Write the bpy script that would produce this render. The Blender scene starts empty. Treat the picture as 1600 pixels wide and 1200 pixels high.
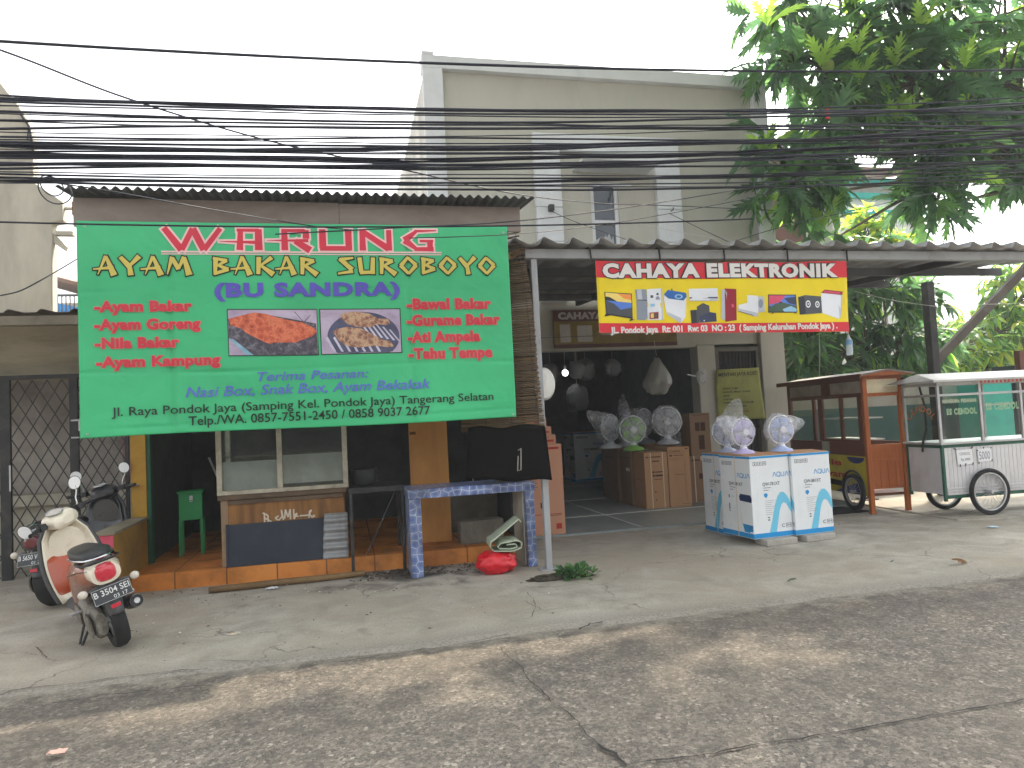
import bpy, bmesh, math, random
import numpy as np
from mathutils import Vector, Matrix, noise
random.seed(7)
R = math.radians
sc = bpy.context.scene
COL = sc.collection

# ---------------------------------------------------------------- camera, sky, sun, exposure
FPX, PITCH, ROLL, YAW, CAMH = 1119.1, R(2.84), R(-2.863), R(13.295), 1.3
_fw = np.array([math.sin(YAW)*math.cos(PITCH), math.cos(YAW)*math.cos(PITCH), math.sin(PITCH)])
_r0 = np.array([math.cos(YAW), -math.sin(YAW), 0.0]); _u0 = np.cross(_r0, _fw)
_R = math.cos(ROLL)*_r0 + math.sin(ROLL)*_u0
_U = -math.sin(ROLL)*_r0 + math.cos(ROLL)*_u0
cd = bpy.data.cameras.new('camera'); cam = bpy.data.objects.new('camera', cd); COL.objects.link(cam)
cd.sensor_width = 36; cd.lens = FPX/1600*36; cd.clip_end = 2000; cd.clip_start = .05
cam.matrix_world = Matrix([[_R[0], _U[0], -_fw[0], 0], [_R[1], _U[1], -_fw[1], 0], [_R[2], _U[2], -_fw[2], CAMH], [0, 0, 0, 1]])
sc.camera = cam
def at(px, py, ax, c):
    """survey helper: where the sight line through a photo pixel meets the plane ax = c"""
    d = _fw*FPX + _R*(px-800) - _U*(py-600); i = 'xyz'.index(ax)
    p = np.array([0, 0, CAMH]); p = p + d*(c-p[i])/d[i]
    return Vector(p)

SUN_EL, SUN_AZ = R(47), R(52)      # azimuth from +y (into the scene) towards +x
w = bpy.data.worlds.new('World'); sc.world = w; w.use_nodes = True
nt = w.node_tree; nt.nodes.clear()
sky = nt.nodes.new('ShaderNodeTexSky'); sky.sky_type = 'NISHITA'; sky.sun_disc = False
sky.sun_elevation = SUN_EL; sky.sun_rotation = SUN_AZ; sky.dust_density = 6; sky.air_density = 1.2; sky.ozone_density = 1
hs = nt.nodes.new('ShaderNodeHueSaturation'); hs.inputs['Saturation'].default_value = .12
bg = nt.nodes.new('ShaderNodeBackground'); bg.inputs[1].default_value = .15
wo = nt.nodes.new('ShaderNodeOutputWorld')
nt.links.new(sky.outputs[0], hs.inputs['Color']); nt.links.new(hs.outputs[0], bg.inputs[0]); nt.links.new(bg.outputs[0], wo.inputs[0])
sl = bpy.data.lights.new('sun', 'SUN'); sl.energy = 2.0; sl.angle = R(.9); sl.color = (1, .86, .68)
so = bpy.data.objects.new('sun', sl); COL.objects.link(so)
_sd = Vector((math.sin(SUN_AZ)*math.cos(SUN_EL), math.cos(SUN_AZ)*math.cos(SUN_EL), math.sin(SUN_EL)))
so.rotation_euler = _sd.to_track_quat('Z', 'Y').to_euler(); so.location = _sd*60
sc.view_settings.view_transform = 'Standard'; sc.view_settings.look = 'None'; sc.view_settings.gamma = 1
sc.view_settings.exposure = 1.82; sc.view_settings.use_curve_mapping = False
sc.cycles.max_bounces = 7; sc.cycles.transparent_max_bounces = 24; sc.cycles.caustics_reflective = False; sc.cycles.caustics_refractive = False

# ---------------------------------------------------------------- materials
def srgb(r, g, b):
    f = lambda c: c/12.92 if c <= .04045 else ((c+.055)/1.055)**2.4
    return (f(r/255), f(g/255), f(b/255))
class N:
    """tiny node-tree writer"""
    def __init__(s, name):
        s.m = bpy.data.materials.new(name); s.m.use_nodes = True; s.t = s.m.node_tree; s.t.nodes.clear()
        s.out = s.n('ShaderNodeOutputMaterial')
    def n(s, t, **k):
        x = s.t.nodes.new(t)
        for a, b in k.items(): setattr(x, a, b)
        return x
    def l(s, a, b): s.t.links.new(a, b)
    def pos(s, scale=(1, 1, 1), rot=(0, 0, 0)):
        tc = s.n('ShaderNodeTexCoord'); mp = s.n('ShaderNodeMapping'); mp.inputs['Scale'].default_value = scale; mp.inputs['Rotation'].default_value = rot
        s.l(tc.outputs['Object'], mp.inputs[0]); return mp.outputs[0]
    def noise(s, v, scale, detail=4, rough=.55, dist=0):
        x = s.n('ShaderNodeTexNoise'); x.inputs['Scale'].default_value = scale; x.inputs['Detail'].default_value = detail
        x.inputs['Roughness'].default_value = rough; x.inputs['Distortion'].default_value = dist; s.l(v, x.inputs['Vector']); return x.outputs['Fac']
    def ramp(s, f, stops):
        x = s.n('ShaderNodeValToRGB'); e = x.color_ramp.elements
        while len(e) < len(stops): e.new(.5)
        for i, (p, c) in enumerate(stops):
            e[i].position = p; e[i].color = (c, c, c, 1) if isinstance(c, (int, float)) else (*c[:3], 1)
        s.l(f, x.inputs[0]); return x.outputs[0]
    def mix(s, f, a, b, mode='MIX'):
        x = s.n('ShaderNodeMix', data_type='RGBA', blend_type=mode)
        for v, i in ((f, 0), (a, 6), (b, 7)):
            if hasattr(v, 'is_linked'): s.l(v, x.inputs[i])
            elif isinstance(v, (int, float)): x.inputs[i].default_value = v if i == 0 else (v, v, v, 1)
            else: x.inputs[i].default_value = (*v[:3], 1)
        return x.outputs[2]
    def math(s, op, a, b=None):
        x = s.n('ShaderNodeMath', operation=op)
        for v, i in ((a, 0), (b, 1)):
            if v is None: continue
            if hasattr(v, 'is_linked'): s.l(v, x.inputs[i])
            else: x.inputs[i].default_value = v
        return x.outputs[0]
    def bump(s, h, strength=.3, dist=.01):
        x = s.n('ShaderNodeBump'); x.inputs['Strength'].default_value = strength; x.inputs['Distance'].default_value = dist
        s.l(h, x.inputs['Height']); return x.outputs[0]
    def bsdf(s, col, rough=.6, metal=0, normal=None, spec=.4, coat=0, trans=0):
        x = s.n('ShaderNodeBsdfPrincipled')
        if hasattr(col, 'is_linked'): s.l(col, x.inputs['Base Color'])
        else: x.inputs['Base Color'].default_value = (*col[:3], 1)
        if hasattr(rough, 'is_linked'): s.l(rough, x.inputs['Roughness'])
        else: x.inputs['Roughness'].default_value = rough
        x.inputs['Metallic'].default_value = metal; x.inputs['Specular IOR Level'].default_value = spec; x.inputs['Coat Weight'].default_value = coat
        if normal: s.l(normal, x.inputs['Normal'])
        return x.outputs[0]
    def done(s, sh): s.l(sh, s.out.inputs[0]); return s.m
MATS = {}
def mat(name, col, rough=.6, metal=0, var=.18, scale=5, bump=0, bscale=40, dirt=None, dscale=3, damt=.5, spec=.4, coat=0, stretch=(1, 1, 1)):
    if name in MATS: return MATS[name]
    g = N(name); v = g.pos(stretch)
    n1 = g.noise(v, scale, 5, .6); n2 = g.noise(v, scale*7.3, 3, .6)
    f = g.math('MULTIPLY_ADD', n1, .7); g.t.nodes[-1].inputs[2].default_value = 0
    f = g.math('ADD', f, g.math('MULTIPLY', n2, .3))
    lo = [c*(1-var) for c in col]; hi = [min(1, c*(1+var)) for c in col]
    c = g.ramp(f, [(.3, lo), (.7, hi)])
    if dirt:
        d = g.ramp(g.noise(v, dscale, 6, .65, .4), [(.62-damt*.4, 0), (.85-damt*.25, 1)])
        c = g.mix(g.math('MULTIPLY', d, damt+.2), c, dirt)
    nm = g.bump(g.noise(v, bscale, 4, .6), bump, .01) if bump else None
    rr = g.math('ADD', g.math('MULTIPLY', n2, .16), rough-.08)
    MATS[name] = g.done(g.bsdf(c, rr, metal, nm, spec, coat)); return MATS[name]

# ---------------------------------------------------------------- mesh builder
class MB:
    def __init__(s): s.v = []; s.f = []; s.mi = []; s.sm = []
    def add(s, vs, fs, mi=0, smooth=False):
        b = len(s.v); s.v += [tuple(v) for v in vs]
        for f in fs: s.f.append(tuple(i+b for i in f)); s.mi.append(mi); s.sm.append(smooth)
        return s
    def hexa(s, p, mi=0):
        return s.add(p, [(0, 3, 2, 1), (4, 5, 6, 7), (0, 1, 5, 4), (1, 2, 6, 5), (2, 3, 7, 6), (3, 0, 4, 7)], mi)
    def box(s, x0, x1, y0, y1, z0, z1, mi=0):
        return s.hexa([(x0, y0, z0), (x1, y0, z0), (x1, y1, z0), (x0, y1, z0), (x0, y0, z1), (x1, y0, z1), (x1, y1, z1), (x0, y1, z1)], mi)
    def beam(s, a, b, w, h, up=(0, 0, 1), mi=0):
        a = Vector(a); b = Vector(b); d = (b-a).normalized(); up = Vector(up)
        if abs(d.dot(up)) > .95: up = Vector((0, 1, 0))
        x = d.cross(up).normalized()*w/2; y = x.cross(d).normalized()*h/2
        return s.hexa([a-x-y, a+x-y, b+x-y, b-x-y, a-x+y, a+x+y, b+x+y, b-x+y], mi)
    def tube(s, pts, r, n=8, cap=True, mi=0, smooth=True):
        pts = [Vector(p) for p in pts]; m = len(pts); rs = r if isinstance(r, (list, tuple)) else [r]*m
        up = None; vs = []
        for i, p in enumerate(pts):
            t = (pts[min(i+1, m-1)]-pts[max(i-1, 0)]).normalized()
            if up is None: up = Vector((0, 0, 1)) if abs(t.z) < .9 else Vector((1, 0, 0))
            a = t.cross(up); a = a.normalized() if a.length > 1e-6 else t.orthogonal().normalized(); b = a.cross(t).normalized(); up = b
            for k in range(n):
                q = 2*math.pi*k/n; vs.append(p+(a*math.cos(q)+b*math.sin(q))*rs[i])
        fs = [(i*n+k, i*n+(k+1) % n, (i+1)*n+(k+1) % n, (i+1)*n+k) for i in range(m-1) for k in range(n)]
        s.add(vs, fs, mi, smooth)
        if cap: s.add(vs[:n], [tuple(range(n))[::-1]], mi); s.add(vs[-n:], [tuple(range(n))], mi)
        return s
    def cyl(s, a, b, r0, r1=None, n=16, mi=0): return s.tube([a, b], [r0, r0 if r1 is None else r1], n, True, mi)
    def lathe(s, prof, n=24, o=(0, 0, 0), axis='z', mi=0, smooth=True):
        vs = []; o = Vector(o)
        for r, h in prof:
            for k in range(n):
                q = 2*math.pi*k/n; c, d = r*math.cos(q), r*math.sin(q)
                vs.append(o+Vector({'z': (c, d, h), 'y': (c, h, d), 'x': (h, c, d)}[axis]))
        m = len(prof)
        s.add(vs, [(i*n+k, i*n+(k+1) % n, (i+1)*n+(k+1) % n, (i+1)*n+k) for i in range(m-1) for k in range(n)], mi, smooth)
        return s
    def torus(s, o, r, t, axis='y', n=32, m=8, mi=0):
        return s.lathe([(r+t*math.cos(2*math.pi*k/m), t*math.sin(2*math.pi*k/m)) for k in range(m+1)], n, o, axis, mi)
    def ball(s, o, r, n=14, mi=0):
        r = r if isinstance(r, (list, tuple)) else (r, r, r); b = len(s.v)
        s.lathe([(max(math.sin(math.pi*k/(n//2)), 1e-4), -math.cos(math.pi*k/(n//2))) for k in range(n//2+1)], n, (0, 0, 0), 'z', mi)
        for i in range(b, len(s.v)): v = s.v[i]; s.v[i] = (o[0]+v[0]*r[0], o[1]+v[1]*r[1], o[2]+v[2]*r[2])
        return s
    def prism(s, poly, y0, y1, plane='xz', mi=0, smooth=False):
        n = len(poly); P = (lambda a, b, c: (a, c, b)) if plane == 'xz' else ((lambda a, b, c: (a, b, c)) if plane == 'xy' else (lambda a, b, c: (c, a, b)))
        vs = [P(a, b, y0) for a, b in poly]+[P(a, b, y1) for a, b in poly]
        return s.add(vs, [tuple(range(n)), tuple(range(2*n-1, n-1, -1))]+[(i, i+n, (i+1) % n+n, (i+1) % n) for i in range(n)], mi, smooth)
    def grid(s, fn, nu, nv, mi=0, smooth=True):
        vs = [fn(i/nu, j/nv) for j in range(nv+1) for i in range(nu+1)]; k = nu+1
        return s.add(vs, [(j*k+i, j*k+i+1, (j+1)*k+i+1, (j+1)*k+i) for j in range(nv) for i in range(nu)], mi, smooth)
    def loft(s, secs, n=20, mi=0, cap=True):
        """secs: (s, t, z, half width, half height, exponent) cross sections along local y"""
        vs = []
        for (y, x, z, a, b, e) in secs:
            for k in range(n):
                q = 2*math.pi*k/n; c, d = math.cos(q), math.sin(q)
                vs.append((x+a*math.copysign(abs(c)**(2/e), c), y, z+b*math.copysign(abs(d)**(2/e), d)))
        m = len(secs)
        s.add(vs, [(i*n+k, i*n+(k+1) % n, (i+1)*n+(k+1) % n, (i+1)*n+k) for i in range(m-1) for k in range(n)], mi, True)
        if cap: s.add(vs[:n], [tuple(range(n))[::-1]], mi, True); s.add(vs[-n:], [tuple(range(n))], mi, True)
        return s
    def shift(s, d, start=0):
        for i in range(start, len(s.v)): v = s.v[i]; s.v[i] = (v[0]+d[0], v[1]+d[1], v[2]+d[2])
        return s
    def xf(s, M, start=0):
        for i in range(start, len(s.v)): s.v[i] = tuple(M @ Vector(s.v[i]))
        return s
    def build(s, name, mats, parent=None, world=False, bevel=0, seg=2, auto=38, sub=0, solid=0, weld=False):
        me = bpy.data.meshes.new(name); me.from_pydata(s.v, [], s.f)
        mats = mats if isinstance(mats, (list, tuple)) else [mats]
        for m in mats: me.materials.append(m)
        me.polygons.foreach_set('material_index', s.mi)
        bm = bmesh.new(); bm.from_mesh(me)
        if weld: bmesh.ops.remove_doubles(bm, verts=bm.verts, dist=1e-5)
        bmesh.ops.recalc_face_normals(bm, faces=bm.faces); bm.to_mesh(me); bm.free()
        sm = s.sm if len(s.sm) == len(me.polygons) else [True]*len(me.polygons)
        if any(sm) or bevel:
            me.polygons.foreach_set('use_smooth', [True]*len(me.polygons)); me.set_sharp_from_angle(angle=R(auto))
        o = bpy.data.objects.new(name, me); COL.objects.link(o)
        if parent:
            o.parent = parent
            if world:
                Mw = Matrix.Identity(4); q = parent
                while q: Mw = Matrix.Translation(q.location) @ q.rotation_euler.to_matrix().to_4x4() @ Mw; q = q.parent
                me.transform(Mw.inverted())
        if solid: md = o.modifiers.new('solid', 'SOLIDIFY'); md.thickness = solid; md.offset = 0
        if bevel: md = o.modifiers.new('bevel', 'BEVEL'); md.width = bevel; md.segments = seg; md.limit_method = 'ANGLE'; md.angle_limit = R(40)
        if sub: md = o.modifiers.new('sub', 'SUBSURF'); md.levels = sub; md.render_levels = sub
        me.update(); return o
def tag(o, label=None, cat=None, group=None, kind=None):
    if label: o['label'] = label
    if cat: o['category'] = cat
    if group: o['group'] = group
    if kind: o['kind'] = kind
    return o
def thing(name, label, cat, loc=(0, 0, 0), rz=0, group=None, tilt=(0, 0)):
    o = bpy.data.objects.new(name, None); COL.objects.link(o); o.location = loc; o.rotation_euler = (tilt[0], tilt[1], rz); o.empty_display_size = .1
    return tag(o, label, cat, group)
def dup(root, loc, rz, label, group=None):
    r = root.copy(); COL.objects.link(r); r.location = loc; r.rotation_euler = (root.rotation_euler[0], root.rotation_euler[1], rz); tag(r, label, None, group)
    for ch in list(root.children):
        c = ch.copy(); COL.objects.link(c); c.parent = r
        for g in ch.children: d = g.copy(); COL.objects.link(d); d.parent = c
    return r
# ---------------------------------------------------------------- lettering
def text_mesh(s, bold=0, shear=0, space=1):
    cu = bpy.data.curves.new('t', 'FONT'); cu.body = s; cu.offset = bold; cu.shear = shear; cu.space_character = space; cu.resolution_u = 3
    o = bpy.data.objects.new('t', cu); COL.objects.link(o); bpy.context.view_layer.update()
    dg = bpy.context.evaluated_depsgraph_get(); me = bpy.data.meshes.new_from_object(o.evaluated_get(dg))
    vs = np.array([v.co[:] for v in me.vertices]); fs = [tuple(p.vertices) for p in me.polygons]
    bpy.data.objects.remove(o); bpy.data.curves.remove(cu); bpy.data.meshes.remove(me)
    return vs, fs
def put_text(mb, s, x0, x1, z0, cap, F, bold=0, shear=0, mi=0, space=1, off=0):
    """lay the line between x0 and x1 (surface units), base z0, capital height cap; F maps (u, v, lift) to a point"""
    vs, fs = text_mesh(s, bold, shear, space)
    vc, _ = text_mesh('H', 0); H = vc[:, 1].max()
    a, b = vs[:, 0].min(), vs[:, 0].max()
    mb.add([F(x0+(v[0]-a)/(b-a)*(x1-x0), z0+v[1]/H*cap, off) for v in vs], fs, mi)
def words(s, x0, x1, z0, cap, F, name, M, parent, bold=0, shear=0, space=1, off=0):
    """one line of print, each word a mesh of its own"""
    vs, fs = text_mesh(s, bold, shear, space); vc, _ = text_mesh('H', 0); H = vc[:, 1].max(); a, b = vs[:, 0].min(), vs[:, 0].max()
    iv = sorted((min(vs[i, 0] for i in f), max(vs[i, 0] for i in f), f) for f in fs); cur = None; groups = []
    for lo, hi, f in iv:
        if cur is None or lo-cur > .16*(1+space*.3): groups.append([]); cur = hi
        groups[-1].append(f); cur = max(cur, hi)
    for g in groups:
        ids = sorted({i for f in g for i in f}); mp = {j: k for k, j in enumerate(ids)}; m = MB()
        m.add([F(x0+(vs[i, 0]-a)/(b-a)*(x1-x0), z0+vs[i, 1]/H*cap, off) for i in ids], [tuple(mp[i] for i in f) for f in g]); m.build(name, M, parent, True)
def stroke_words(glyphs, s, x0, x1, z0, cap, F, name, M, parent, grow=0, off=0, gap=.18):
    wd = lambda t: sum((glyphs[c][0] if c in glyphs else .7)+gap for c in t); W = wd(s)-gap; k = (x1-x0)/W; pre = ''
    for t in s.split(' '):
        u = wd(pre); m = MB(); strokes(m, glyphs, t, x0+u*k, x0+(u+wd(t)-gap)*k, z0, cap, F, grow, off=off, gap=gap); m.build(name, M, parent, True); pre += t+' '
def strokes(mb, glyphs, s, x0, x1, z0, cap, F, grow=0, mi=0, off=0, gap=.18, lean=0):
    """wedge-stroke display lettering; every stroke (xa, ya, wa, xb, yb, wb) sits a hair above the one before"""
    W = sum((glyphs[c][0] if c in glyphs else .7)+gap for c in s)-gap
    kx = (x1-x0)/W; u = 0; z = 0
    for c in s:
        if c not in glyphs: u += .7+gap; continue
        for (xa, ya, wa, xb, yb, wb) in glyphs[c][1]:
            A = Vector(((u+xa)*kx, ya*cap)); B = Vector(((u+xb)*kx, yb*cap)); d = (B-A).normalized(); n = Vector((-d.y, d.x))
            A = A-d*grow; B = B+d*grow; ra = wa*cap/2+grow; rb = wb*cap/2+grow
            q = [A-n*ra, B-n*rb, B+n*rb, A+n*ra]
            mb.add([F(x0+p.x+lean*p.y, z0+p.y, off+z) for p in q], [(0, 1, 2, 3)], mi); z += .00004
        u += glyphs[c][0]+gap
# ================================================================ SETTING: ground
def road_mat():
    g = N('road_aggregate'); v = g.pos()
    big = g.noise(v, .7, 5, .6); mid = g.noise(v, 7, 5, .65); fine = g.noise(v, 130, 2, .75); chips = g.n('ShaderNodeTexVoronoi'); chips.inputs['Scale'].default_value = 62; g.l(v, chips.inputs['Vector'])
    c = g.ramp(fine, [(.34, srgb(59, 57, 54)), (.5, srgb(116, 110, 103)), (.66, srgb(173, 165, 151))])
    c = g.mix(.6, c, g.ramp(chips.outputs['Color'], [(.1, srgb(65, 62, 59)), (.5, srgb(117, 112, 104)), (.8, srgb(157, 149, 136)), (.97, srgb(210, 200, 185))]))
    c = g.mix(g.ramp(big, [(.35, 0), (.65, .8)]), c, g.mix(.5, c, srgb(133, 123, 107)), 'MIX')
    c = g.mix(g.ramp(mid, [(.35, .55), (.6, 0)]), c, srgb(79, 76, 73))
    # darker band along the edge of the pavement
    tc = g.n('ShaderNodeSeparateXYZ'); g.l(v, tc.inputs[0])
    yy = g.math('ADD', tc.outputs[1], g.math('MULTIPLY', big, .5))
    c = g.mix(g.ramp(g.math('MULTIPLY', g.math('ABSOLUTE', g.math('SUBTRACT', yy, 4.25)), 1.6), [(0, .28), (.5, .14), (1, 0)]), c, srgb(70, 68, 67))
    # concrete dust and grit washed over the seam with the forecourt
    seam = g.math('MULTIPLY_ADD', g.math('SUBTRACT', tc.outputs[1], 4.08), 2.6); g.t.nodes[-1].inputs[2].default_value = 0
    c = g.mix(g.math('MULTIPLY', g.ramp(g.math('ADD', seam, g.math('MULTIPLY', g.math('SUBTRACT', mid, .5), 1.6)), [(.25, 0), (.9, 1)]), .85), c, srgb(155, 149, 136))
    h = g.math('ADD', fine, g.math('MULTIPLY', mid, .6))
    return g.done(g.bsdf(c, .9, 0, g.bump(h, .7, .012), .25))
def concrete_mat():
    g = N('forecourt_concrete'); v = g.pos()
    big = g.noise(v, .55, 6, .6, .5); mid = g.noise(v, 3.2, 6, .65, .4); fine = g.noise(v, 60, 4, .7)
    c = g.ramp(mid, [(.28, srgb(142, 138, 127)), (.5, srgb(170, 165, 153)), (.74, srgb(192, 187, 175))])
    c = g.mix(g.ramp(big, [(.42, 0), (.62, .75)]), c, srgb(164, 154, 137))
    c = g.mix(g.ramp(g.noise(v, 1.1, 7, .7, 1.2), [(.56, 0), (.68, .55)]), c, srgb(186, 183, 176))
    c = g.mix(g.ramp(g.noise(v, 1.7, 6, .7, .8), [(.60, 0), (.74, .6)]), c, srgb(94, 92, 88))
    c = g.mix(g.ramp(fine, [(.3, .4), (.55, 0)]), c, srgb(110, 106, 98))
    sy = g.n('ShaderNodeSeparateXYZ'); g.l(v, sy.inputs[0]); sm = g.math('MULTIPLY_ADD', g.math('SUBTRACT', sy.outputs[1], 4.35), -3.2); g.t.nodes[-1].inputs[2].default_value = 1
    c = g.mix(g.math('MULTIPLY', g.ramp(g.math('ADD', sm, g.math('MULTIPLY', g.math('SUBTRACT', mid, .5), 1.6)), [(.3, 0), (1, 1)]), .6), c, g.ramp(fine, [(.35, srgb(84, 82, 79)), (.6, srgb(134, 129, 121))]))
    # soot and grease spilled in front of the cooking table
    so_ = g.n('ShaderNodeVectorMath', operation='DISTANCE'); g.l(v, so_.inputs[0]); so_.inputs[1].default_value = (.45, 6.45, 0)
    c = g.mix(g.math('MULTIPLY', g.ramp(g.math('ADD', so_.outputs['Value'], g.math('MULTIPLY', g.math('SUBTRACT', mid, .5), 2.2)), [(.1, 1), (.62, 0)]), .8), c, srgb(56, 54, 50))
    vo = g.n('ShaderNodeTexVoronoi', feature='DISTANCE_TO_EDGE'); vo.inputs['Scale'].default_value = .9
    dv = g.n('ShaderNodeVectorMath', operation='ADD'); nn = g.n('ShaderNodeTexNoise'); nn.inputs['Scale'].default_value = 3; nn.inputs['Detail'].default_value = 6
    g.l(v, nn.inputs['Vector']); sv = g.n('ShaderNodeVectorMath', operation='SCALE'); sv.inputs['Scale'].default_value = .45
    g.l(nn.outputs['Color'], sv.inputs[0]); g.l(v, dv.inputs[0]); g.l(sv.outputs[0], dv.inputs[1]); g.l(dv.outputs[0], vo.inputs['Vector'])
    crack = g.ramp(vo.outputs['Distance'], [(.0, 1), (.006, 0)])
    keep = g.ramp(g.noise(v, .8, 2), [(.5, 0), (.58, .75)])
    c = g.mix(g.math('MULTIPLY', crack, keep), c, srgb(58, 56, 53))
    h = g.math('ADD', g.math('MULTIPLY', mid, 1.2), g.math('MULTIPLY', fine, .5))
    return g.done(g.bsdf(c, .88, 0, g.bump(h, .5, .015), .3))
M_ROAD = road_mat(); M_CONC = concrete_mat()
M_SOIL = mat('soil', srgb(70, 64, 54), .95, bump=.8, bscale=30)
m = MB(); m.box(-110, 110, -40, 150, -.4, -.05); tag(m.build('ground', M_SOIL), kind='structure')
m = MB(); m.grid(lambda u, v: (-30+60*u, -14+19.4*v, -.016+.006*noise.noise((u*40, v*12, 1))), 120, 40); tag(m.build('road', M_ROAD), kind='structure')
def edge_y(x): return 4.38+.05*noise.noise((x*1.3, 0, 4))+.03*noise.noise((x*5, 2, 4))+.012*noise.noise((x*17, 5, 4))
def fc(u, v):
    x = -14+30*u; e = edge_y(x); t = v
    if t < .06: y = e-.09+.09*t/.06*1.0; z = -.026+.026*(t/.06)
    else: y = e+(20-e)*((t-.06)/.94)**1.6; z = .0
    return (x, y, z+(.005*noise.noise((x*2, y*2, 0)) if t > .06 else 0))
m = MB(); m.grid(fc, 420, 60); tag(m.build('forecourt', M_CONC), kind='structure')
# cracks and slab joints: thin open slits filled with dark dirt
M_CRACK = mat('crack_dirt', srgb(46, 44, 42), .95)
def crack(pts, wd, z, amp=.02, seed=0, step=.03):
    m = MB(); P = []
    for a, b in zip(pts[:-1], pts[1:]):
        a = Vector(a); b = Vector(b); k = max(2, int((b-a).length/step))
        for i in range(k): P.append(a.lerp(b, i/k))
    L = []; Rr = []
    for i, p in enumerate(P):
        t = (P[min(i+1, len(P)-1)]-P[max(0, i-1)]).normalized(); n = Vector((-t.y, t.x))
        o = amp*(noise.noise((i*.13, seed, 0))+.5*noise.noise((i*.5, seed, 3))); q = wd*.5*(.3+1.2*max(0, .4+noise.noise((i*.22, seed, 9))))
        L.append((*(p+n*(o+q/2)), z)); Rr.append((*(p+n*(o-q/2)), z))
    k = len(P); m.add(L+Rr, [(i, i+1, k+i+1, k+i) for i in range(k-1)])
    return tag(m.build('pavement_crack', M_CRACK), kind='structure')
ZR = -.0075; g2 = lambda x, y: at(x, y, 'z', 0).to_2d()
crack([g2(960, 1196), g2(1250, 1150), g2(1600, 1090), g2(2300, 960)], .017, ZR, .02, 1)
crack([g2(780, 1008), g2(860, 1090), g2(985, 1200)], .011, ZR, .03, 2)
crack([g2(935, 1160), g2(985, 1196)], .026, ZR+.0004, .03, 3)
crack([g2(0, 1082), g2(120, 1068), g2(280, 1049), g2(340, 1045)], .012, .006, .03, 4)
crack([g2(310, 1035), g2(440, 1033)], .01, .006, .04, 5)
crack([g2(80, 1100), g2(170, 1086), g2(330, 1072), g2(560, 1030), g2(700, 1010), g2(800, 990)], .014, .004, .04, 6)
crack([g2(55, 1012), g2(75, 1030)], .012, .006, .03, 7)
crack([g2(820, 940), g2(850, 955), g2(885, 950)], .01, .006, .03, 8)
crack([g2(830, 965), g2(838, 945), g2(825, 925)], .008, .006, .03, 9)
crack([g2(905, 985), g2(920, 975), g2(950, 972)], .03, .005, .05, 10)
crack([g2(1420, 930), g2(1485, 943)], .014, .001, .01, 11)
# raised, broken slab the drinks cart stands on
m = MB()
poly = [(6.25, 6.35), (6.6, 6.22), (7.1, 6.2), (7.6, 6.12), (9.5, 6.1), (13, 6.2), (13, 9.5), (6.4, 9.5), (6.3, 7.4)]
m.prism(poly, -.02, .018, 'xy'); tag(m.build('concrete_slab', M_CONC, bevel=.012), kind='structure')

# ================================================================ materials for the buildings
M_BEIGE = mat('beige_plaster', srgb(190, 188, 176), .85, var=.05, scale=1.2, bump=.12, bscale=70, dirt=srgb(158, 156, 144), dscale=1.1, damt=.3, stretch=(1.4, 1.4, .3))
M_WHITEP = mat('white_plaster', srgb(220, 223, 225), .8, var=.05, scale=1.5, bump=.1, bscale=70, dirt=srgb(186, 187, 186), dscale=.8, damt=.4)
M_SIDEP = mat('stained_plaster', srgb(222, 222, 216), .85, var=.08, scale=1.4, bump=.12, dirt=srgb(140, 138, 130), dscale=.9, damt=.6, stretch=(1, 1, .25))
M_OLDCONC = mat('old_concrete', srgb(198, 193, 176), .9, var=.10, scale=1.6, bump=.3, bscale=25, dirt=srgb(116, 112, 102), dscale=1.1, damt=.6, stretch=(1, 1, .3))
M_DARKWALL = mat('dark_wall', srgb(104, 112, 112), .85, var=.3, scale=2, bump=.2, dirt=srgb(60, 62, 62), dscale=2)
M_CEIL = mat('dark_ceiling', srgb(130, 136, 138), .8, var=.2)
M_ALU = mat('aluminium', srgb(190, 192, 194), .42, .6, var=.06, dirt=srgb(120, 118, 112), damt=.4)
M_STEELG = mat('grey_painted_steel', srgb(165, 168, 170), .5, .2, var=.06, dirt=srgb(110, 106, 100), damt=.35)
M_SHEET = mat('weathered_sheet_metal', srgb(166, 168, 170), .5, .3, var=.14, scale=4, dirt=srgb(98, 92, 84), dscale=3, damt=.5)
M_ROOFD = mat('dark_corrugated_sheet', srgb(92, 98, 98), .6, .15, var=.2, scale=6, dirt=srgb(60, 52, 46), dscale=4, damt=.5)
M_BLACKM = mat('black_steel', srgb(46, 47, 48), .5, .2, var=.25, dirt=srgb(92, 88, 84), dscale=7, damt=.35)
M_RUBBER = mat('rubber', srgb(36, 36, 37), .85, var=.2, scale=20)
M_WOODO = mat('orange_wood', srgb(176, 98, 48), .42, var=.22, scale=3, stretch=(6, 6, .7), dirt=srgb(110, 56, 28), dscale=3, damt=.4, bump=.1)  # brighter orange than the long sides, used on the cart's near end
M_WOODR = mat('reddish_brown_wood', srgb(108, 60, 43), .45, var=.25, scale=3, stretch=(6, 6, .8), dirt=srgb(70, 36, 26), damt=.5)
M_PLY = mat('worn_plywood', srgb(160, 112, 62), .65, var=.25, scale=2.5, stretch=(5, 5, .6), dirt=srgb(84, 58, 36), dscale=2, damt=.55)
M_BOARD = mat('orange_plywood_door', srgb(196, 138, 66), .6, var=.16, scale=1.6, stretch=(2, 2, .7), dirt=srgb(150, 96, 46), dscale=1.4, damt=.5)
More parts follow.
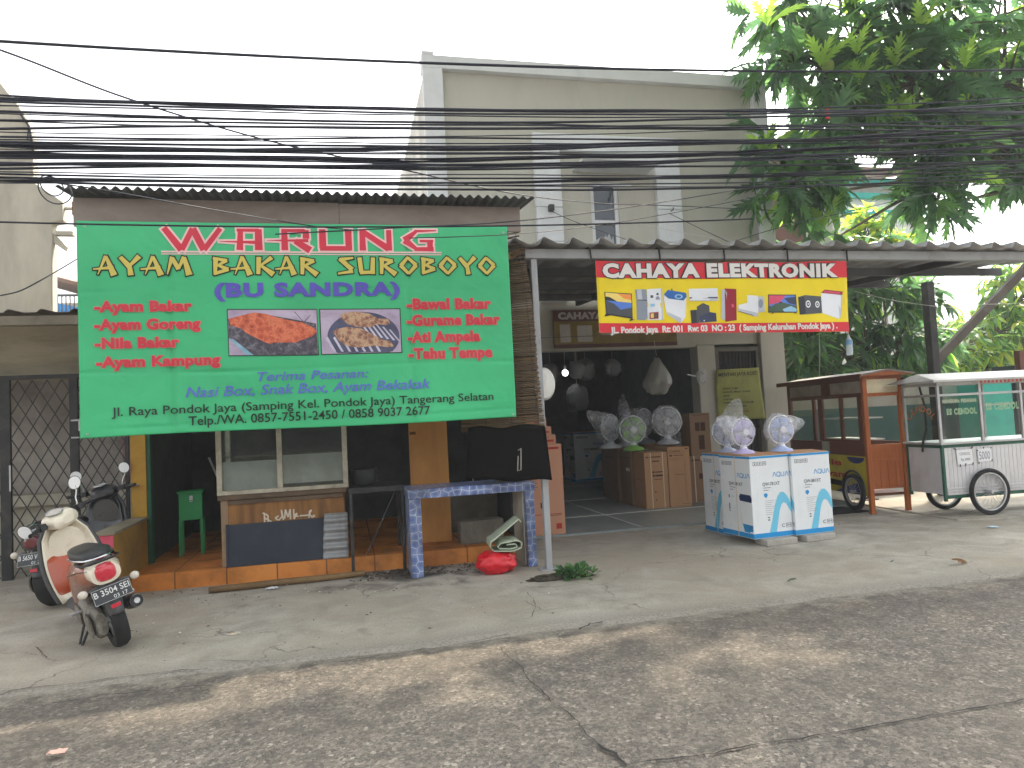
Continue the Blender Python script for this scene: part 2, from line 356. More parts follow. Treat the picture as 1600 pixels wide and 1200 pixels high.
def glass_mat(name, tint, amt=.78, rough=.05):
    g = N(name); tr = g.n('ShaderNodeBsdfTransparent'); tr.inputs[0].default_value = (*tint, 1)
    gl = g.n('ShaderNodeBsdfGlossy'); gl.inputs['Roughness'].default_value = rough; gl.inputs[0].default_value = (.9, .93, .92, 1)
    lw = g.n('ShaderNodeLayerWeight'); lw.inputs[0].default_value = .5; fo = g.math('MULTIPLY_ADD', g.math('POWER', lw.outputs['Facing'], 4), .7); g.t.nodes[-1].inputs[2].default_value = .022
    df = g.bsdf((.55, .58, .56), .6); v = g.pos(); dust = g.ramp(g.noise(v, 6, 5), [(.4, .0), (.8, 1-amt)])
    m1 = g.n('ShaderNodeMixShader'); g.l(dust, m1.inputs[0]); g.l(tr.outputs[0], m1.inputs[1]); g.l(df, m1.inputs[2])
    m2 = g.n('ShaderNodeMixShader'); g.l(fo, m2.inputs[0]); g.l(m1.outputs[0], m2.inputs[1]); g.l(gl.outputs[0], m2.inputs[2])
    return g.done(m2.outputs[0])
M_GLASS = glass_mat('dusty_glass', (.9, .93, .91), .965)
M_WINDOW = mat('dark_window_glass', srgb(54, 66, 78), .08, 0, var=.1, spec=.6)
def tile_mat(name, a, b, grout, size, rough=.3, off=0, dirt=None, axis=(0, 0, 0)):
    g = N(name); v = g.pos((1, 1, 1), axis); br = g.n('ShaderNodeTexBrick'); br.offset = off; br.inputs['Scale'].default_value = 1
    br.inputs['Brick Width'].default_value = size; br.inputs['Row Height'].default_value = size; br.inputs['Mortar Size'].default_value = .006
    br.inputs['Color1'].default_value = (*a, 1); br.inputs['Color2'].default_value = (*b, 1); br.inputs['Mortar'].default_value = (*grout, 1); g.l(v, br.inputs['Vector'])
    c = br.outputs['Color']
    n = g.noise(v, 3, 5, .65); c = g.mix(g.ramp(n, [(.45, 0), (.8, .8)]), c, dirt or [x*.5 for x in a])
    return g.done(g.bsdf(c, g.math('MULTIPLY_ADD', n, .4), 0, g.bump(br.outputs['Fac'], -.2, .004), .45))
M_OTILE = tile_mat('orange_floor_tile', srgb(220, 142, 66), srgb(210, 130, 58), srgb(130, 80, 42), .42, dirt=srgb(92, 56, 32))
M_FTILE = mat('grey_floor_tile', srgb(148, 156, 156), .35, var=.15, scale=1.5, dirt=srgb(104, 108, 106), damt=.4, spec=.5)
M_GROUT = mat('pale_grout', srgb(226, 226, 220), .8)
def corr(mb, x0, x1, y0, y1, zf, pitch, amp, trap=False, nx=8, slope=0.0, ny=2, clipy=None, wav=0):
    """corrugated sheet, ribs along y; zf(x, y) gives the mean height"""
    n = int((x1-x0)/pitch*nx)
    def fn(u, v):
        x = x0+(x1-x0)*u; ye = clipy(x) if clipy else y1; y = y0+(ye-y0)*v; t = ((x-x0)/pitch) % 1
        if trap: h = amp*(t/.10 if t < .10 else 1 if t < .18 else max(0, 1-(t-.18)/.42))
        else: h = amp*math.sin(2*math.pi*t)
        return (x, y, zf(x, y)+h+wav*noise.noise((x*3, y, 7)))
    return mb.grid(fn, n, ny)

# ================================================================ two-storey shop house
H = thing('shop_house', 'two-storey shop house with beige facade framed by raised white bands', 'building', (3.85, 9.5, 0))
def hp(name, mb, mt, **k): return mb.build(name, mt, k.pop('parent', H), world=True, **k)
FY = 9.5
m = MB()   # facade wall with window opening
m.box(1.28, 3.53, FY, FY+.16, 3.0, 6.2); m.box(3.95, 6.37, FY, FY+.16, 3.0, 6.2); m.box(3.53, 3.95, FY, FY+.16, 4.62, 6.2); m.box(3.53, 3.95, FY, FY+.16, 3.0, 3.35)
hp('wall', m, M_BEIGE)
m = MB(); m.box(1.28, 1.44, FY+.16, 17.5, 0, 6.28); hp('wall', m, M_SIDEP)
m = MB(); m.box(6.21, 6.37, FY+.16, 17.5, 0, 6.2); hp('wall', m, M_SIDEP)
m = MB(); m.box(1.44, 6.21, FY+.3, 17.5, 5.85, 5.95); hp('roof', m, M_OLDCONC)
m = MB(); m.box(1.2, 1.47, FY-.1, FY, 2.9, 6.1); hp('frame_band', m, M_WHITEP, bevel=.006)
m = MB(); m.box(6.17, 6.39, FY-.1, FY, 2.9, 6.1); hp('frame_band', m, M_WHITEP, bevel=.006)
m = MB(); m.box(1.2, 6.39, FY-.1, FY+.16, 6.1, 6.28); hp('frame_band', m, M_WHITEP, bevel=.006)
m = MB(); m.box(1.2, 1.36, FY-.1, FY+.2, 6.28, 6.33); hp('parapet_block', m, M_WHITEP, bevel=.006)
for xa, xb in ((2.7, 3.08), (4.52, 4.9)):
    m = MB()
    for za, zb in ((2.9, 3.73), (3.745, 4.215), (4.23, 5.04)): m.box(xa, xb, FY-.08, FY, za, zb)
    m.box(xa+.01, xb-.01, FY-.065, FY, 3.73, 3.745); m.box(xa+.01, xb-.01, FY-.065, FY, 4.215, 4.23)
    hp('pilaster', m, M_WHITEP, bevel=.004)
m = MB(); m.box(2.7, 4.9, FY-.08, FY, 5.04, 5.28); hp('pilaster_lintel', m, M_WHITEP, bevel=.005)
m = MB(); m.box(3.27, 4.42, FY-.55, FY-.001, 4.76, 4.80); m.box(3.27, 4.42, FY-.57, FY-.55, 4.74, 4.81); hp('window_canopy', m, M_WHITEP, bevel=.004)
wf = MB()
for a in ((3.53, 3.585, 3.35, 4.62), (3.895, 3.95, 3.35, 4.62)): wf.box(a[0], a[1], FY+.02, FY+.09, a[2], a[3])
wf.box(3.585, 3.895, FY+.02, FY+.09, 4.57, 4.62); wf.box(3.585, 3.895, FY+.02, FY+.09, 4.02, 4.08); wf.box(3.585, 3.895, FY+.02, FY+.09, 3.35, 3.4)
win = hp('window', wf, M_WHITEP, bevel=.004)
m = MB(); m.box(3.585, 3.895, FY+.055, FY+.062, 4.08, 4.57); m.box(3.585, 3.895, FY+.055, FY+.062, 3.4, 4.02); hp('pane', m, M_WINDOW, parent=win)
m = MB()   # peeling film in the lower pane
pl = [(3.585, 3.4), (3.895, 3.4), (3.895, 3.72), (3.87, 3.75), (3.86, 3.86), (3.83, 3.80), (3.80, 3.90), (3.77, 3.84), (3.74, 3.87), (3.70, 3.78), (3.68, 3.84), (3.64, 3.73), (3.61, 3.76), (3.585, 3.66)]
m.prism(pl, FY+.05, FY+.053); hp('torn_film', m, mat('pale_film', srgb(176, 182, 184), .6), parent=win)
m = MB(); m.beam((3.56, FY+.0, 4.56), (3.60, FY-.36, 4.47), .03, .03); m.beam((3.92, FY+.0, 4.56), (3.96, FY-.36, 4.47), .03, .03); m.beam((3.56, FY-.36, 4.47), (4.0, FY-.36, 4.47), .03, .03)
hp('open_sash', m, M_WHITEP, parent=win)
for x in (2.9, 4.72):
    m = MB(); m.box(x-.035, x+.035, FY-.16, FY-.08, 4.16, 4.24) if x < 3 else m.tube([(x, FY-.08, 4.2), (x, FY-.16, 4.2), (x, FY-.16, 4.23)], .008, 6)
    hp('cable_bracket', m, M_BLACKM)
# ground floor
m = MB(); m.box(1.44, 5.02, FY, FY+.2, 2.22, 3.0); m.box(5.02, 6.37, FY, FY+.2, 2.25, 3.0); hp('beam', m, M_BEIGE)
m = MB(); m.box(5.02, 5.30, FY-.04, FY+.2, 0, 2.25); hp('pillar', m, M_BEIGE, bevel=.01)
m = MB(); m.box(6.03, 6.42, FY-.08, FY+.2, 0, 2.9); hp('pillar', m, M_BEIGE, bevel=.01)
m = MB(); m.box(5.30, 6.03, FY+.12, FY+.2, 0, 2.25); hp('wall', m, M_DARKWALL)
df = MB()
for a in ((5.30, 5.36, 0, 2.2), (5.97, 6.03, 0, 2.2)): df.box(a[0], a[1], FY-.03, FY+.05, a[2], a[3])
df.box(5.36, 5.97, FY-.03, FY+.05, 2.14, 2.2)
door = hp('door', df, mat('grey_brown_frame', srgb(112, 108, 98), .7, dirt=srgb(70, 66, 58), damt=.5), bevel=.004)
m = MB(); m.box(5.36, 5.97, FY+.045, FY+.06, .02, 2.14); hp('door_panel', m, mat('dim_curtain', srgb(70, 70, 66), .8, var=.3, scale=6, stretch=(5, 1, .3)), parent=door)
m = MB()
for i in range(11): x = 5.39+.055*i; m.box(x-.006, x+.006, FY+.015, FY+.03, .02, 2.13)
m.box(5.36, 5.97, FY+.010, FY+.034, 1.0, 1.03); m.box(5.36, 5.97, FY+.010, FY+.034, 1.78, 1.82); hp('door_bars', m, M_BLACKM, parent=door)
# shop room behind the opening
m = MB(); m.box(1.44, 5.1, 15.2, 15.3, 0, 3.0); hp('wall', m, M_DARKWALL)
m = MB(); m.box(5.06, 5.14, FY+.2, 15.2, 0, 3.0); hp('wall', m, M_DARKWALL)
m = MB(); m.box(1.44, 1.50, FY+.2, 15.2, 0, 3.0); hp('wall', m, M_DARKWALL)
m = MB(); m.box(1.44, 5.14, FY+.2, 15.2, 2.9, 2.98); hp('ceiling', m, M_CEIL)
m = MB(); m.prism([(1.72, 7.58), (4.2, 7.52), (6.2, 7.95), (6.42, 9.4), (5.06, 9.4), (5.06, 15.2), (1.5, 15.2), (1.5, 9.4), (1.72, 9.4)], -.02, .022, 'xy')
fl = hp('shop_floor', m, M_FTILE)
m = MB()
for y in (8.75, 10.5, 12.6): m.box(1.75 if y < 9.4 else 1.52, 5.9 if y < 9.4 else 5.04, y, y+.035, .0225, .0255)
for x in (3.2,): m.box(x, x+.02, 7.6, 15, .0226, .0252)
hp('tile_joint', m, M_GROUT, parent=fl)
# back-of-shop shelving, dark and full of boxed goods
M_SHELF = mat('dark_shelf', srgb(52, 54, 58), .7, var=.3)

# ================================================================ shop canopy
CZ = 2.69
K = thing('shop_canopy', 'grey sheet metal canopy over the shopfront, sagging corrugated edge, thin steel beam', 'canopy', (1.66, 6.0, 0))
def kp(name, mb, mt, **k): return mb.build(name, mt, k.pop('parent', K), world=True, **k)
m = MB(); m.box(1.58, 7.4, 5.95, 6.03, CZ, CZ+.085); kp('front_beam', m, M_STEELG, bevel=.006)
def rear(x): return 9.36 if x < 6.35 else max(6.12, 8.5-(x-6.35)*1.35)
m = MB(); corr(m, 1.42, 8.0, 5.82, 9.36, lambda x, y: 2.79+.035*(y-5.82), .262, .055, True, 24, ny=8, clipy=rear, wav=.012); kp('roof_sheet', m, M_SHEET, auto=25, solid=.003)
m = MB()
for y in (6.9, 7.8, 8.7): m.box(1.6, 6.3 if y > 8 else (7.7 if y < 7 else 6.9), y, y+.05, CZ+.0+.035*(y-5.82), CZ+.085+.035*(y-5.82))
M_STEELD = mat('shaded_grey_steel', srgb(92, 95, 100), .6, .2, var=.12, dirt=srgb(70, 60, 52), damt=.35); kp('purlin', m, M_STEELD)  # grey steel darkened to paint in the shade under the canopy
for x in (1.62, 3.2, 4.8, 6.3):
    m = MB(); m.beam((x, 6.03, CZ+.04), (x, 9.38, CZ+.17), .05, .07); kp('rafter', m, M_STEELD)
m = MB(); m.box(1.635, 1.69, 5.97, 6.025, 0, CZ); m.box(1.58, 1.74, 5.92, 6.08, 0, .012); kp('post', m, M_STEELG, bevel=.004)
m = MB(); m.box(7.63, 7.74, 7.95, 8.06, 0, 2.86); kp('post', m, M_BLACKM, bevel=.004)
m = MB(); m.beam((7.70, 8.0, 1.78), (9.55, 8.0, 3.22), .07, .11); kp('brace', m, mat('brown_grey_steel', srgb(92, 86, 78), .6, .1, dirt=srgb(60, 50, 42)), bevel=.004)
m = MB(); m.beam((1.42, 5.95, 2.70), (1.70, 6.05, 2.83), .02, .05); kp('edge_batten', m, M_PLY)

m = MB(); m.box(1.16, 1.55, 6.75, 9.3, 2.90, 2.91); kp('sun_gap_cover', m, M_SHEET)  # added cover over the roof gap that let a sun patch through
# ================================================================ grilled-chicken stall
S = thing('food_stall', 'open-fronted food stall with corrugated roof and orange tiled step', 'stall', (-.2, 6.8, 0))
def sp(name, mb, mt, **k): return mb.build(name, mt, k.pop('parent', S), world=True, **k)
m = MB(); m.prism([(-1.80, 6.72), (1.62, 6.60), (1.62, 9.3), (-1.80, 9.3)], -.02, .14, 'xy'); sp('tiled_step', m, M_OTILE, bevel=.006)
m = MB(); corr(m, -1.97, 1.62, 5.70, 9.4, lambda x, y: 3.145+.10*(y-5.7),   .0755, .014, False, 10, ny=6); sp('roof_sheet', m, M_ROOFD, auto=60, solid=.004)
m = MB(); m.box(-1.91, .02, 5.86, 5.885, 2.90, 3.118); m.box(.022, 1.53, 5.861, 5.886, 2.90, 3.112)
sp('fascia_board', m, mat('grey_brown_fascia', srgb(150, 140, 132), .75, var=.12, scale=3, dirt=srgb(108, 92, 84), dscale=2, damt=.6, stretch=(.4, 1, 1)), bevel=.003)
m = MB(); m.box(-1.85, 1.6, 9.3, 9.36, 0, 3.4); M_STW = mat('dark_stall_wall', srgb(74, 80, 76), .85, var=.35, scale=2, bump=.2, dirt=srgb(36, 38, 36), dscale=2); sp('wall', m, M_STW)  # stall walls in a darker grey than the shop walls
m = MB(); m.box(-1.86, -1.80, 7.36, 9.3, 0, 3.2); sp('wall', m, M_STW)
m = MB(); m.box(1.62, 1.66, 6.9, 9.3, 0, 3.2); sp('wall', m, M_STW)
m = MB(); m.box(-1.93, -1.80, 7.26, 7.36, .56, 3.14); po = sp('post', m, mat('yellow_ochre_paint', srgb(190, 146, 50), .7, var=.1, dirt=srgb(140, 104, 44), dscale=2, damt=.5), bevel=.004)
m = MB(); m.box(-1.797, -1.765, 7.27, 7.35, .14, 3.12); sp('trim', m, mat('dark_green_paint', srgb(28, 84, 58), .6), parent=po)
m = MB(); m.box(1.55, 1.61, 6.80, 6.86, 0.14, 3.10); sp('post', m, M_BLACKM)
m = MB(); m.box(-1.93, -1.85, 5.9, 7.25, 3.0, 3.1); m.box(-1.85, 1.6, 6.6, 6.66, 3.06, 3.13); m.box(-1.85, 1.6, 8.0, 8.06, 3.2, 3.27); sp('roof_beam', m, M_PLY)
M_LOWW = mat('faded_yellow_wall', srgb(168, 130, 52), .8, var=.15, scale=2, dirt=srgb(92, 74, 46), dscale=1.8, damt=.6)
m = MB(); m.box(-1.93, -1.80, 6.26, 7.26, -.01, .55); lw = sp('low_wall', m, M_LOWW, bevel=.006)
m = MB(); m.box(-1.945, -1.785, 6.24, 7.27, .55, .575); sp('coping', m, mat('grey_coping', srgb(140, 132, 112), .85, dirt=srgb(80, 74, 62)), parent=lw, bevel=.004)
m = MB(); m.box(-1.93, -1.80, 6.252, 6.258, .0, .55); sp('pink_end', m, mat('pink_paint', srgb(214, 84, 108), .7, dirt=srgb(150, 70, 80)), parent=lw)
# ================================================================ BANNERS
def banner_mat(name, col, rough=.42, fade=.09):
    g = N(name); v = g.pos(); n = g.noise(v, 1.6, 4, .5, .6)
    cr = g.n('ShaderNodeTexNoise', noise_type='RIDGED_MULTIFRACTAL') if hasattr(bpy.types.ShaderNodeTexNoise, 'noise_type') else g.n('ShaderNodeTexNoise')
    cr.inputs['Scale'].default_value = 2.2; cr.inputs['Detail'].default_value = 3; cr.inputs['Distortion'].default_value = .5; g.l(v, cr.inputs['Vector'])
    c = g.ramp(n, [(.3, [x*(1-fade) for x in col]), (.7, [min(1, x*(1+fade)) for x in col])])
    b1 = g.bump(cr.outputs[0], .5, .03); bb = g.n('ShaderNodeBump'); bb.inputs['Strength'].default_value = .4; bb.inputs['Distance'].default_value = .03
    g.l(g.noise(v, 3.2, 2, .5, .8), bb.inputs['Height']); g.l(b1, bb.inputs['Normal'])
    return g.done(g.bsdf(c, rough, 0, bb.outputs[0], .35))
BG_Y = 5.80
B = thing('banner', 'large green vinyl food banner hanging from the stall fascia', 'banner', (-.24, BG_Y, 1.32))
def gw(x, z):
    f = .006*math.sin(x*2.1+.4)*(1.2-.4*(z-1.3))+.005*noise.noise((x*1.2, z*.9, 3))
    f += .012*math.exp(-((z-1.32)/.12)**2)*math.sin(x*3.1)
    return f
def gcrease(x, z):     # pressed-in fold lines of the vinyl; the print is laid on the mean surface
    f = 0
    f -= .020*math.exp(-((x+1.25)/.026)**2)*max(0, min(1, (2.9-z)))     # the long vertical fold
    f -= .010*math.exp(-((z-1.785-.012*math.sin(x*2.3))/.014)**2)*max(0, noise.noise((x*1.7, 3, 1))+.4)+.010*math.exp(-((z-1.385+.008*math.sin(x*3))/.014)**2)*max(0, noise.noise((x*1.9, 8, 1))+.4)+.010*math.exp(-((x-.55)/.016)**2)+.008*math.exp(-((z-2.395-.006*math.sin(x*4))/.014)**2)*max(0, noise.noise((x*1.3, 5, 6))+.2)
    return f
G_F = lambda u, v, l=0: (u, BG_Y-gw(u, v)-l, v)
m = MB()
def gsheet(u, v):
    x = -1.87+3.265*u; zt = 2.925; zb = 1.318+.006*math.sin(u*7); z = zb+(zt-zb)*v; return (x, BG_Y-gw(x, z)-gcrease(x, z), z)
m.grid(gsheet, 260, 130); m.build('sheet', banner_mat('green_vinyl', srgb(64, 186, 126)), B, True, solid=.002)
Mred = banner_mat('red_print', srgb(208, 52, 72)); Mpink = banner_mat('pale_pink_print', srgb(238, 200, 200)); Mgold = banner_mat('gold_print', srgb(206, 190, 92))
Mblk = banner_mat('black_print', srgb(30, 44, 34)); Mpur = banner_mat('violet_print', srgb(92, 84, 186)); Mblue = banner_mat('periwinkle_print', srgb(92, 112, 200)); Mwht = banner_mat('white_print', srgb(235, 235, 232))
def gl(a, b, cap):     # pixel line -> (x0, x1, z, cap height) on the banner
    A = at(a[0], a[1], 'y', BG_Y); Bq = at(b[0], b[1], 'y', BG_Y); mx = (a[0]+b[0])/2; my = (a[1]+b[1])/2
    return A.x, Bq.x, (A.z+Bq.z)/2, at(mx, my-cap, 'y', BG_Y).z-at(mx, my, 'y', BG_Y).z
WG = {  # wide heavy headline strokes
 'W': (1.75, [(.0, 1, .26, .52, .0, .30), (.52, .0, .24, .87, .98, .24), (.87, .98, .30, 1.2, .0, .30), (1.2, .0, .24, 1.72, 1, .22)]),
 'A': (1.25, [(.38, .0, .30, .42, .95, .22), (.30, .93, .14, 1.0, .93, .16), (.98, .0, .34, .98, .98, .30), (-.25, .40, .02, 1.0, .36, .17)]),
 'R': (1.3, [(.38, .0, .30, .38, .98, .26), (.3, .93, .14, 1.05, .93, .16), (1.08, .55, .30, 1.08, .96, .26), (-.2, .46, .02, 1.15, .46, .16), (.72, .44, .26, 1.2, .0, .34)]),
 'U': (1.15, [(.14, .1, .32, .14, 1, .30), (.04, .10, .22, 1.06, .10, .22), (1.0, .0, .30, 1.0, 1, .30)]),
 'N': (1.2, [(.14, .0, .30, .14, 1, .26), (.12, .94, .26, 1.02, .08, .30), (1.04, .0, .26, 1.04, 1, .24)]),
 'G': (1.35, [(.2, .50, .34, .62, .96, .14), (.2, .52, .34, .62, .06, .16), (.55, .96, .13, 1.32, 1.0, .06), (.52, .08, .18, 1.2, .08, .22), (1.08, .0, .26, 1.08, .52, .28), (.72, .48, .12, 1.2, .48, .13)])}
x0, x1, z, cp = gl((257, 391), (684, 392), 33)
m = MB(); strokes(m, WG, 'WARUNG', x0, x1, z, cp, G_F, .014, off=.006); ux0, ux1, uz, uc = gl((252, 395), (690, 398), 6)
m.add([G_F(ux0+(ux1-ux0)*i/40, uz+(.026 if j else .014)-.008, .006) for j in (0, 1) for i in range(41)], [(i, i+1, 42+i, 41+i) for i in range(40)])
m.add([G_F(ux0+(ux1-ux0)*i/40, uz+(.008 if j else .0)-.010, .006) for j in (0, 1) for i in range(41)], [(i, i+1, 42+i, 41+i) for i in range(40)])
m.build('lettering', Mpink, B, True)
m = MB(); strokes(m, WG, 'WARUNG', x0, x1, z, cp, G_F, 0, off=.0085); m.build('lettering', Mred, B, True)
BM = {  # bamboo-cut letters
 'A': (.95, [(.10, .0, .05, .50, 1.05, .20), (.50, 1.05, .14, .88, -.05, .34), (-.12, .30, .08, .86, .40, .20)]),
 'Y': (.9, [(.02, 1.0, .22, .46, .45, .30), (.95, 1.05, .30, .40, .42, .12), (.46, .5, .22, .52, -.05, .30)]),
 'M': (1.15, [(.02, .0, .06, .28, 1.02, .24), (.28, .95, .22, .60, .30, .26), (.58, .30, .12, .88, 1.02, .24), (.88, 1.0, .20, 1.12, -.04, .36)]),
 'B': (.85, [(.14, -.02, .18, .20, 1.0, .28), (.05, .95, .16, .78, .80, .20), (.76, .82, .22, .30, .52, .12), (.28, .54, .14, .82, .28, .24), (.84, .30, .22, .08, .02, .16)]),
 'K': (.95, [(.14, .0, .22, .20, 1.02, .28), (.88, 1.0, .26, .20, .45, .10), (.28, .52, .14, .94, -.02, .34)]),
 'R': (.95, [(.14, -.02, .20, .20, 1.0, .28), (.05, .95, .16, .80, .78, .22), (.80, .80, .22, .24, .46, .12), (.30, .50, .16, .95, -.04, .34)]),
 'S': (.9, [(.88, .98, .12, .12, .86, .24), (.10, .92, .20, .80, .26, .30), (.84, .16, .20, .0, .02, .12), (.1, .9, .14, .5, .62, .22)]),
 'U': (.95, [(.10, 1.0, .26, .18, .10, .26), (.10, .08, .22, .80, .10, .20), (.86, 1.0, .24, .80, -.02, .30)]),
 'O': (1.0, [(.08, .48, .26, .52, 1.04, .16), (.50, 1.0, .18, .98, .52, .24), (.98, .54, .26, .50, -.02, .16), (.52, .0, .18, .06, .52, .24)])}
x0, x1, z, cp = gl((150, 429), (773, 428), 26)
stroke_words(BM, 'AYAM BAKAR SUROBOYO', x0, x1, z, cp, G_F, 'lettering', Mblk, B, .009, .005, .22)
stroke_words(BM, 'AYAM BAKAR SUROBOYO', x0, x1, z, cp, G_F, 'lettering', Mgold, B, 0, .0085, .22)
def gtext(s, a, b, cap, M, bold=0, shear=0, outline=None, space=1):
    x0, x1, z, cp = gl(a, b, cap)
    if outline:
        words(s, x0-.006, x1+.006, z, cp, G_F, 'lettering', outline, B, bold+.03, shear, space, .0055)
    words(s, x0, x1, z, cp, G_F, 'lettering', M, B, bold, shear, space, .008)
gtext('(BU SANDRA)', (335, 462), (625, 462), 19, Mpur, .055, 0, None, 1.12)
Mlred = banner_mat('light_red_print', srgb(222, 138, 120))
for s, a, b in (('-Ayam Bakar', (148, 487), (300, 485)), ('-Ayam Goreng', (148, 515), (313, 513)), ('-Nila Bakar', (149, 544), (280, 542)), ('-Ayam Kampung', (151, 573), (344, 570)),
                ('-Bawal Bakar', (636, 483), (767, 482)), ('-Gurame Bakar', (636, 508), (781, 507)), ('-Ati Ampela', (637, 534), (750, 533)), ('-Tahu Tempe', (639, 560), (769, 558))):
    gtext(s, a, b, 15, Mred, .045, 0, Mlred, 1.06)
gtext('Terima Pesanan:', (402, 594), (576, 591), 13.5, Mblue, .012, .25)
gtext('Nasi Box, Snak Box, Ayam Bekakak', (290, 619), (673, 608), 15, Mblue, .012, .25)
gtext('Jl. Raya Pondok Jaya (Samping Kel. Pondok Jaya) Tangerang Selatan', (175, 649), (771, 626), 12.5, Mblk, .008)
gtext('Telp./WA. 0857-7551-2450 / 0858 9037 2677', (295, 664), (672, 648), 13.5, Mblk, .01)
def gpoly(m, pts, l, mi=0):     # pixel polygon -> flat print on the banner
    P = [at(a, b, 'y', BG_Y) for a, b in pts]; m.add([G_F(p.x, p.z, l) for p in P], [tuple(range(len(P)))], mi)
zx = lambda pts: [(340+a/5.333, 470+b/5.333) for a, b in pts]
def photo_mat(name, stops, scale, dist=1.5):
    g = N(name); v = g.pos(); n = g.noise(v, scale, 6, .7, dist); vo = g.n('ShaderNodeTexVoronoi'); vo.inputs['Scale'].default_value = scale*.75; g.l(v, vo.inputs['Vector']); n = g.math('ADD', g.math('MULTIPLY', n, .75), g.math('MULTIPLY', vo.outputs['Distance'], .3)); return g.done(g.bsdf(g.ramp(n, stops), .5, spec=.35))
Pbg = photo_mat('smoky_lilac', [(.3, srgb(150, 132, 160)), (.7, srgb(196, 184, 206))], 5); Pchar = photo_mat('charcoal_print', [(.3, srgb(40, 38, 48)), (.55, srgb(84, 80, 92)), (.75, srgb(140, 136, 146))], 30)
Pchick = photo_mat('grilled_chicken_print', [(.25, srgb(110, 44, 34)), (.48, srgb(196, 92, 66)), (.62, srgb(226, 130, 96)), (.8, srgb(150, 66, 50))], 26, 2.5)
Pfish = photo_mat('grilled_fish_print', [(.25, srgb(74, 44, 40)), (.48, srgb(150, 104, 88)), (.62, srgb(206, 174, 140)), (.8, srgb(112, 64, 54))], 34, 2.5)
Pgrill = photo_mat('grill_grey', [(.3, srgb(58, 60, 86)), (.7, srgb(92, 96, 124))], 8); Pbar = photo_mat('grill_bar', [(.3, srgb(176, 172, 196)), (.7, srgb(214, 210, 226))], 8); Pcy = photo_mat('foil_blue', [(.3, srgb(110, 158, 180)), (.7, srgb(150, 190, 206))], 8)
m = MB(); gpoly(m, zx([(76, 68), (828, 68), (845, 455), (92, 462)]), .004); gpoly(m, zx([(84, 76), (824, 76), (838, 448), (98, 454)]), .0048, 1)
gpoly(m, zx([(88, 150), (330, 100), (822, 190), (838, 448), (300, 452), (94, 310)]), .0054, 2)
gpoly(m, zx([(92, 150), (200, 122), (300, 98), (400, 108), (500, 140), (640, 172), (700, 178), (810, 230), (828, 262), (780, 300), (690, 330), (600, 372), (540, 416), (505, 400), (500, 376), (410, 352), (300, 300), (230, 262), (200, 232), (110, 205)]), .0060, 3)
gpoly(m, zx([(94, 312), (130, 318), (300, 452), (240, 453)]), .0060, 4)
for a, b, c, d in ((640, 95, 716, 180), (770, 120, 720, 175), (200, 260, 330, 330), (280, 400, 400, 350), (300, 430, 470, 360)):
    gpoly(m, zx([(a, b), (c, d), (c+7, d+2), (a+7, b-2)]), .0066, 2)
m.build('food_picture', [Mblk, Pbg, Pchar, Pchick, Pcy], B, True)
m = MB(); gpoly(m, zx([(846, 68), (1522, 64), (1540, 436), (862, 452)]), .004); gpoly(m, zx([(855, 76), (1515, 72), (1531, 428), (870, 444)]), .0048, 1)
el = [(1215+300*math.cos(q), 300+205*math.sin(q)) for q in [2*math.pi*k/40 for k in range(40)]]
el = [(min(1528, a), min(436 if a < 1200 else 430, b)) for a, b in el]; gpoly(m, zx(el), .0054, 2)
for k in range(13):
    a = 900+k*62; q = [(a, 300+min(0, (k-2))*-10), (a+16, 298), (a+90, 424), (a+70, 425)]
    if k > 6: q = [(1040+(k-5)*55, 130+(k-7)*22), (1056+(k-5)*55, 132+(k-7)*22), (1180+(k-5)*50, 290+(k-7)*10), (1160+(k-5)*50, 290+(k-7)*10)]
    q = [(min(1520, x), y) for x, y in q]; gpoly(m, zx(q), .0058+.00002*k, 3)
gpoly(m, zx([(1018, 124), (1060, 100), (1150, 92), (1260, 108), (1340, 150), (1420, 152), (1436, 190), (1400, 204), (1330, 196), (1280, 222), (1180, 222), (1090, 200), (1040, 160)]), .0064, 4)
gpoly(m, zx([(958, 262), (990, 236), (1080, 218), (1200, 232), (1290, 280), (1360, 320), (1440, 340), (1468, 380), (1420, 388), (1300, 376), (1180, 390), (1080, 378), (1010, 336), (990, 300)]), .0068, 4)
m.build('food_picture', [Mblk, Pbg, Pgrill, Pbar, Pfish], B, True)
for px_, py_ in ((128, 349), (790, 360), (806, 651), (133, 683), (300, 351), (480, 353), (640, 356)): p = at(px_, py_, 'y', BG_Y); m = MB(); m.lathe([(.0085, 0), (.0085, -.004), (.004, -.004)], 12, (p.x+(.02 if px_ < 200 else -.02 if px_ > 780 else 0), BG_Y-gw(p.x, p.z)-.003, p.z-.02 if p.z > 2 else p.z+.02), 'y'); m.build('eyelet', M_ALU, B, True)

# ---- red and yellow appliance banner under the canopy
SB_Y = 5.92
SBn = thing('banner', 'long red and yellow electronics banner tied under the canopy beam', 'banner', (3.5, SB_Y, 2.0))
cnr = {k: at(a, b, 'y', SB_Y) for k, (a, b) in dict(tl=(930, 407), tr=(1322, 408), br=(1326, 518), bl=(937, 520)).items()}
def sw(x, z): return .012*noise.noise((x*1.1, z*1.4, 8))+.010*math.sin((x+z*1.6)*5.2)*math.exp(-((z-2.35)/.4)**2)*.5
S_F = lambda u, v, l=0: (u, SB_Y-sw(u, v)-l, v)
def sfrac(u, v):
    a = cnr['bl'].lerp(cnr['br'], u); b = cnr['tl'].lerp(cnr['tr'], u); p = a.lerp(b, v); p.z -= .012*math.sin(math.pi*u)*(1 if v > .5 else .4)+.004*math.sin(u*19)*v; return p
def sband(v0, v1, l):
    def f(u, v): p = sfrac(u, v0+(v1-v0)*v); return S_F(p.x, p.z, l)
    return f
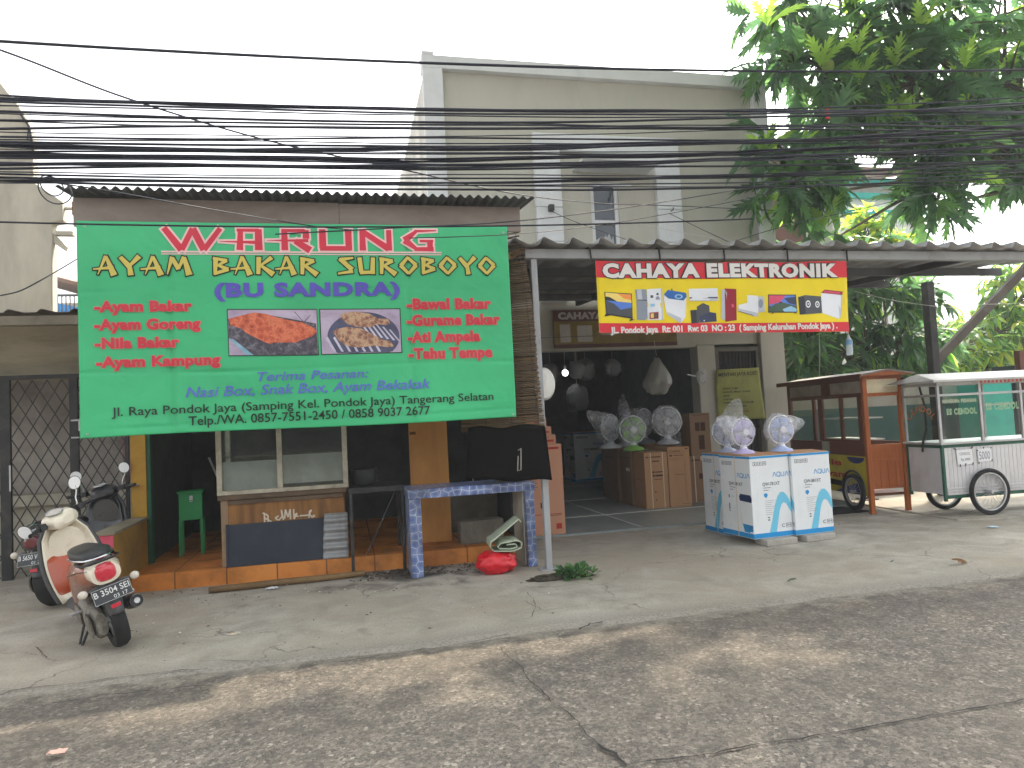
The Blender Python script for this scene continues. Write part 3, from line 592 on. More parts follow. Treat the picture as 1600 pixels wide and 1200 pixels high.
Sred = banner_mat('red_vinyl', srgb(212, 44, 58)); Syel = banner_mat('yellow_vinyl', srgb(236, 212, 22))
m = MB(); m.grid(sband(0, 1, 0), 70, 20); m.build('sheet', Syel, SBn, True, solid=.002)
m = MB(); m.grid(sband(.765, .999, .003), 70, 6); m.grid(sband(.001, .135, .003), 70, 5); m.build('red_band', Sred, SBn, True)
zs = lambda pts: [(920+a/3.81, 390+b/3.81) for a, b in pts]
def sline(a, b, cap):
    (a, b) = zs([a, b]); A = at(*a, 'y', SB_Y); Bq = at(*b, 'y', SB_Y); mx = (a[0]+b[0])/2; my = (a[1]+b[1])/2
    return A.x, Bq.x, (A.z+Bq.z)/2, at(mx, my-cap/3.81, 'y', SB_Y).z-at(mx, my, 'y', SB_Y).z
Mgw = banner_mat('silver_white_print', srgb(222, 220, 216)); Mdk = banner_mat('dark_outline_print', srgb(48, 36, 40))
x0, x1, z, cp = sline((82, 160), (1480, 162), 72)
words('CAHAYA ELEKTRONIK', x0-.008, x1+.008, z, cp, S_F, 'lettering', Mdk, SBn, .11, 0, 1.12, .006)
words('CAHAYA ELEKTRONIK', x0, x1, z, cp, S_F, 'lettering', Mgw, SBn, .06, 0, 1.12, .009)
x0, x1, z, cp = sline((130, 484), (1478, 476), 30)
words('JL. Pondok Jaya  Rt: 001  Rw: 03  NO : 23  ( Samping Kelurahan Pondok Jaya ) .', x0, x1, z-.004, cp*1.12, S_F, 'lettering', Mgw, SBn, .045, 0, 1, .007)
pc = {k: banner_mat('print_'+k, srgb(*c)) for k, c in dict(black=(44, 46, 52), dgrey=(76, 80, 86), lgrey=(190, 196, 206), white=(228, 232, 238), blue=(42, 104, 176), sky=(86, 128, 214), lb=(150, 200, 230), orange=(238, 150, 72), maroon=(150, 34, 52), pink=(216, 78, 110), cream=(240, 214, 120), navy=(52, 62, 92), green=(70, 96, 76), silver=(140, 150, 164)).items()}
def sp_pic(polys):
    ks = []; m = MB()
    for i, (k, pts) in enumerate(polys):
        if k not in ks: ks.append(k)
        P = [at(a, b, 'y', SB_Y) for a, b in zs(pts)]; m.add([S_F(p.x, p.z, .004+.0005*i) for p in P], [tuple(range(len(P)))], ks.index(k))
    m.build('appliance_picture', [pc[k] for k in ks], SBn, True)
circ = lambda x, y, rx, ry, n=20: [(x+rx*math.cos(2*math.pi*k/n), y+ry*math.sin(2*math.pi*k/n)) for k in range(n)]
sp_pic([('black', [(92, 252), (256, 262), (262, 412), (104, 386)]), ('cream', [(98, 256), (251, 267), (254, 318), (100, 302)]), ('orange', [(170, 262), (251, 267), (253, 300), (210, 292)]), ('sky', [(100, 302), (254, 318), (256, 345), (190, 358), (150, 322)]), ('dgrey', [(101, 304), (150, 322), (190, 358), (256, 345), (257, 404), (108, 380)]), ('black', [(100, 384), (135, 390), (92, 398)]), ('black', [(235, 408), (272, 416), (240, 428), (248, 412)])])
sp_pic([('silver', [(274, 238), (342, 236), (346, 300), (282, 298)]), ('silver', [(282, 302), (346, 304), (348, 408), (336, 420), (286, 418)]), ('lgrey', [(286, 240), (312, 238), (318, 298), (290, 298)]), ('black', [(287, 298), (346, 300), (346, 305), (287, 302)])])
sp_pic([('white', [(346, 236), (434, 230), (440, 420), (350, 420)]), ('lgrey', [(428, 232), (436, 230), (441, 420), (432, 421)]), ('dgrey', [(366, 272), (382, 272), (382, 288), (366, 288)]), ('dgrey', [(400, 262), (412, 256), (416, 270), (402, 272)]), ('silver', [(398, 284), (412, 276), (424, 298), (396, 298)]), ('lb', [(364, 324), (390, 322), (390, 338), (364, 340)]), ('maroon', [(360, 376), (412, 372), (412, 412), (360, 414)]), ('cream', [(366, 382), (384, 380), (384, 406), (366, 408)]), ('green', [(388, 384), (402, 382), (402, 404), (388, 404)])])
sp_pic([('white', [(446, 270), (470, 292), (566, 302), (580, 282), (574, 400), (546, 440), (462, 386), (446, 300)]), ('lgrey', [(466, 372), (548, 410), (546, 440), (462, 388)]), ('blue', [(446, 268), (470, 240), (578, 258), (582, 280), (562, 304), (474, 292)]), ('lb', circ(534, 280, 24, 14)), ('blue', circ(534, 280, 14, 8)), ('black', [(490, 232), (496, 232), (498, 244), (492, 244)])])
sp_pic([('white', [(594, 234), (764, 230), (770, 300), (762, 306), (596, 306)]), ('lgrey', [(596, 292), (768, 290), (762, 306), (597, 306)]), ('navy', [(597, 284), (766, 282), (767, 290), (598, 292)])])
sp_pic([('dgrey', [(640, 342), (678, 318), (716, 334), (722, 420), (660, 430)]), ('black', [(602, 362), (655, 358), (658, 436), (608, 440)]), ('navy', [(655, 400), (720, 372), (756, 378), (760, 428), (660, 436)]), ('dgrey', [(636, 362), (655, 360), (657, 434), (640, 436)]), ('white', circ(684, 424, 4, 4, 8))])
sp_pic([('lgrey', [(790, 240), (820, 234), (816, 420), (786, 412)]), ('maroon', [(806, 232), (874, 236), (880, 420), (812, 430)]), ('silver', [(806, 250), (814, 240), (818, 310), (808, 318)]), ('pink', [(846, 326), (860, 322), (866, 342), (850, 346)])])
sp_pic([('lgrey', [(996, 280), (1040, 282), (1046, 370), (1000, 374)]), ('white', [(890, 330), (940, 318), (940, 272), (1004, 276), (1008, 392), (990, 400), (888, 366)]), ('lgrey', [(890, 350), (1006, 378), (1006, 392), (990, 400), (888, 366)]), ('dgrey', [(892, 366), (980, 390), (980, 394), (892, 370)]), ('silver', circ(1020, 322, 14, 26))])
sp_pic([('black', [(1064, 268), (1234, 268), (1240, 376), (1066, 376)]), ('sky', [(1069, 273), (1229, 273), (1234, 340), (1069, 340)]), ('pink', [(1069, 273), (1170, 273), (1140, 312), (1069, 330)]), ('navy', [(1160, 290), (1230, 280), (1232, 330), (1190, 320)]), ('green', [(1069, 350), (1110, 322), (1160, 318), (1234, 336), (1235, 370), (1070, 370)]), ('lb', [(1150, 356), (1200, 336), (1234, 352), (1235, 370), (1160, 370)]), ('black', [(1090, 376), (1100, 376), (1080, 388)]), ('black', [(1216, 376), (1226, 376), (1238, 388)])])
sp_pic([('dgrey', [(1246, 282), (1290, 270), (1384, 278), (1388, 378), (1254, 388)]), ('black', [(1252, 286), (1284, 280), (1290, 380), (1256, 386)]), ('white', circ(1306, 324, 15, 22)), ('black', circ(1306, 324, 9, 14)), ('white', circ(1306, 324, 4, 6, 8)), ('white', circ(1361, 326, 13, 20)), ('black', circ(1361, 326, 8, 12)), ('white', circ(1361, 326, 4, 5, 8))])
sp_pic([('white', [(1384, 258), (1508, 270), (1504, 384), (1492, 414), (1390, 378)]), ('lgrey', [(1482, 268), (1508, 270), (1504, 384), (1492, 414)]), ('maroon', [(1384, 256), (1406, 238), (1510, 250), (1508, 270), (1480, 268)]), ('pink', [(1404, 244), (1500, 254), (1490, 264), (1400, 254)])])
m = MB()
for px_ in (922, 1030, 1131, 1230, 1323):
    a = at(px_, 386, 'y', 5.93); b = at(px_+4, 409, 'y', 5.90); c = at(px_-5, 386, 'y', 6.0); m.tube([(c.x, 6.04, 2.79), (c.x+.005, 5.99, 2.80), (a.x, 5.935, 2.775), (b.x, 5.925, 2.665)], .008, 6)
m.tube([cnr['bl'], cnr['bl']+Vector((-.03, .05, -.02)), (1.69, 6.0, 2.0)], .003, 5)
m.build('tie_strap', M_BLACKM, SBn, True)

# ================================================================ things at the food stall
Mcase = mat('worn_cream_aluminium', srgb(196, 190, 172), .55, .15, dirt=srgb(110, 100, 84), dscale=6, damt=.5)
T = thing('wooden_counter', 'worn plywood food counter with white chalk scribble', 'counter', (-.55, 6.75, .14))
m = MB(); m.box(-1.02, -.03, 6.745, 6.765, .14, .72); m.build('front_panel', M_PLY, T, True)
m = MB(); m.box(-1.08, -1.02, 6.735, 6.80, .14, .72); m.build('corner_post', mat('pale_worn_wood', srgb(168, 140, 112), .7, var=.2, dirt=srgb(100, 76, 56)), T, True, bevel=.003)
m = MB(); m.box(-1.08, -1.05, 6.80, 7.25, .14, .72); m.box(-.05, -.02, 6.80, 7.25, .14, .72); m.build('side_panel', M_PLY, T, True)
m = MB(); m.box(-1.10, .0, 6.70, 7.28, .72, .765); m.box(-1.02, -.03, 6.725, 6.74, .675, .715); m.build('top', mat('dark_worn_wood', srgb(110, 90, 70), .6, var=.25, dirt=srgb(56, 46, 38)), T, True, bevel=.004)
random.seed(3); m = MB()
chalk = [[(-.72, .50), (-.72, .585)], [(-.72, .54), (-.66, .50)], [(-.735, .585), (-.69, .56), (-.69, .50)], [(-.60, .55), (-.63, .53), (-.60, .51), (-.57, .54), (-.575, .60), (-.56, .51)], [(-.55, .52), (-.54, .60), (-.52, .53), (-.50, .60), (-.50, .51)], [(-.47, .60), (-.47, .51), (-.44, .56), (-.47, .545), (-.43, .53)], [(-.42, .535), (-.34, .535)], [(-.34, .51), (-.335, .57), (-.315, .58), (-.335, .545), (-.31, .51), (-.30, .535), (-.29, .515)]]
for L in chalk:
    for a, b in zip(L[:-1], L[1:]):
        d = (Vector(b)-Vector(a)); n = Vector((-d.y, d.x)).normalized()*.0065
        m.add([(a[0]-n.x, 6.7435-.00005*len(m.v), a[1]-n.y), (b[0]-n.x, 6.7435-.00005*len(m.v), b[1]-n.y), (b[0]+n.x, 6.7435-.00005*len(m.v), b[1]+n.y), (a[0]+n.x, 6.7435-.00005*len(m.v), a[1]+n.y)], [(0, 1, 2, 3)])
m.build('chalk_marks', mat('chalk', srgb(214, 204, 186), .9), T, True)
T = thing('display_case', 'glass food display case with cream aluminium frame on the wooden counter', 'display case', (-.55, 6.78, .765))
fr = MB()
for x in (-1.10, -.595, -.03): fr.box(x, x+.045, 6.69, 6.73, .80, 1.75)
fr.box(-1.10, .015, 6.685, 6.735, .765, .80); fr.box(-1.10, .015, 6.685, 6.735, 1.75, 1.79)
for x in (-1.10, -.03): fr.box(x, x+.045, 7.2, 7.24, .765, 1.79); fr.box(x+.01, x+.035, 6.735, 7.2, .765, .80); fr.box(x+.01, x+.035, 6.735, 7.2, 1.75, 1.79)
fr.build('frame', Mcase, T, True, bevel=.003)
m = MB(); m.box(-1.055, -.595, 6.708, 6.713, .80, 1.75); m.box(-.55, -.03, 6.708, 6.713, .80, 1.75); m.box(-1.08, -1.075, 6.735, 7.2, .80, 1.75); m.build('glass', M_GLASS, T, True)
m = MB(); m.box(-1.055, -.595, 6.722, 6.726, .80, 1.05); m.box(-.55, -.03, 6.722, 6.726, .83, 1.085); m.build('frosted_film', mat('grey_film', srgb(160, 162, 162), .55, var=.08, dirt=srgb(110, 108, 104), dscale=2), T, True)
m = MB(); m.box(-1.06, -.03, 6.74, 7.2, 1.085, 1.10); m.build('shelf', M_GLASS, T, True)
T = thing('blackboard', 'plain blue-black board leaning on the wooden counter', 'board', (-.6, 6.70, .14), tilt=(R(-3), 0))
m = MB(); m.box(-.42, .38, -.012, .0, .002, .365); m.box(-.44, -.42, -.016, .004, 0, .37); m.box(.38, .40, -.016, .004, 0, .37); m.build('panel', mat('blue_black_board', srgb(46, 54, 66), .6, var=.2, dirt=srgb(80, 84, 88), dscale=3, damt=.3), T, bevel=.002)
T = thing('corrugated_offcut', 'small grey corrugated sheet piece standing beside the dark board', 'sheet metal', (-.13, 6.66, .142), rz=R(-4), tilt=(R(-4), 0))
m = MB(); m.grid(lambda u, v: (-.10+.225*u+(.02*v if u < .5 else 0), -.011*math.sin(v*2*math.pi*5), .40*v), 6, 60); m.build('sheet', M_SHEET, T, solid=.003)
T = thing('storage_box_stand', 'small green painted wooden box on four thin legs', 'box stand', (-1.50, 7.68, .14), rz=R(6))
Mgr = mat('green_enamel', srgb(44, 150, 84), .5, var=.1, dirt=srgb(30, 90, 56), damt=.4)
m = MB(); m.box(-.105, .105, -.11, .11, .34, .60); m.prism([(-.12, -.125), (.115, -.125), (.115, .12), (-.12, .12)], .60, .62, 'xy'); m.build('box', Mgr, T, bevel=.004)
for x in (-.095, .095):
    for y in (-.1, .1): m = MB(); m.beam((x, y, .34), (x*1.03, y, 0), .028, .028); m.build('leg', Mgr, T)
m = MB(); m.box(-.008, .022, -.118, -.11, .535, .575); m.torus((.007, -.122, .53), .012, .003, 'y', 16, 6); m.build('padlock', M_ALU, T)
T = thing('mop', 'floor mop with long pale handle leaning in the dark stall corner', 'mop', (-1.15, 7.9, .14))
m = MB(); m.tube([(.12, 0, .03), (-.26, .25, .92)], .011, 8); m.build('handle', M_ALU, T)
m = MB(); m.loft([(-.06, .12, .04, .06, .035, 2), (0, .12, .06, .10, .06, 2), (.06, .12, .04, .06, .035, 2)], 14); m.build('head', mat('blue_mop_cloth', srgb(44, 84, 140), .9, bump=.8, bscale=60), T)
T = thing('steel_table', 'dark sooty steel cooking table with thin crossed braces', 'table', (.26, 6.7, .14))
m = MB(); m.box(.01, .50, 6.52, 7.1, .715, .765); m.build('top', M_BLACKM, T, True, bevel=.003)
for x, y in ((.03, 6.54), (.48, 6.54), (.03, 7.08), (.48, 7.08)): m = MB(); m.box(x-.014, x+.014, y-.014, y+.014, .14 if y > 6.63 else 0, .715); m.build('leg', M_BLACKM, T, True)
m = MB(); m.tube([(.15, 6.54, .17), (.42, 6.54, .71)], .007, 6); m.build('brace', M_BLACKM, T, True)
M_SOOT = mat('sooty_metal', srgb(60, 62, 62), .55, .4, var=.3, dirt=srgb(26, 26, 26), damt=.5)
T = thing('cooking_pot', 'dark dented cooking pot standing on the sooty steel table', 'pot', (.16, 6.82, .765))
m = MB(); m.lathe([(.001, .0), (.10, .0), (.115, .02), (.118, .14), (.126, .145), (.122, .15), (.11, .14), (.108, .03), (.001, .02)], 24); m.build('body', M_SOOT, T)
m = MB(); [m.torus((s*.128, 0, .12), .018, .005, 'y', 14, 6) for s in (-1, 1)]; m.build('handle', M_SOOT, T)
T = thing('plywood_sheet', 'tall orange plywood sheet standing behind the blue tiled counter', 'board', (.80, 7.1, .14), rz=R(-6), tilt=(R(-4), 0))
m = MB(); m.box(-.19, .19, -.012, .012, 0, 1.75); m.build('panel', M_BOARD, T, bevel=.002)
m = MB(); m.box(-.18, -.12, -.0135, -.012, 1.06, 1.09); m.build('sticker', mat('brown_sticker', srgb(112, 70, 40), .6), T)
# blue tiled counter
def bluetile():
    g = N('blue_pattern_tile'); v = g.pos(); vo = g.n('ShaderNodeTexVoronoi', feature='DISTANCE_TO_EDGE'); vo.inputs['Scale'].default_value = 15; vo.inputs['Randomness'].default_value = .6; g.l(v, vo.inputs['Vector'])
    vc = g.n('ShaderNodeTexVoronoi'); vc.inputs['Scale'].default_value = 15; vc.inputs['Randomness'].default_value = .6; g.l(v, vc.inputs['Vector'])
    c = g.ramp(vc.outputs['Distance'], [(.0, srgb(78, 98, 158)), (.25, srgb(98, 118, 176)), (.5, srgb(132, 150, 196))]); c = g.mix(g.ramp(vo.outputs['Distance'], [(.03, 1), (.055, 0)]), c, srgb(206, 214, 230))
    n = g.noise(v, 3.5, 5, .65); c = g.mix(g.ramp(n, [(.38, 0), (.68, .8)]), c, srgb(70, 78, 94)); return g.done(g.bsdf(c, .3, spec=.5))
M_BT = bluetile()
T = thing('tiled_counter', 'masonry counter clad in blue patterned tiles on two legs', 'counter', (1.05, 6.35, 0))
m = MB(); m.box(.50, 1.62, 6.17, 6.66, .665, .745); m.build('top', M_BT, T, True, bevel=.006)
m = MB(); m.box(.51, .61, 6.18, 6.64, 0, .664); m.build('leg', M_BT, T, True, bevel=.005)
m = MB(); m.box(1.53, 1.61, 6.18, 6.26, .0, .664); m.build('leg', M_BT, T, True, bevel=.005)
m = MB(); m.box(1.52, 1.615, 6.262, 6.64, 0, .664); m.build('inner_wall', M_OLDCONC, T, True)
m = MB(); m.box(1.30, 1.40, 6.25, 6.40, .746, .80); m.box(1.42, 1.52, 6.22, 6.30, .746, .785); tag(m.build('rag', mat('grey_rag', srgb(120, 118, 112), .9, bump=.5), None, sub=2, bevel=.02), 'crumpled grey rag on the blue tiled counter top', 'cloth')
T = thing('concrete_block', 'rough grey masonry block under the blue tiled counter', 'block', (1.2, 6.85, .14))
m = MB(); m.box(-.17, .25, -.08, .10, 0, .22); m.build('body', mat('rough_block', srgb(128, 124, 112), .95, var=.2, bump=1, bscale=18, dirt=srgb(76, 72, 64)), T, bevel=.012)
T = thing('block_wall', 'low unplastered grey block wall inside the stall', 'wall', (1.2, 7.6, .14))
m = MB(); m.box(-.28, .36, -.05, .05, 0, .50); m.build('body', mat('rough_block', (0, 0, 0)), T, bevel=.008)
# red plastic bag and folded tarpaulin
def blob(rx, ry, rz, amp, seed, flat=.0, n=36, sc_=3.2, e=2.2):
    m = MB()
    def f(u, v):
        a = 2*math.pi*u; b = math.pi*(v-.5); c = abs(math.cos(b))**(2/e); d = Vector((math.copysign(abs(math.cos(a))**(2/e), math.cos(a))*c, math.copysign(abs(math.sin(a))**(2/e), math.sin(a))*c, math.copysign(abs(math.sin(b))**(2/e), math.sin(b))))
        k = 1+amp*(noise.noise(d*sc_+Vector((seed, 0, 0)))+.6*abs(noise.noise(d*sc_*2.3+Vector((seed, 5, 0)))))
        return Vector((d.x*rx*k, d.y*ry*k, max(-rz*.98, d.z*rz*k)))
    m.grid(f, n, n//2); return m
def plastic(name, col, trans=.35, rough=.28):
    g = N(name); b = g.bsdf(col, rough, spec=.5); t = g.n('ShaderNodeBsdfTransparent'); t.inputs[0].default_value = (*[min(1, c*1.2+.1) for c in col], 1)
    x = g.n('ShaderNodeMixShader'); x.inputs[0].default_value = trans; g.l(b, x.inputs[1]); g.l(t.outputs[0], x.inputs[2]); return g.done(x.outputs[0])
m = blob(.165, .13, .095, .17, 3.3, n=56, sc_=2.6); m.shift((1.22, 6.08, .088)); o = m.build('plastic_bag', mat('red_plastic', srgb(206, 30, 44), .32, var=.15, scale=8, spec=.5, bump=.6, bscale=22), None, weld=True, auto=180); tag(o, 'full red plastic bag on the ground under the blue counter', 'bag')
T = thing('folded_tarpaulin', 'loosely folded pale green tarpaulin lying on the red plastic bag', 'tarpaulin', (1.31, 6.12, .175), rz=R(-4))
m = MB(); prof = [(.13, .25), (.115, .275), (-.10, .12), (-.135, .10), (-.14, .055), (-.11, .02), (.05, .012), (.12, .035), (.13, .075), (.08, .10), (-.05, .085), (-.075, .06), (-.06, .035), (.03, .03), (.09, .05), (.07, .072), (-.02, .066)]
pr = []
for a, b in zip(prof[:-1], prof[1:]):
    for k in range(5): t = k/5; pr.append((a[0]+(b[0]-a[0])*t, a[1]+(b[1]-a[1])*t))
m.grid(lambda u, v: (lambda p: (p[0]+.006*noise.noise((u*9, v*3, 1)), -.14+.28*v+.012*noise.noise((u*6, v*2, 5)), p[1]+.008*noise.noise((u*11, v*4, 2))))(pr[min(len(pr)-1, int(u*(len(pr)-1)))]), len(pr)-1, 8)
m.build('sheet', mat('pale_green_tarp', srgb(176, 186, 164), .55, var=.1, scale=6), T, solid=.006)
# bamboo blind and the black tarp on its foot, tied at the stall's right end
T = thing('bamboo_blind', 'weathered bamboo slat blind hanging at the right end of the stall', 'blind', (1.5, 5.9, 2.9))
def blind(u, v):     # u across, v from the top down
    top = Vector((1.10+.42*u, 6.22-.33*u, 2.90)); bot = Vector((1.00+.66*u, 6.25-.42*u, 1.22)); p = top.lerp(bot, v); p.z -= .02*u*0; p.x += .02*math.sin(v*5)*u
    return p
m = MB()
for k in range(96):
    v = k/95; a = blind(0, v); b = blind(1, v); j = random.uniform(-.006, .006)
    if k < 14 and k % 2: b = blind(random.uniform(.7, .95), v+.012)
    m.tube([a+Vector((0, 0, j)), a.lerp(b, .5)+Vector((0, .004*math.sin(k), 0)), b+Vector((random.uniform(-.004, .012), 0, -j))], .0075, 5)
m.build('slats', mat('weathered_bamboo', srgb(118, 98, 72), .7, var=.3, scale=8, dirt=srgb(60, 50, 40), dscale=3, damt=.6, stretch=(.4, .4, 6)), T, True)
m = MB()
for u in (.3, .62, .93): m.tube([blind(u, v/20)+Vector((0, -.010, 0)) for v in range(21)], .003, 5)
m.build('cord', M_BLACKM, T, True)
o_ = MB(); tw = lambda u, v: (lambda a, b: a.lerp(b, v)+Vector((0, -.012-.02*v*math.sin(u*4), .012*math.sin(u*9)*(1 if v > .9 else .3))))(Vector((1.05+.59*u, 6.22-.40*u, 1.245+.01*math.sin(u*11))), Vector((1.02+.66*u, 6.24-.42*u, .80-.03*u)))
o_.grid(tw, 24, 10); T = thing('tarp_flap', 'black tarp sheet hanging from the lower edge of the bamboo blind', 'tarp', (1.4, 6.0, 1.24)); o_.build('sheet', mat('black_tarp', srgb(17, 17, 16), .9, var=.25, dirt=srgb(26, 24, 21), damt=.3, spec=.1), T, True, solid=.003)
m = MB(); m.tube([tw(.63, .45)+Vector((0, -.02, 0)), tw(.66, .42)+Vector((0, -.03, 0)), tw(.65, .6)+Vector((0, -.035, 0)), tw(.64, .8)+Vector((0, -.03, 0)), tw(.60, .82)+Vector((0, -.03, 0)), tw(.62, .55)+Vector((0, -.03, 0))], .004, 5); m.build('cord_loop', mat('white_cord', srgb(200, 198, 190), .7), T, True)
# bamboo pole and rubbish along the step
m = MB(); m.tube([(-1.13, 6.36, .03), (-.6, 6.40, .032), (-.1, 6.43, .03), (.12, 6.46, .03)], [.026, .028, .025, .024], 10); tag(m.build('bamboo_pole', mat('old_bamboo', srgb(122, 98, 66), .75, var=.3, dirt=srgb(60, 48, 36)), bevel=.003), 'old bamboo pole lying on the ground along the orange step', 'pole')

# ================================================================ cartons, fans and other shop stock
M_CARD = mat('brown_cardboard', srgb(182, 140, 104), .85, var=.06, scale=2, dirt=srgb(150, 108, 76), dscale=1.5, damt=.35)
M_CARDP = mat('pinkish_cardboard', srgb(204, 150, 122), .85, var=.05, scale=2)
M_CARDD = mat('dull_cardboard', srgb(140, 112, 88), .85, var=.08, scale=2)
M_INK = mat('brown_print', srgb(74, 46, 34), .8); M_REDP = mat('red_carton_print', srgb(176, 52, 44), .8)
M_STRAP = mat('clear_strap', srgb(214, 196, 168), .35)
def carton(label, loc, w, d, h, rz=0, M=M_CARD, bars=(), texts=(), straps=(), side=(), name='cardboard_box', group=None, mats=None):
    T = thing(name, label, 'box', loc, rz, group)
    m = MB(); m.box(0, w, 0, d, 0, h); m.build('body', M, T, bevel=.004)
    m = MB(); m.box(w*.0+.004, w-.004, d/2-.03, d/2+.03, h, h+.0012); m.box(w/2-.03, w/2+.03, -.0012, 0, h-.06, h-.004) if w > d else None
    m.build('tape', M_STRAP, T)
    ks = {}
    for (u0, u1, v0, v1, mm) in bars:
        ks.setdefault(mm, MB()).add([(u0*w, -.001, v0*h), (u1*w, -.001, v0*h), (u1*w, -.001, v1*h), (u0*w, -.001, v1*h)], [(0, 1, 2, 3)])
    for (u0, u1, v0, v1, mm) in side:
        ks.setdefault(mm, MB()).add([(-.001, d-u0*d, v0*h), (-.001, d-u1*d, v0*h), (-.001, d-u1*d, v1*h), (-.001, d-u0*d, v1*h)], [(0, 1, 2, 3)])
    for (s, u0, u1, v, c, mm, bold, sh) in texts:
        put_text(ks.setdefault(mm, MB()), s, u0*w, u1*w, v*h, c*h, lambda a, b, l: (a, -l, b), bold, sh, off=.0016)
    for mm, mb in ks.items(): mb.build('print', {'ink': M_INK, 'red': M_REDP, 'white': M_STRAP, 'cyan': M_CYAN}[mm], T)
    if straps:
        m = MB()
        for u in straps: m.box(u*w-.006, u*w+.006, -.003, -.0015, 0, h+.003); m.box(u*w-.006, u*w+.006, -.0015, d, h+.0015, h+.003)
        m.build('strap', M_STRAP, T)
    return T
M_CWHITE = mat('white_carton', srgb(226, 230, 232), .6, var=.03, dirt=srgb(196, 200, 204), damt=.3); M_CBLUE = mat('blue_carton_print', srgb(28, 144, 208), .6, var=.05)
M_CYAN = mat('light_blue_print', srgb(112, 196, 226), .6, var=.03); M_GREYP = mat('grey_print', srgb(104, 108, 116), .7); M_NAVY = mat('navy_print', srgb(36, 52, 92), .6)
def washer_box(label, loc, w, d, h, rz, code):
    T = thing('washing_machine_box', label, 'box', loc, rz, 'white washing machine cartons')
    m = MB(); m.box(0, w, 0, d, 0, h); m.build('body', M_CWHITE, T, bevel=.004)
    m = MB(); m.box(-.0015, w+.0015, -.0015, d+.0015, .006, .05); m.build('blue_band', M_CBLUE, T); m = MB(); m.box(-.0015, w+.0015, -.0015, d+.0015, h-.022, h-.002); m.build('blue_band', M_CBLUE, T)
    m = MB()
    for k, (a, b) in enumerate(((.004, d/2-.002), (d/2+.002, d-.004))):
        m.hexa([(.004, a, h+.0005), (w-.004, a, h+.0005), (w-.004, b, h+.0005), (.004, b, h+.0005), (.004, a, h+.004+(.012 if k else .0)), (w-.004, a, h+.004+(.012 if k else 0)), (w-.004, b, h+.006+(0 if k else .012)), (.004, b, h+.006+(0 if k else .012))])
    m.build('top_flap', M_CARD, T)
    FF = lambda u, v, l=0: (u*w, -.001-l, v*h); LF = lambda u, v, l=0: (-.001-l, d-u*d, v*h)
    P = {k: MB() for k in 'bcgn'}
    def rect(F, u0, u1, v0, v1, k, l=0): P[k].add([F(u0, v0, l), F(u1, v0, l), F(u1, v1, l), F(u0, v1, l)], [(0, 1, 2, 3)])
    for F, left in ((FF, 0), (LF, 1)):
        for i in range(3):     # care symbols
            a = .08+i*.12; e = .006
            for q in ((a, a+.10, .885, .891), (a, a+.10, .925, .931), (a, a+.012, .891, .925), (a+.088, a+.10, .891, .925)): rect(F, *q, 'g')
            rect(F, a+.035, a+.065, .898, .917, 'g')
        u0 = .57
        # AQUA in thin round capitals
        for i, ch in enumerate('VQUV'):
            cx = u0+i*.105; r = .045
            if ch == 'V': pts = [[(cx, .735), (cx+.04, .79), (cx+.05, .79), (cx+.09, .735)]]
            elif ch == 'Q': pts = [[(cx+.045+r*math.cos(q), .763+.028*math.sin(q)) for q in [2*math.pi*t/18 for t in range(19)]], [(cx+.055, .75), (cx+.09, .732)]]
            else: pts = [[(cx+.008, .79), (cx+.008, .752), (cx+.025, .738), (cx+.065, .738), (cx+.082, .752), (cx+.082, .79)]]
            for L in pts:
                for a, b in zip(L[:-1], L[1:]):
                    dx, dy = (b[0]-a[0])*w, (b[1]-a[1])*h; ll = math.hypot(dx, dy) or 1; nx, ny = -dy/ll*.0034/w, dx/ll*.0034/h; q = .0000006*len(P['b'].v)
                    P['b'].add([F(a[0]-nx, a[1]-ny, q), F(b[0]-nx, b[1]-ny, q), F(b[0]+nx, b[1]+ny, q), F(a[0]+nx, a[1]+ny, q)], [(0, 1, 2, 3)])
        put_text(P['g'], code, .29, .74, .635, .038, lambda a, b, l: F(a, b, l), .03)
        rect(F, .31, .50, .605, .612, 'g'); rect(F, .31, .44, .575, .582, 'g')
        if not left or code.startswith('QW-88'):
            P['b'].add([F(.36+.05*math.cos(q), .52+.025*math.sin(q)) for q in [2*math.pi*t/16 for t in range(16)]], [tuple(range(16))]); rect(F, .35, .38, .485, .5, 'b')
            for k in range(8): rect(F, .33, .60-.05*(k % 3), .45-.024*k, .453-.024*k, 'g')
            rect(F, .38, .43, .24, .255, 'g'); rect(F, .38, .43, .21, .225, 'g')
            out = [(.40, .062), (.49, .22), (.58, .40), (.66, .50), (.74, .545), (.83, .54), (.91, .49), (1, .40)]; inn = [(1, .28), (.94, .33), (.87, .40), (.80, .415), (.745, .39), (.69, .32), (.63, .18), (.58, .062)]
            pts = out+inn; n = len(out)
            for i in range(n-1): P['c'].add([F(*out[i]), F(*out[i+1]), F(*inn[n-2-i]), F(*inn[n-1-i])], [(0, 1, 2, 3)])
        else:                    # drawing of a top-loading washer
            P['n'].add([F(*q) for q in ((.60, .50), (.64, .535), (.96, .53), (1.0, .49), (.99, .44), (.62, .45))], [tuple(range(6))])
            P['g'].add([F(*q, .0004) for q in ((.60, .45), (.602, .452), (.66, .16), (.655, .155))], [(0, 1, 2, 3)])
            P['b'].add([F(*q) for q in ((.67, .17), (.99, .165), (.985, .09), (.90, .085), (.88, .07), (.72, .075))], [tuple(range(6))])
            rect(F, .26, .30, .47, .51, 'g'); rect(F, .26, .29, .32, .40, 'n'); rect(F, .25, .31, .30, .31, 'g'); rect(F, .36, .45, .49, .494, 'g')
        # certification marks
        put_text(P['g'], 'C', .72, .80, .115, .04, lambda a, b, l: F(a, b, l), .02); put_text(P['g'], 'SN', .85, .95, .125, .025, lambda a, b, l: F(a, b, l), .02)
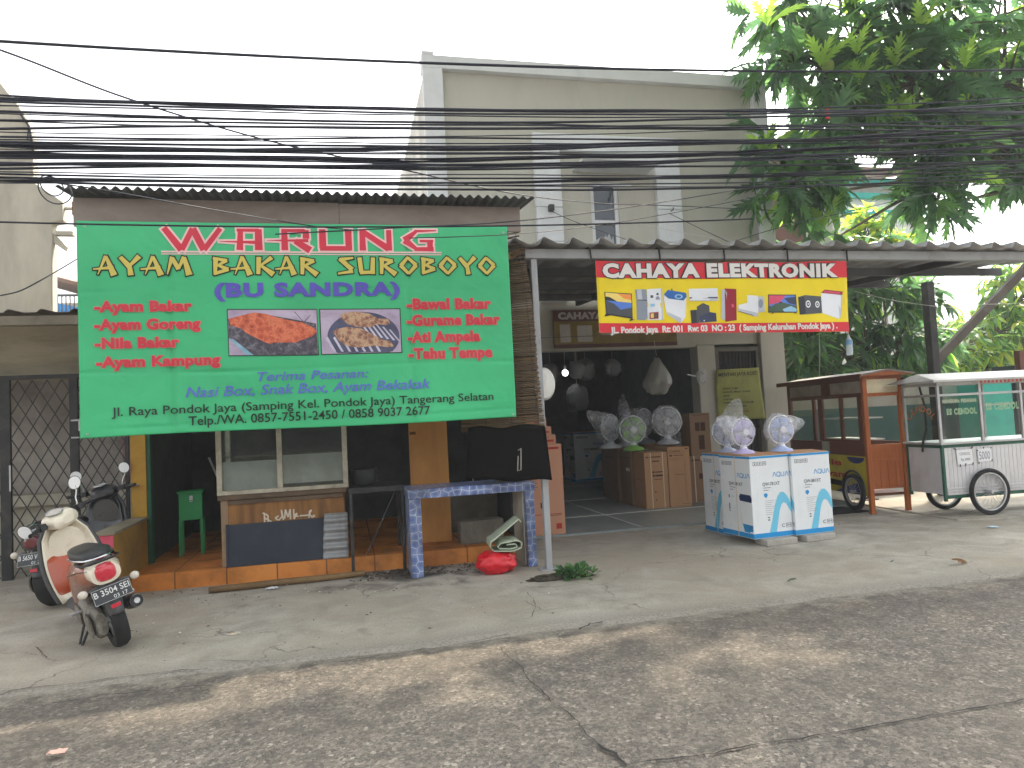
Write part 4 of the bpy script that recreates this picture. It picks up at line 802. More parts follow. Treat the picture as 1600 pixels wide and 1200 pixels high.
        for q in ((.83, .97, .108, .112), (.83, .97, .158, .162), (.83, .842, .112, .158), (.958, .97, .112, .158)): rect(F, *q, 'g')
    for k, mm in zip('bcgn', (M_CBLUE, M_CYAN, M_GREYP, M_NAVY)): P[k].build('print', mm, T)
    m = MB(); m.box(-.004, -.0025, d*.47-.004, d*.47+.004, 0, h+.002); m.build('strap', M_STRAP, T)
    return T
washer_box('white washing machine carton nearest the road, machine drawing on its side', (3.70, 6.10, .062), .435, .50, .775, R(4), 'QW-781XT')
washer_box('white washing machine carton nearest the carts, with light blue arch', (4.146, 6.10, .062), .44, .48, .775, R(4), 'QW-881XT')
washer_box('white washing machine carton half hidden behind the front one', (3.80, 6.72, .0), .42, .48, .83, R(1), 'QW-881XT')
M_PAVER = mat('paving_block', srgb(176, 172, 164), .9, var=.08, bump=.4, bscale=40, dirt=srgb(120, 116, 108))
for lab, x, y, rz in (('grey paving block under the front white carton', 3.95, 6.13, 4), ('grey paving block under the white carton nearest the carts', 4.38, 6.15, 6)):
    T = thing('paving_block', lab, 'block', (x, y, 0), R(rz), 'paving blocks under cartons'); m = MB(); m.box(-.17, .17, -.09, .10, 0, .06); m.build('body', M_PAVER, T, bevel=.006)
washer_box('white washing machine carton deep inside the dim shop', (4.35, 13.4, .022), .70, .6, .95, R(4), 'QW-850XT')
carton('tall pinkish cardboard carton beside the grey canopy post', (1.90, 7.60, .022), .425, .42, .985, R(2), M_CARDP, bars=[(.28, .92, .945, .97, 'red'), (.10, .92, .225, .232, 'red'), (.45, .9, .21, .216, 'ink'), (.35, .47, .30, .36, 'ink'), (.75, .9, .06, .12, 'red')]+[(.03, .3-.05*(k % 2), .62-.022*k, .625-.022*k, 'ink') for k in range(6)])
carton('small pinkish carton, lowest of three on the tall pinkish carton', (1.96, 7.62, 1.009), .31, .30, .10, R(3), M_CARDP, bars=[(.45, .92, .25, .5, 'red'), (.45, .75, .75, .8, 'ink')], group='small pinkish cartons')
carton('small pinkish carton, middle of three on the tall pinkish carton', (1.95, 7.63, 1.111), .275, .30, .095, R(1), M_CARDP, bars=[(.5, .9, .25, .45, 'red'), (.4, .7, .7, .8, 'ink')], group='small pinkish cartons')
carton('small pinkish carton, topmost of three on the tall pinkish carton', (1.94, 7.64, 1.208), .24, .28, .10, R(4), M_CARDP, bars=[(.4, .92, .3, .55, 'red')], group='small pinkish cartons')
br = R(-3)
ink = lambda *a: [(p[0], p[1], p[2], p[3], 'ink') for p in a]
carton('brown carton with script lettering at the right front of the row', (4.205, 8.93, .022), .31, .80, .80, br, M_CARD, bars=ink((.05, .72, .895, .899), (.08, .2, .845, .87), (.25, .72, .855, .865), (.3, .72, .535, .542), (.82, .93, .955, .975), (.06, .6, .81, .813), (.1, .5, .78, .783), (.55, .9, .045, .05), (.74, .75, .1, .8), (.80, .805, .1, .8)), texts=[('Cosmos', .08, .58, .915, .04, 'ink', .01, .2)])
carton('brown carton with two pale straps at the left front of the row', (3.875, 8.96, .022), .325, .42, .745, br, M_CARD, bars=ink((.08, .16, .90, .93), (.22, .72, .905, .925), (.35, .65, .83, .85), (.33, .42, .63, .66), (.45, .8, .635, .655), (.35, .42, .56, .60), (.45, .8, .565, .595), (.4, .75, .51, .52), (.38, .46, .28, .3), (.42, .47, .14, .16)), straps=(.28, .80), side=[(.2, .8, .5, .505, 'ink')])
carton('brown carton with a white tape label, second in the row', (3.86, 9.40, .022), .36, .45, .76, br, M_CARDD, side=[(.55, .9, .62, .68, 'white'), (.2, .8, .86, .87, 'ink')])
carton('plain brown carton at the back of the row on the shop floor', (3.85, 9.88, .022), .36, .75, .80, br, M_CARDD, bars=ink((.1, .6, .8, .82)), side=[(.2, .8, .8, .81, 'ink')])
carton('plain brown carton under the fan bases at the right rear of the row', (4.27, 9.68, .022), .36, .60, .82, br, M_CARD)
carton('brown carton with two fan drawings, stacked against the door pillar', (4.72, 9.25, .66), .30, .34, .60, R(-4), M_CARDD, bars=ink((.25, .48, .58, .78), (.52, .75, .58, .78), (.4, .68, .15, .48), (.1, .9, .95, .96)))
carton('dull brown carton under the carton with fan drawings', (4.66, 9.24, .022), .42, .40, .636, R(-3), M_CARDD, bars=ink((.35, .75, .5, .62), (.1, .4, .9, .93)), straps=(.2, .75))
# desk fans in clear bags
M_BAG = None
def bag_mat():
    g = N('clear_polythene'); v = g.pos(); t = g.n('ShaderNodeBsdfTransparent'); t.inputs[0].default_value = (.97, .975, .98, 1)
    n = g.noise(v, 9, 3, .5, 1.2); d = g.bsdf((.80, .82, .86), .3, normal=g.bump(n, .5, .01), spec=.5)
    x = g.n('ShaderNodeMixShader'); g.l(g.ramp(n, [(.36, .14), (.58, .30), (.74, .5)]), x.inputs[0]); g.l(t.outputs[0], x.inputs[1]); g.l(d, x.inputs[2]); return g.done(x.outputs[0])
M_BAG = bag_mat(); M_FWHITE = mat('white_fan_plastic', srgb(226, 228, 234), .35, var=.03)
def fan(label, loc, rz, col, s=1.0, tip=None, seed=0, up=.235, group='desk fans wrapped in clear bags'):
    T = thing('desk_fan', label, 'fan', loc, rz, group)
    mc = mat('fan_%d_%d_%d' % col, srgb(*col), .4, var=.05)
    m = MB(); m.lathe([(.001, 0), (.115*s, 0), (.12*s, .012*s), (.105*s, .03*s), (.05*s, .05*s), (.032*s, .07*s), (.001, .075*s)], 28); m.build('base', mc if sum(col) < 690 else M_FWHITE, T)
    m = MB(); m.lathe([(.04*s, .06*s), (.026*s, .10*s), (.024*s, .13*s), (.03*s, .15*s)], 16); m.box(-.02*s, .02*s, .0*s, .05*s, .13*s, up*s-.0); m.build('stem', M_FWHITE, T, bevel=.004)
    z = up*s; r = .15*s
    m = MB(); m.lathe([(.02*s, .13*s), (.05*s, .12*s), (.055*s, .05*s), (.05*s, .01*s)], 18, (0, 0, z), 'y'); m.build('motor_housing', M_FWHITE, T)
    m = MB()
    for k in range(5):
        q = 2*math.pi*k/5; m.grid(lambda u, v, q=q: ((lambda rr, a: (rr*math.cos(a), -.02*s+.03*s*(v-.5), z+rr*math.sin(a)))(.03*s+(.105*s)*u, q+(v-.5)*(.75+.45*u))), 5, 4)
    m.build('blades', mc, T, solid=.002)
    m = MB(); m.lathe([(.001, -.058*s), (.034*s, -.056*s), (.038*s, -.045*s), (.001, -.04*s)], 20, (0, 0, z), 'y'); m.build('hub_cap', M_FWHITE, T)
    m = MB(); m.torus((0, -.01*s, z), r, .0075*s, 'y', 36, 6); m.torus((0, -.048*s, z), .075*s, .0016*s, 'y', 26, 5)
    for k in range(30):
        a = 2*math.pi*k/30; c, sn = math.cos(a), math.sin(a)
        m.tube([(.036*s*c, -.053*s, z+.036*s*sn), (.09*s*c, -.047*s, z+.09*s*sn), (r*c, -.012*s, z+r*sn)], .0011*s, 4, False)
        m.tube([(.05*s*c, .06*s, z+.05*s*sn), (.10*s*c, .045*s, z+.10*s*sn), (r*c, -.008*s, z+r*sn)], .0014*s, 4, False)
    m.build('guard', M_FWHITE, T)
    def f(u, v):
        a = 2*math.pi*u; b = math.pi*(v-.5); d = Vector((math.cos(a)*math.cos(b), math.sin(a)*math.cos(b), math.sin(b)))
        k = 1.03+.12*noise.noise(d*2.6+Vector((seed, 1, 0)))+.05*noise.noise(d*7+Vector((seed, 3, 0)))
        p = Vector((d.x*.168*s*k, .03*s+d.y*.105*s*k, z+d.z*.168*s*k))
        if d.z < -.75: p.z -= .05*s*(-.75-d.z)*4; p.x *= .8
        if tip:
            t = Vector(tip).normalized(); w_ = max(0, d.dot(t)-.68)/.32; p += t*(.21*s*w_**1.4)
        return p
    m = MB(); m.grid(f, 40, 22); m.build('bag', M_BAG, T, weld=True)
    return T
fan('violet desk fan in a pointed clear bag on the front white carton', (3.83, 6.40, .845), R(10), (192, 182, 224), .92, (-1, -.1, .5), 1)
fan('pale desk fan in a peaked clear bag behind the violet fan', (3.97, 6.95, .83), R(-35), (188, 196, 224), .98, (.45, -.1, 1), 2)
fan('blue desk fan in a clear bag on the white carton nearest the carts', (4.24, 6.38, .845), R(2), (172, 188, 228), .94, (1, .2, .2), 3)
GRPF = 'bagged desk fans on the brown cartons'
fan('green desk fan in a clear bag on the brown cartons', (3.92, 9.40, .785), R(-5), (140, 196, 96), 1.25, None, 4, group=GRPF)
fan('clear-bagged pale fan leaning left of the green fan', (3.72, 9.75, .82), R(25), (214, 220, 224), 1.25, (-1, 0, .6), 5, group=GRPF)
fan('white bagged fan turned sideways behind the green fan', (4.06, 9.95, .825), R(62), (216, 220, 228), 1.3, (.3, 0, 1), 6, group=GRPF)
fan('largest grey bagged fan above the carton with script lettering', (4.42, 9.35, .845), R(-12), (186, 190, 196), 1.35, None, 7, group=GRPF)
fan('grey bagged fan half hidden behind the largest one', (4.38, 10.05, .845), R(30), (150, 156, 162), 1.35, (-1, 0, .3), 8, group=GRPF)
fan('smallest bagged fan beside the stacked carton with fan drawings', (4.78, 9.72, .66), R(-40), (200, 206, 212), .85, None, 9, group=GRPF)
# white bowl lamp on the canopy post, hung stock
T = thing('wall_fan', 'white wrapped wall fan hanging behind the grey canopy post', 'fan', (1.735, 6.14, 1.60))
m = MB(); m.lathe([(.001, .02), (.04, .02), (.085, .0), (.10, -.04), (.085, -.07), (.001, -.08)], 28, (0, 0, 0), 'y'); m.v = [(a, b, c*1.45) for a, b, c in m.v]; m.build('shell', mat('white_wrap', srgb(222, 222, 216), .6, bump=.8, bscale=20, var=.05), T)
m = MB(); m.tube([(0, .02, .1), (-.08, -.04, .16)], .01, 6); m.build('bracket', M_ALU, T)
m = blob(.20, .18, .27, .18, 9, n=32, sc_=2.2)
for i, v in enumerate(m.v): k = max(.22, 1-max(0, v[2]+.12)*1.5); m.v[i] = (v[0]*k, v[1]*k, v[2]*.95)
T = thing('goods_bag', 'big clear plastic bag of goods hanging from the shop beam', 'bag', (4.33, 9.36, 1.80)); m.build('bag', plastic('cloudy_polythene', (.5, .5, .46), .35), T, weld=True)
m = MB(); m.tube([(0, 0, .30), (0, .05, .52)], .004, 5); m.build('cord', M_STRAP, T)
T = thing('bracket_lamp', 'small wrapped lamp on a white arm beside the shop door pillar', 'lamp', (4.98, 9.3, 1.78)); m = MB(); m.tube([(0, .1, .0), (-.25, -.05, .03)], .008, 6); m.build('arm', M_FWHITE, T); m = MB(); m.loft([(-.08, .0, 0, .05, .08, 2), (-.0, .0, 0, .09, .12, 2.2), (.07, .0, 0, .04, .06, 2)], 14); m.build('wrap', M_BAG, T)
# dim shop: shelves, hung plastic goods, one lit lamp, an older sign
T = thing('shop_shelf', 'dark shelf unit along the back wall of the shop', 'shelf', (2.4, 13.5, .022))
m = MB()
for z in (.05, .6, 1.15, 1.7): m.box(-.75, .95, -.2, .25, z, z+.03)
for x in (-.75, .08, .92): m.box(x, x+.03, -.2, .25, 0, 2.1)
m.build('frame', M_SHELF, T)
random.seed(11); k = 0
for z in (.08, .63, 1.18, 1.73):
    x = 1.72
    while x < 3.2:
        w_ = random.uniform(.22, .4); h_ = random.uniform(.2, .45)
        T = thing('stock_carton', 'dim stock carton on the dark back shelf of the shop', 'box', (x, 13.34, z+.0225), 0, 'cartons on the back shelf'); m = MB(); m.box(0, w_, 0, .35, 0, h_); m.build('body', [M_CARDD, M_CWHITE, M_NAVY, M_SHELF][k % 4], T, bevel=.003); x += w_+.04; k += 1
for k, (x, y, z, s_) in enumerate(((2.55, 9.9, 2.0, .12), (3.0, 10.2, 1.95, .14), (3.35, 10.0, 1.98, .12), (3.62, 10.4, 2.0, .15), (3.95, 10.1, 2.0, .12), (2.3, 10.6, 1.85, .2), (3.8, 11.4, 1.6, .2))):
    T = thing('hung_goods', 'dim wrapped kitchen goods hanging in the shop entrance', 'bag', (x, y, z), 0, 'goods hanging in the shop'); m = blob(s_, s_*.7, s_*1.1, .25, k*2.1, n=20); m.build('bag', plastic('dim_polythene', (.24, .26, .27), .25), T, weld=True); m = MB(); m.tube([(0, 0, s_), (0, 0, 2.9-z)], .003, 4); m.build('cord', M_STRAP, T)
def emit(name, col, st):
    g = N(name); e = g.n('ShaderNodeEmission'); e.inputs[0].default_value = (*col, 1); e.inputs[1].default_value = st; return g.done(e.outputs[0])
T = thing('shop_lamp', 'small lit white lamp hanging in the dark shop', 'lamp', (3.55, 11.2, 2.02)); m = MB(); m.ball((0, 0, 0), .05, 12); m.build('bulb', emit('lamp_light', (1, .98, .94), 5), T); m = MB(); m.cyl((0, 0, .045), (0, 0, .12), .022, .018, 10); m.tube([(0, 0, .12), (0, 0, .9)], .004, 5); m.build('holder', M_FWHITE, T)
T = thing('shop_sign', 'faded older electronics sign on the beam behind the bright banner', 'sign', (3.6, 9.44, 2.25)); m = MB(); m.box(2.86, 4.7, 9.44, 9.47, 2.25, 2.78); m.build('board', mat('faded_sign', srgb(150, 126, 60), .6, var=.12, dirt=srgb(90, 80, 54)), T, True)
m = MB(); m.box(2.86, 4.7, 9.434, 9.44, 2.62, 2.78); m.box(2.86, 4.7, 9.434, 9.44, 2.25, 2.30); m.build('red_band', mat('dull_red', srgb(96, 60, 54), .6), T, True)
words('CAHAYA ELEKTRONIK', 2.93, 4.62, 2.655, .085, lambda a, b, l: (a, 9.434-l, b), 'lettering', mat('dull_white', srgb(196, 192, 184), .6), T, .06, 0, 1.1, .003)
m = MB(); m.box(2.95, 3.1, 9.437, 9.44, 2.33, 2.58); m.box(3.2, 3.42, 9.437, 9.44, 2.33, 2.56); m.box(3.55, 3.75, 9.437, 9.44, 2.42, 2.58); m.build('appliance_picture', mat('dull_white', (0, 0, 0)), T, True)
# boarding-house notice tied to the door bars
NY = 9.42; T = thing('notice_banner', 'faded yellow-green lodging notice tied to the door bars', 'banner', (5.6, NY, 1.1))
na = [at(a, b, 'y', NY) for a, b in ((1118, 578), (1186, 574), (1196, 654), (1121, 656))]
nF = lambda u, v, l=0: (lambda p: (p.x, NY-l-.012*math.sin(u*5)*v-.006*math.sin(v*8), p.z))(na[3].lerp(na[2], u).lerp(na[0].lerp(na[1], u), v))
m = MB(); m.grid(lambda u, v: nF(u, v), 20, 20); m.build('sheet', mat('faded_yellow_vinyl', srgb(156, 158, 84), .55, var=.1, scale=1.5, dirt=srgb(112, 112, 60), dscale=2), T, True, solid=.002)
for s, u0, u1, v, c in (('MENTARI JAYA KOST', .05, .94, .86, .065), ('RUANG TAMU', .14, .48, .60, .032), ('KASUR, MEJA, KURSI', .14, .74, .53, .032), ('LEMARI', .14, .28, .455, .032), ('DAPUR', .14, .34, .385, .032), ('KAMAR MANDI DI DALAM', .14, .78, .315, .036), ('LISTRIK 1 MESIN', .2, .62, .245, .034)):
    words(s, u0, u1, v, c, nF, 'lettering', mat('dark_olive_print', srgb(52, 54, 34), .7), T, .02, 0, 1, .005)
m = MB(); put_text(m, 'HUBUNGI', .34, .66, .14, .04, nF, .01, off=.005); m.build('lettering', mat('rust_print', srgb(120, 84, 44), .7), T, True)
# plastic bottle on a string
T = thing('plastic_bottle', 'clear plastic bottle hanging on a string below the appliance banner', 'bottle', (4.80, 6.0, 1.76)); m = MB(); m.lathe([(.001, 0), (.028, .0), (.031, .02), (.031, .13), (.026, .155), (.012, .18), (.012, .195), (.001, .196)], 18); m.build('body', plastic('clear_pet', (.7, .76, .8), .45, .15), T); m = MB(); m.lathe([(.0315, .10), (.0315, .15)], 18); m.build('label', mat('blue_label', srgb(110, 150, 190), .5), T); m = MB(); m.tube([(0, 0, .196), (0, 0, .9)], .0025, 4); m.build('string', M_STRAP, T)
# ================================================================ CARTS
def spoked_wheel(parent, c, r, axis_rz=0, spokes=28, name='wheel', tyre=.024):
    m = MB(); m.torus((0, 0, 0), r-tyre, tyre, 'y', 48, 10); o = m.build(name, M_RUBBER, parent); o.location = c; o.rotation_euler[2] = axis_rz
    m = MB(); m.lathe([(r-tyre*1.9, -.014), (r-tyre*2.5, -.012), (r-tyre*2.5, .012), (r-tyre*1.9, .014)], 48, (0, 0, 0), 'y'); m.build('rim', M_ALU, o)
    m = MB(); m.cyl((0, -.04, 0), (0, .04, 0), .018, n=12)
    for k in range(spokes):
        a = 2*math.pi*k/spokes; b = a+(.45 if k % 2 else -.45); s = .03 if k % 2 else -.03
        m.tube([(.017*math.cos(b), s, .017*math.sin(b)), ((r-tyre*2.4)*math.cos(a), 0, (r-tyre*2.4)*math.sin(a))], .0016, 4, False)
    m.build('spokes', M_ALU, o); return o
# ---- wooden cart: origin at the foot of its near left leg, x along the end panel, y along its length
W = thing('wooden_food_cart', 'orange and brown wooden food cart with yellow lower panel and gabled roof', 'food cart', (5.92, 7.21, 0), R(-8))
CW, CL = .44, 1.82
m = MB()
for i, (x, y) in enumerate(((0, 0), (CW, 0), (0, CL), (CW, CL))):
    m = MB(); m.beam((x, y, .0), (x, y, 1.60), .052, .052, (0, 1, 0)); m.box(x-.033, x+.033, y-.033, y+.033, 0, .02); m.build('post', M_WOODO if y == 0 else M_WOODR, W, bevel=.004)
m = MB(); m.box(.026, CW-.026, -.012, .008, .62, .80); m.build('end_panel', M_WOODO, W, bevel=.004)
m = MB()
for k in range(4): a = .026+k*.097; m.box(a+.002, a+.095, -.010, .006, .30, .60)
m.box(.026, CW-.026, -.016, .01, .60, .625); m.box(.026, CW-.026, -.016, .01, .285, .30); m.build('end_panel', M_WOODO, W, bevel=.003)
m = MB(); m.box(.026, CW-.026, -.018, .018, 1.36, 1.40); m.box(.026, CW-.026, -.018, .018, 1.56, 1.60); m.build('rail', M_WOODO, W)
m = MB(); m.box(.026, CW-.026, -.006, .0, 1.40, 1.56); m.build('header_panel', mat('cream_board', srgb(222, 210, 178), .7), W)
m = MB(); m.box(-.02, .02, .026, CL-.026, 1.36, 1.41); m.box(-.02, .02, .026, CL-.026, 1.55, 1.60); m.box(-.02, .015, .026, CL-.026, .66, .82); m.box(CW-.02, CW+.02, .026, CL-.026, 1.55, 1.60); m.box(CW-.02, CW+.02, .026, CL-.026, .76, .82); m.build('rail', M_WOODR, W, bevel=.003)
for ya, yb in ((.03, .72), (.92, 1.79)): m = MB(); m.box(-.008, .0, ya, yb, 1.41, 1.55); m.build('header_panel', mat('grey_cream_board', srgb(176, 164, 146), .75, dirt=srgb(120, 104, 90)), W)
m = MB(); m.box(-.022, .02, .72, .92, 1.41, 1.55)
for y in (.12, .55, .98, 1.02, 1.1): pass
for y in (.10, .50, .96, 1.16): m.box(-.018, .012, y-.03, y+.03, .82, 1.36)
m.box(-.018, .012, .13, .93, .82, .85); m.build('window_frame', M_WOODR, W, bevel=.003)
m = MB(); m.box(-.006, -.002, .13, .47, .85, 1.36); m.box(-.006, -.002, .53, .93, .85, 1.36); m.box(-.006, -.002, 1.19, 1.79, .82, 1.36); m.build('glass', M_GLASS, W)
m = MB(); m.box(-.014, .3, .14, .46, 1.10, 1.115); m.box(-.014, .3, .54, .92, 1.10, 1.115); m.box(0.02, .3, .13, .93, .845, .86); m.build('shelf', mat('pale_shelf', srgb(200, 200, 190), .5), W)
m = MB(); m.box(-.022, .0, .026, CL-.026, .20, .66); yp = m.build('yellow_panel', mat('mustard_panel', srgb(196, 182, 50), .6, var=.1, scale=2, dirt=srgb(150, 130, 50)), W)
LS = lambda u, v, l=0: (-.0225-l, CL-u*CL, v)
m = MB(); put_text(m, 'Mie', .42, .70, .53, .075, LS, .03, off=.002); put_text(m, 'Ayam', .40, .76, .385, .075, LS, .03, off=.002); m.build('lettering', mat('red_sign_paint', srgb(178, 52, 30), .6), yp)
m = MB(); m.add([LS(.87+.10*math.cos(q), .645+.075*math.sin(q), .0005) for q in [math.pi+math.pi*k/16 for k in range(17)]], [tuple(range(17))]); m.add([LS(a, b, .0005) for a, b in ((.60, .205), (.72, .27), (.84, .33), (.95, .33), (.95, .205))], [(0, 1, 2, 3, 4)]); m.build('navy_patch', mat('navy_sign_paint', srgb(40, 48, 110), .6), yp)
m = MB(); put_text(m, 'SEDAP', .81, .93, .60, .02, LS, 0, off=.002); 
m = MB(); m.add([LS(a, b, .001) for a, b in ((.38, .36), (.73, .34), (.73, .275), (.38, .285))], [(0, 1, 2, 3)]); m.build('dark_stripe', mat('dark_sign_paint', srgb(44, 38, 40), .6), yp)
m = MB(); m.box(-.026, -.0225, .80, .98, .64, .82); m.build('paper_note', mat('old_paper', srgb(176, 170, 154), .85, dirt=srgb(120, 116, 108)), W)
spoked_wheel(W, (-.05, .28, .235), .215, R(90), 26)
m = MB(); m.torus((0, 0, 0), .235, .012, 'y', 40, 8); o = m.build('wheel_guard', M_BLACKM, W); o.location = (-.05, .28, .25); o.rotation_euler[2] = R(90)
m = MB()
for s_ in (-1, 1):
    m.hexa([(CW/2, -.14, 1.655), (CW/2+s_*.33, -.14, 1.60), (CW/2+s_*.33, CL+.12, 1.60), (CW/2, CL+.12, 1.655), (CW/2, -.14, 1.672), (CW/2+s_*.33, -.14, 1.617), (CW/2+s_*.33, CL+.12, 1.617), (CW/2, CL+.12, 1.672)])
m.build('roof', mat('grey_roof_board', srgb(150, 142, 134), .6, .1, var=.15, dirt=srgb(92, 82, 74)), W)
m = MB(); m.prism([(CW/2-.33, 1.597), (CW/2+.33, 1.597), (CW/2, 1.652)], -.125, -.10); m.build('gable', M_WOODO, W); m = MB(); m.box(CW/2-.345, CW/2-.325, -.14, CL+.13, 1.57, 1.625); m.build('eave_board', M_WOODR, W)
m = MB(); m.box(0, CW, .03, CL, .20, .23); m.build('floor', M_WOODR, W)
m = MB(); m.box(CW+.01, CW+.05, -.06, .02, 1.45, 1.56); m.build('speaker', M_BLACKM, W)
# ---- cendol cart: origin under its near left corner, x along its long front, y towards its back
A_ = thing('drinks_cart', 'aluminium and glass drinks cart with white ribbed panels and bicycle wheels', 'food cart', (6.26, 6.50, .018), R(-3))
AL, AD = 2.0, .52; M_GT = mat('dark_green_trim', srgb(28, 84, 66), .5); M_RIB = mat('white_ribbed_panel', srgb(206, 206, 208), .45, .15, var=.05, dirt=srgb(160, 156, 150), dscale=2, damt=.4)
def ribs(x0, x1, z0, z1, y, along='x'):
    m = MB(); n = int((x1-x0)/.05)
    prof = []
    for k in range(n):
        a = x0+(x1-x0)*k/n; b = x0+(x1-x0)*(k+1)/n; prof += [(a, y), (b-.006, y), (b-.004, y+.006), (b, y+.006)]
    vs = [((a, b, z) if along == 'x' else (b, a, z)) for z in (z0, z1) for a, b in prof]; k = len(prof)
    m.add(vs, [(i, i+1, k+i+1, k+i) for i in range(k-1)]); return m
ribs(.02, AL, .24, .77, .0).build('front_panel', M_RIB, A_, solid=.003)
ribs(.02, AD, .24, .77, .0, 'y').build('end_panel', M_RIB, A_, solid=.003)
m = MB(); m.box(.02, AL, .51, .52, .24, .77); m.build('back_panel', M_RIB, A_)
m = MB(); m.box(.03, AL, -.012, .0, .235, .25); m.box(.03, AL, -.012, .0, .265, .28); m.box(.03, AL, -.012, .0, .295, .31); m.build('foot_moulding', M_RIB, A_)
m = MB(); m.box(-.008, .022, -.008, .022, .17, .775); m.box(.022, AL, -.009, .02, .742, .775); m.box(-.009, .02, .022, AD, .742, .775); m.box(.022, AL, -.006, .03, .195, .233); m.box(-.008, .022, AD-.02, AD+.01, .2, .775); m.build('edge_trim', M_GT, A_, bevel=.002)
m = MB(); m.box(-.03, AL, -.03, AD+.03, .776, .80); m.build('counter_top', M_ALU, A_, bevel=.003)
m = MB()
for x in (0, .52, 1.04, 1.56): m.box(x-.014, x+.014, -.012, .014, .80, 1.42)
for x in (0, 1.04, AL-.02): m.box(x-.014, x+.014, AD-.02, AD+.006, .80, 1.42)
m.box(.014, AL, -.012, .014, 1.30, 1.325); m.box(-.012, .012, .014, AD-.02, 1.30, 1.325); m.box(-.014, AL, -.014, .014, 1.42, 1.45); m.box(-.014, .014, .014, AD, 1.42, 1.45); m.box(-.014, AL, AD-.02, AD+.006, 1.42, 1.45); m.box(.5, .53, .2, .22, .8, 1.42) if False else None
m.build('window_frame', M_ALU, A_, bevel=.002)
m = MB(); m.box(.014, AL, -.003, .001, .80, 1.30); m.box(-.003, .001, .014, AD-.02, .80, 1.30); m.build('glass', M_GLASS, A_)
m = MB(); m.hexa([(-.14, -.12, 1.452), (AL, -.12, 1.452), (AL, AD+.12, 1.462), (-.14, AD+.12, 1.462), (-.14, -.12, 1.475), (AL, -.12, 1.475), (AL, AD/2, 1.56), (-.02, AD/2, 1.56)]); m.build('roof', mat('pale_metal_roof', srgb(196, 196, 194), .5, .2, var=.08, dirt=srgb(150, 146, 140)), A_)
m = MB()
for k in range(20): x = .42+k*.05; m.prism([(x, 1.45), (x+.026, 1.45), (x+.024, 1.425), (x+.012, 1.418), (x+.003, 1.425)], -.13, -.127)
m.build('fringe', mat('red_fringe', srgb(170, 70, 60), .8), A_)
AF = lambda u, v, l=0: (u, -.0035-l, v)
Mgo = mat('glass_letter_green', srgb(40, 120, 60), .6); Mgw2 = mat('glass_letter_pale', srgb(196, 222, 186), .6)
for x0, x1, s, v, cp in ((.10, .46, 'ES CENDOL', 1.10, .058), (.60, 1.0, 'ES CENDOL', 1.13, .068), (1.12, 1.5, 'ES CENDOL', 1.13, .068)):
    m = MB(); put_text(m, s, x0-.006, x1+.006, v, cp, AF, .045, off=.0005, space=1.2); m.build('glass_lettering', Mgw2, A_)
    m = MB(); put_text(m, s, x0, x1, v, cp, AF, -.012, off=.002, space=1.2); m.build('glass_lettering', Mgo, A_)
m = MB(); put_text(m, 'MENERIMA PESANAN', .05, .47, 1.225, .036, AF, .05, off=.0005, space=1.1); m.build('glass_lettering', mat('glass_letter_dim', srgb(168, 178, 150), .6), A_)
for i, ch in enumerate('CENDOL'):     # arched on the end pane
    a = R(150-24*i); m = MB() if i == 0 else m; vs, fs = text_mesh(ch, .02); vs = vs-np.array([vs[:, 0].mean(), 0, 0]); th = a-R(90); c, s_ = math.cos(th), math.sin(th)
    m.add([(-.0045, AD/2-((v[0]*c-v[1]*s_)*.10+.17*math.cos(a)), 1.0+(v[0]*s_+v[1]*c)*.10+.14*math.sin(a)) for v in vs], fs)
m.build('glass_lettering', mat('glass_letter_orange', srgb(190, 120, 76), .6), A_)
Mpap = mat('white_paper', srgb(228, 230, 232), .8, var=.03); Mtape = mat('black_tape', srgb(40, 42, 46), .6); Mpen = mat('grey_blue_pen', srgb(84, 88, 110), .8)
def paper(label, x0, x1, z0, z1, lines, tapes, M_):
    T = thing('paper_note', label, 'paper', (6.26, 6.50, .018), R(-3)); m = MB(); m.add([(x0+.01, -.0105, z0), (x1, -.0105, z0+.012), (x1-.004, -.0115, z1), (x0, -.0115, z1-.004)], [(0, 1, 2, 3)]); m.build('sheet', Mpap, T, solid=.001)
    m = MB(); [put_text(m, s, a, b, z, c, lambda u, v, l: (u, -.0105-l, v), bo, off=.0025) for s, a, b, z, c, bo in lines]; m.build('lettering', M_, T)
    m = MB(); [m.beam((a, -.0135, b), (c, -.0135, d), .012, .001, (0, 1, 0)) for a, b, c, d in tapes]; m.build('tape', Mtape, T)
paper('white paper price note with faint print taped beside the handwritten one', .165, .365, .545, .715, (('CENDOL', .20, .335, .655, .028, .02), ('Rp 5000', .215, .33, .595, .026, .02)), ((.13, .735, .165, .715), (.345, .72, .375, .74), (.20, .53, .20, .56), (.265, .535, .27, .565), (.35, .545, .365, .57)), mat('faint_print', srgb(150, 150, 156), .8))
paper('white paper price note with large handwritten 5000', .425, .60, .565, .715, (('5000', .445, .58, .595, .085, -.01),), ((.42, .70, .435, .69), (.505, .71, .505, .73), (.59, .71, .605, .72), (.43, .55, .44, .57), (.595, .565, .605, .59)), Mpen)
spoked_wheel(A_, (.50, -.055, .25), .25, 0, 32); spoked_wheel(A_, (.42, .49, .25), .25, 0, 32)
m = MB(); m.cyl((.50, -.05, .25), (.46, AD, .25), .012, n=8); m.box(.3, .7, .02, AD-.02, .22, .24); m.build('axle', M_BLACKM, A_)
m = MB(); m.box(1.70, 1.75, .05, .10, 0, .2); m.build('prop_leg', M_BLACKM, A_)
m = MB(); m.tube([(.03, .30, 1.44), (.02, .22, 1.2), (.0, .2, .95), (-.04, .22, .80), (-.07, .2, .70)], .012, 6); m.build('rubber_strap', M_RUBBER, A_)

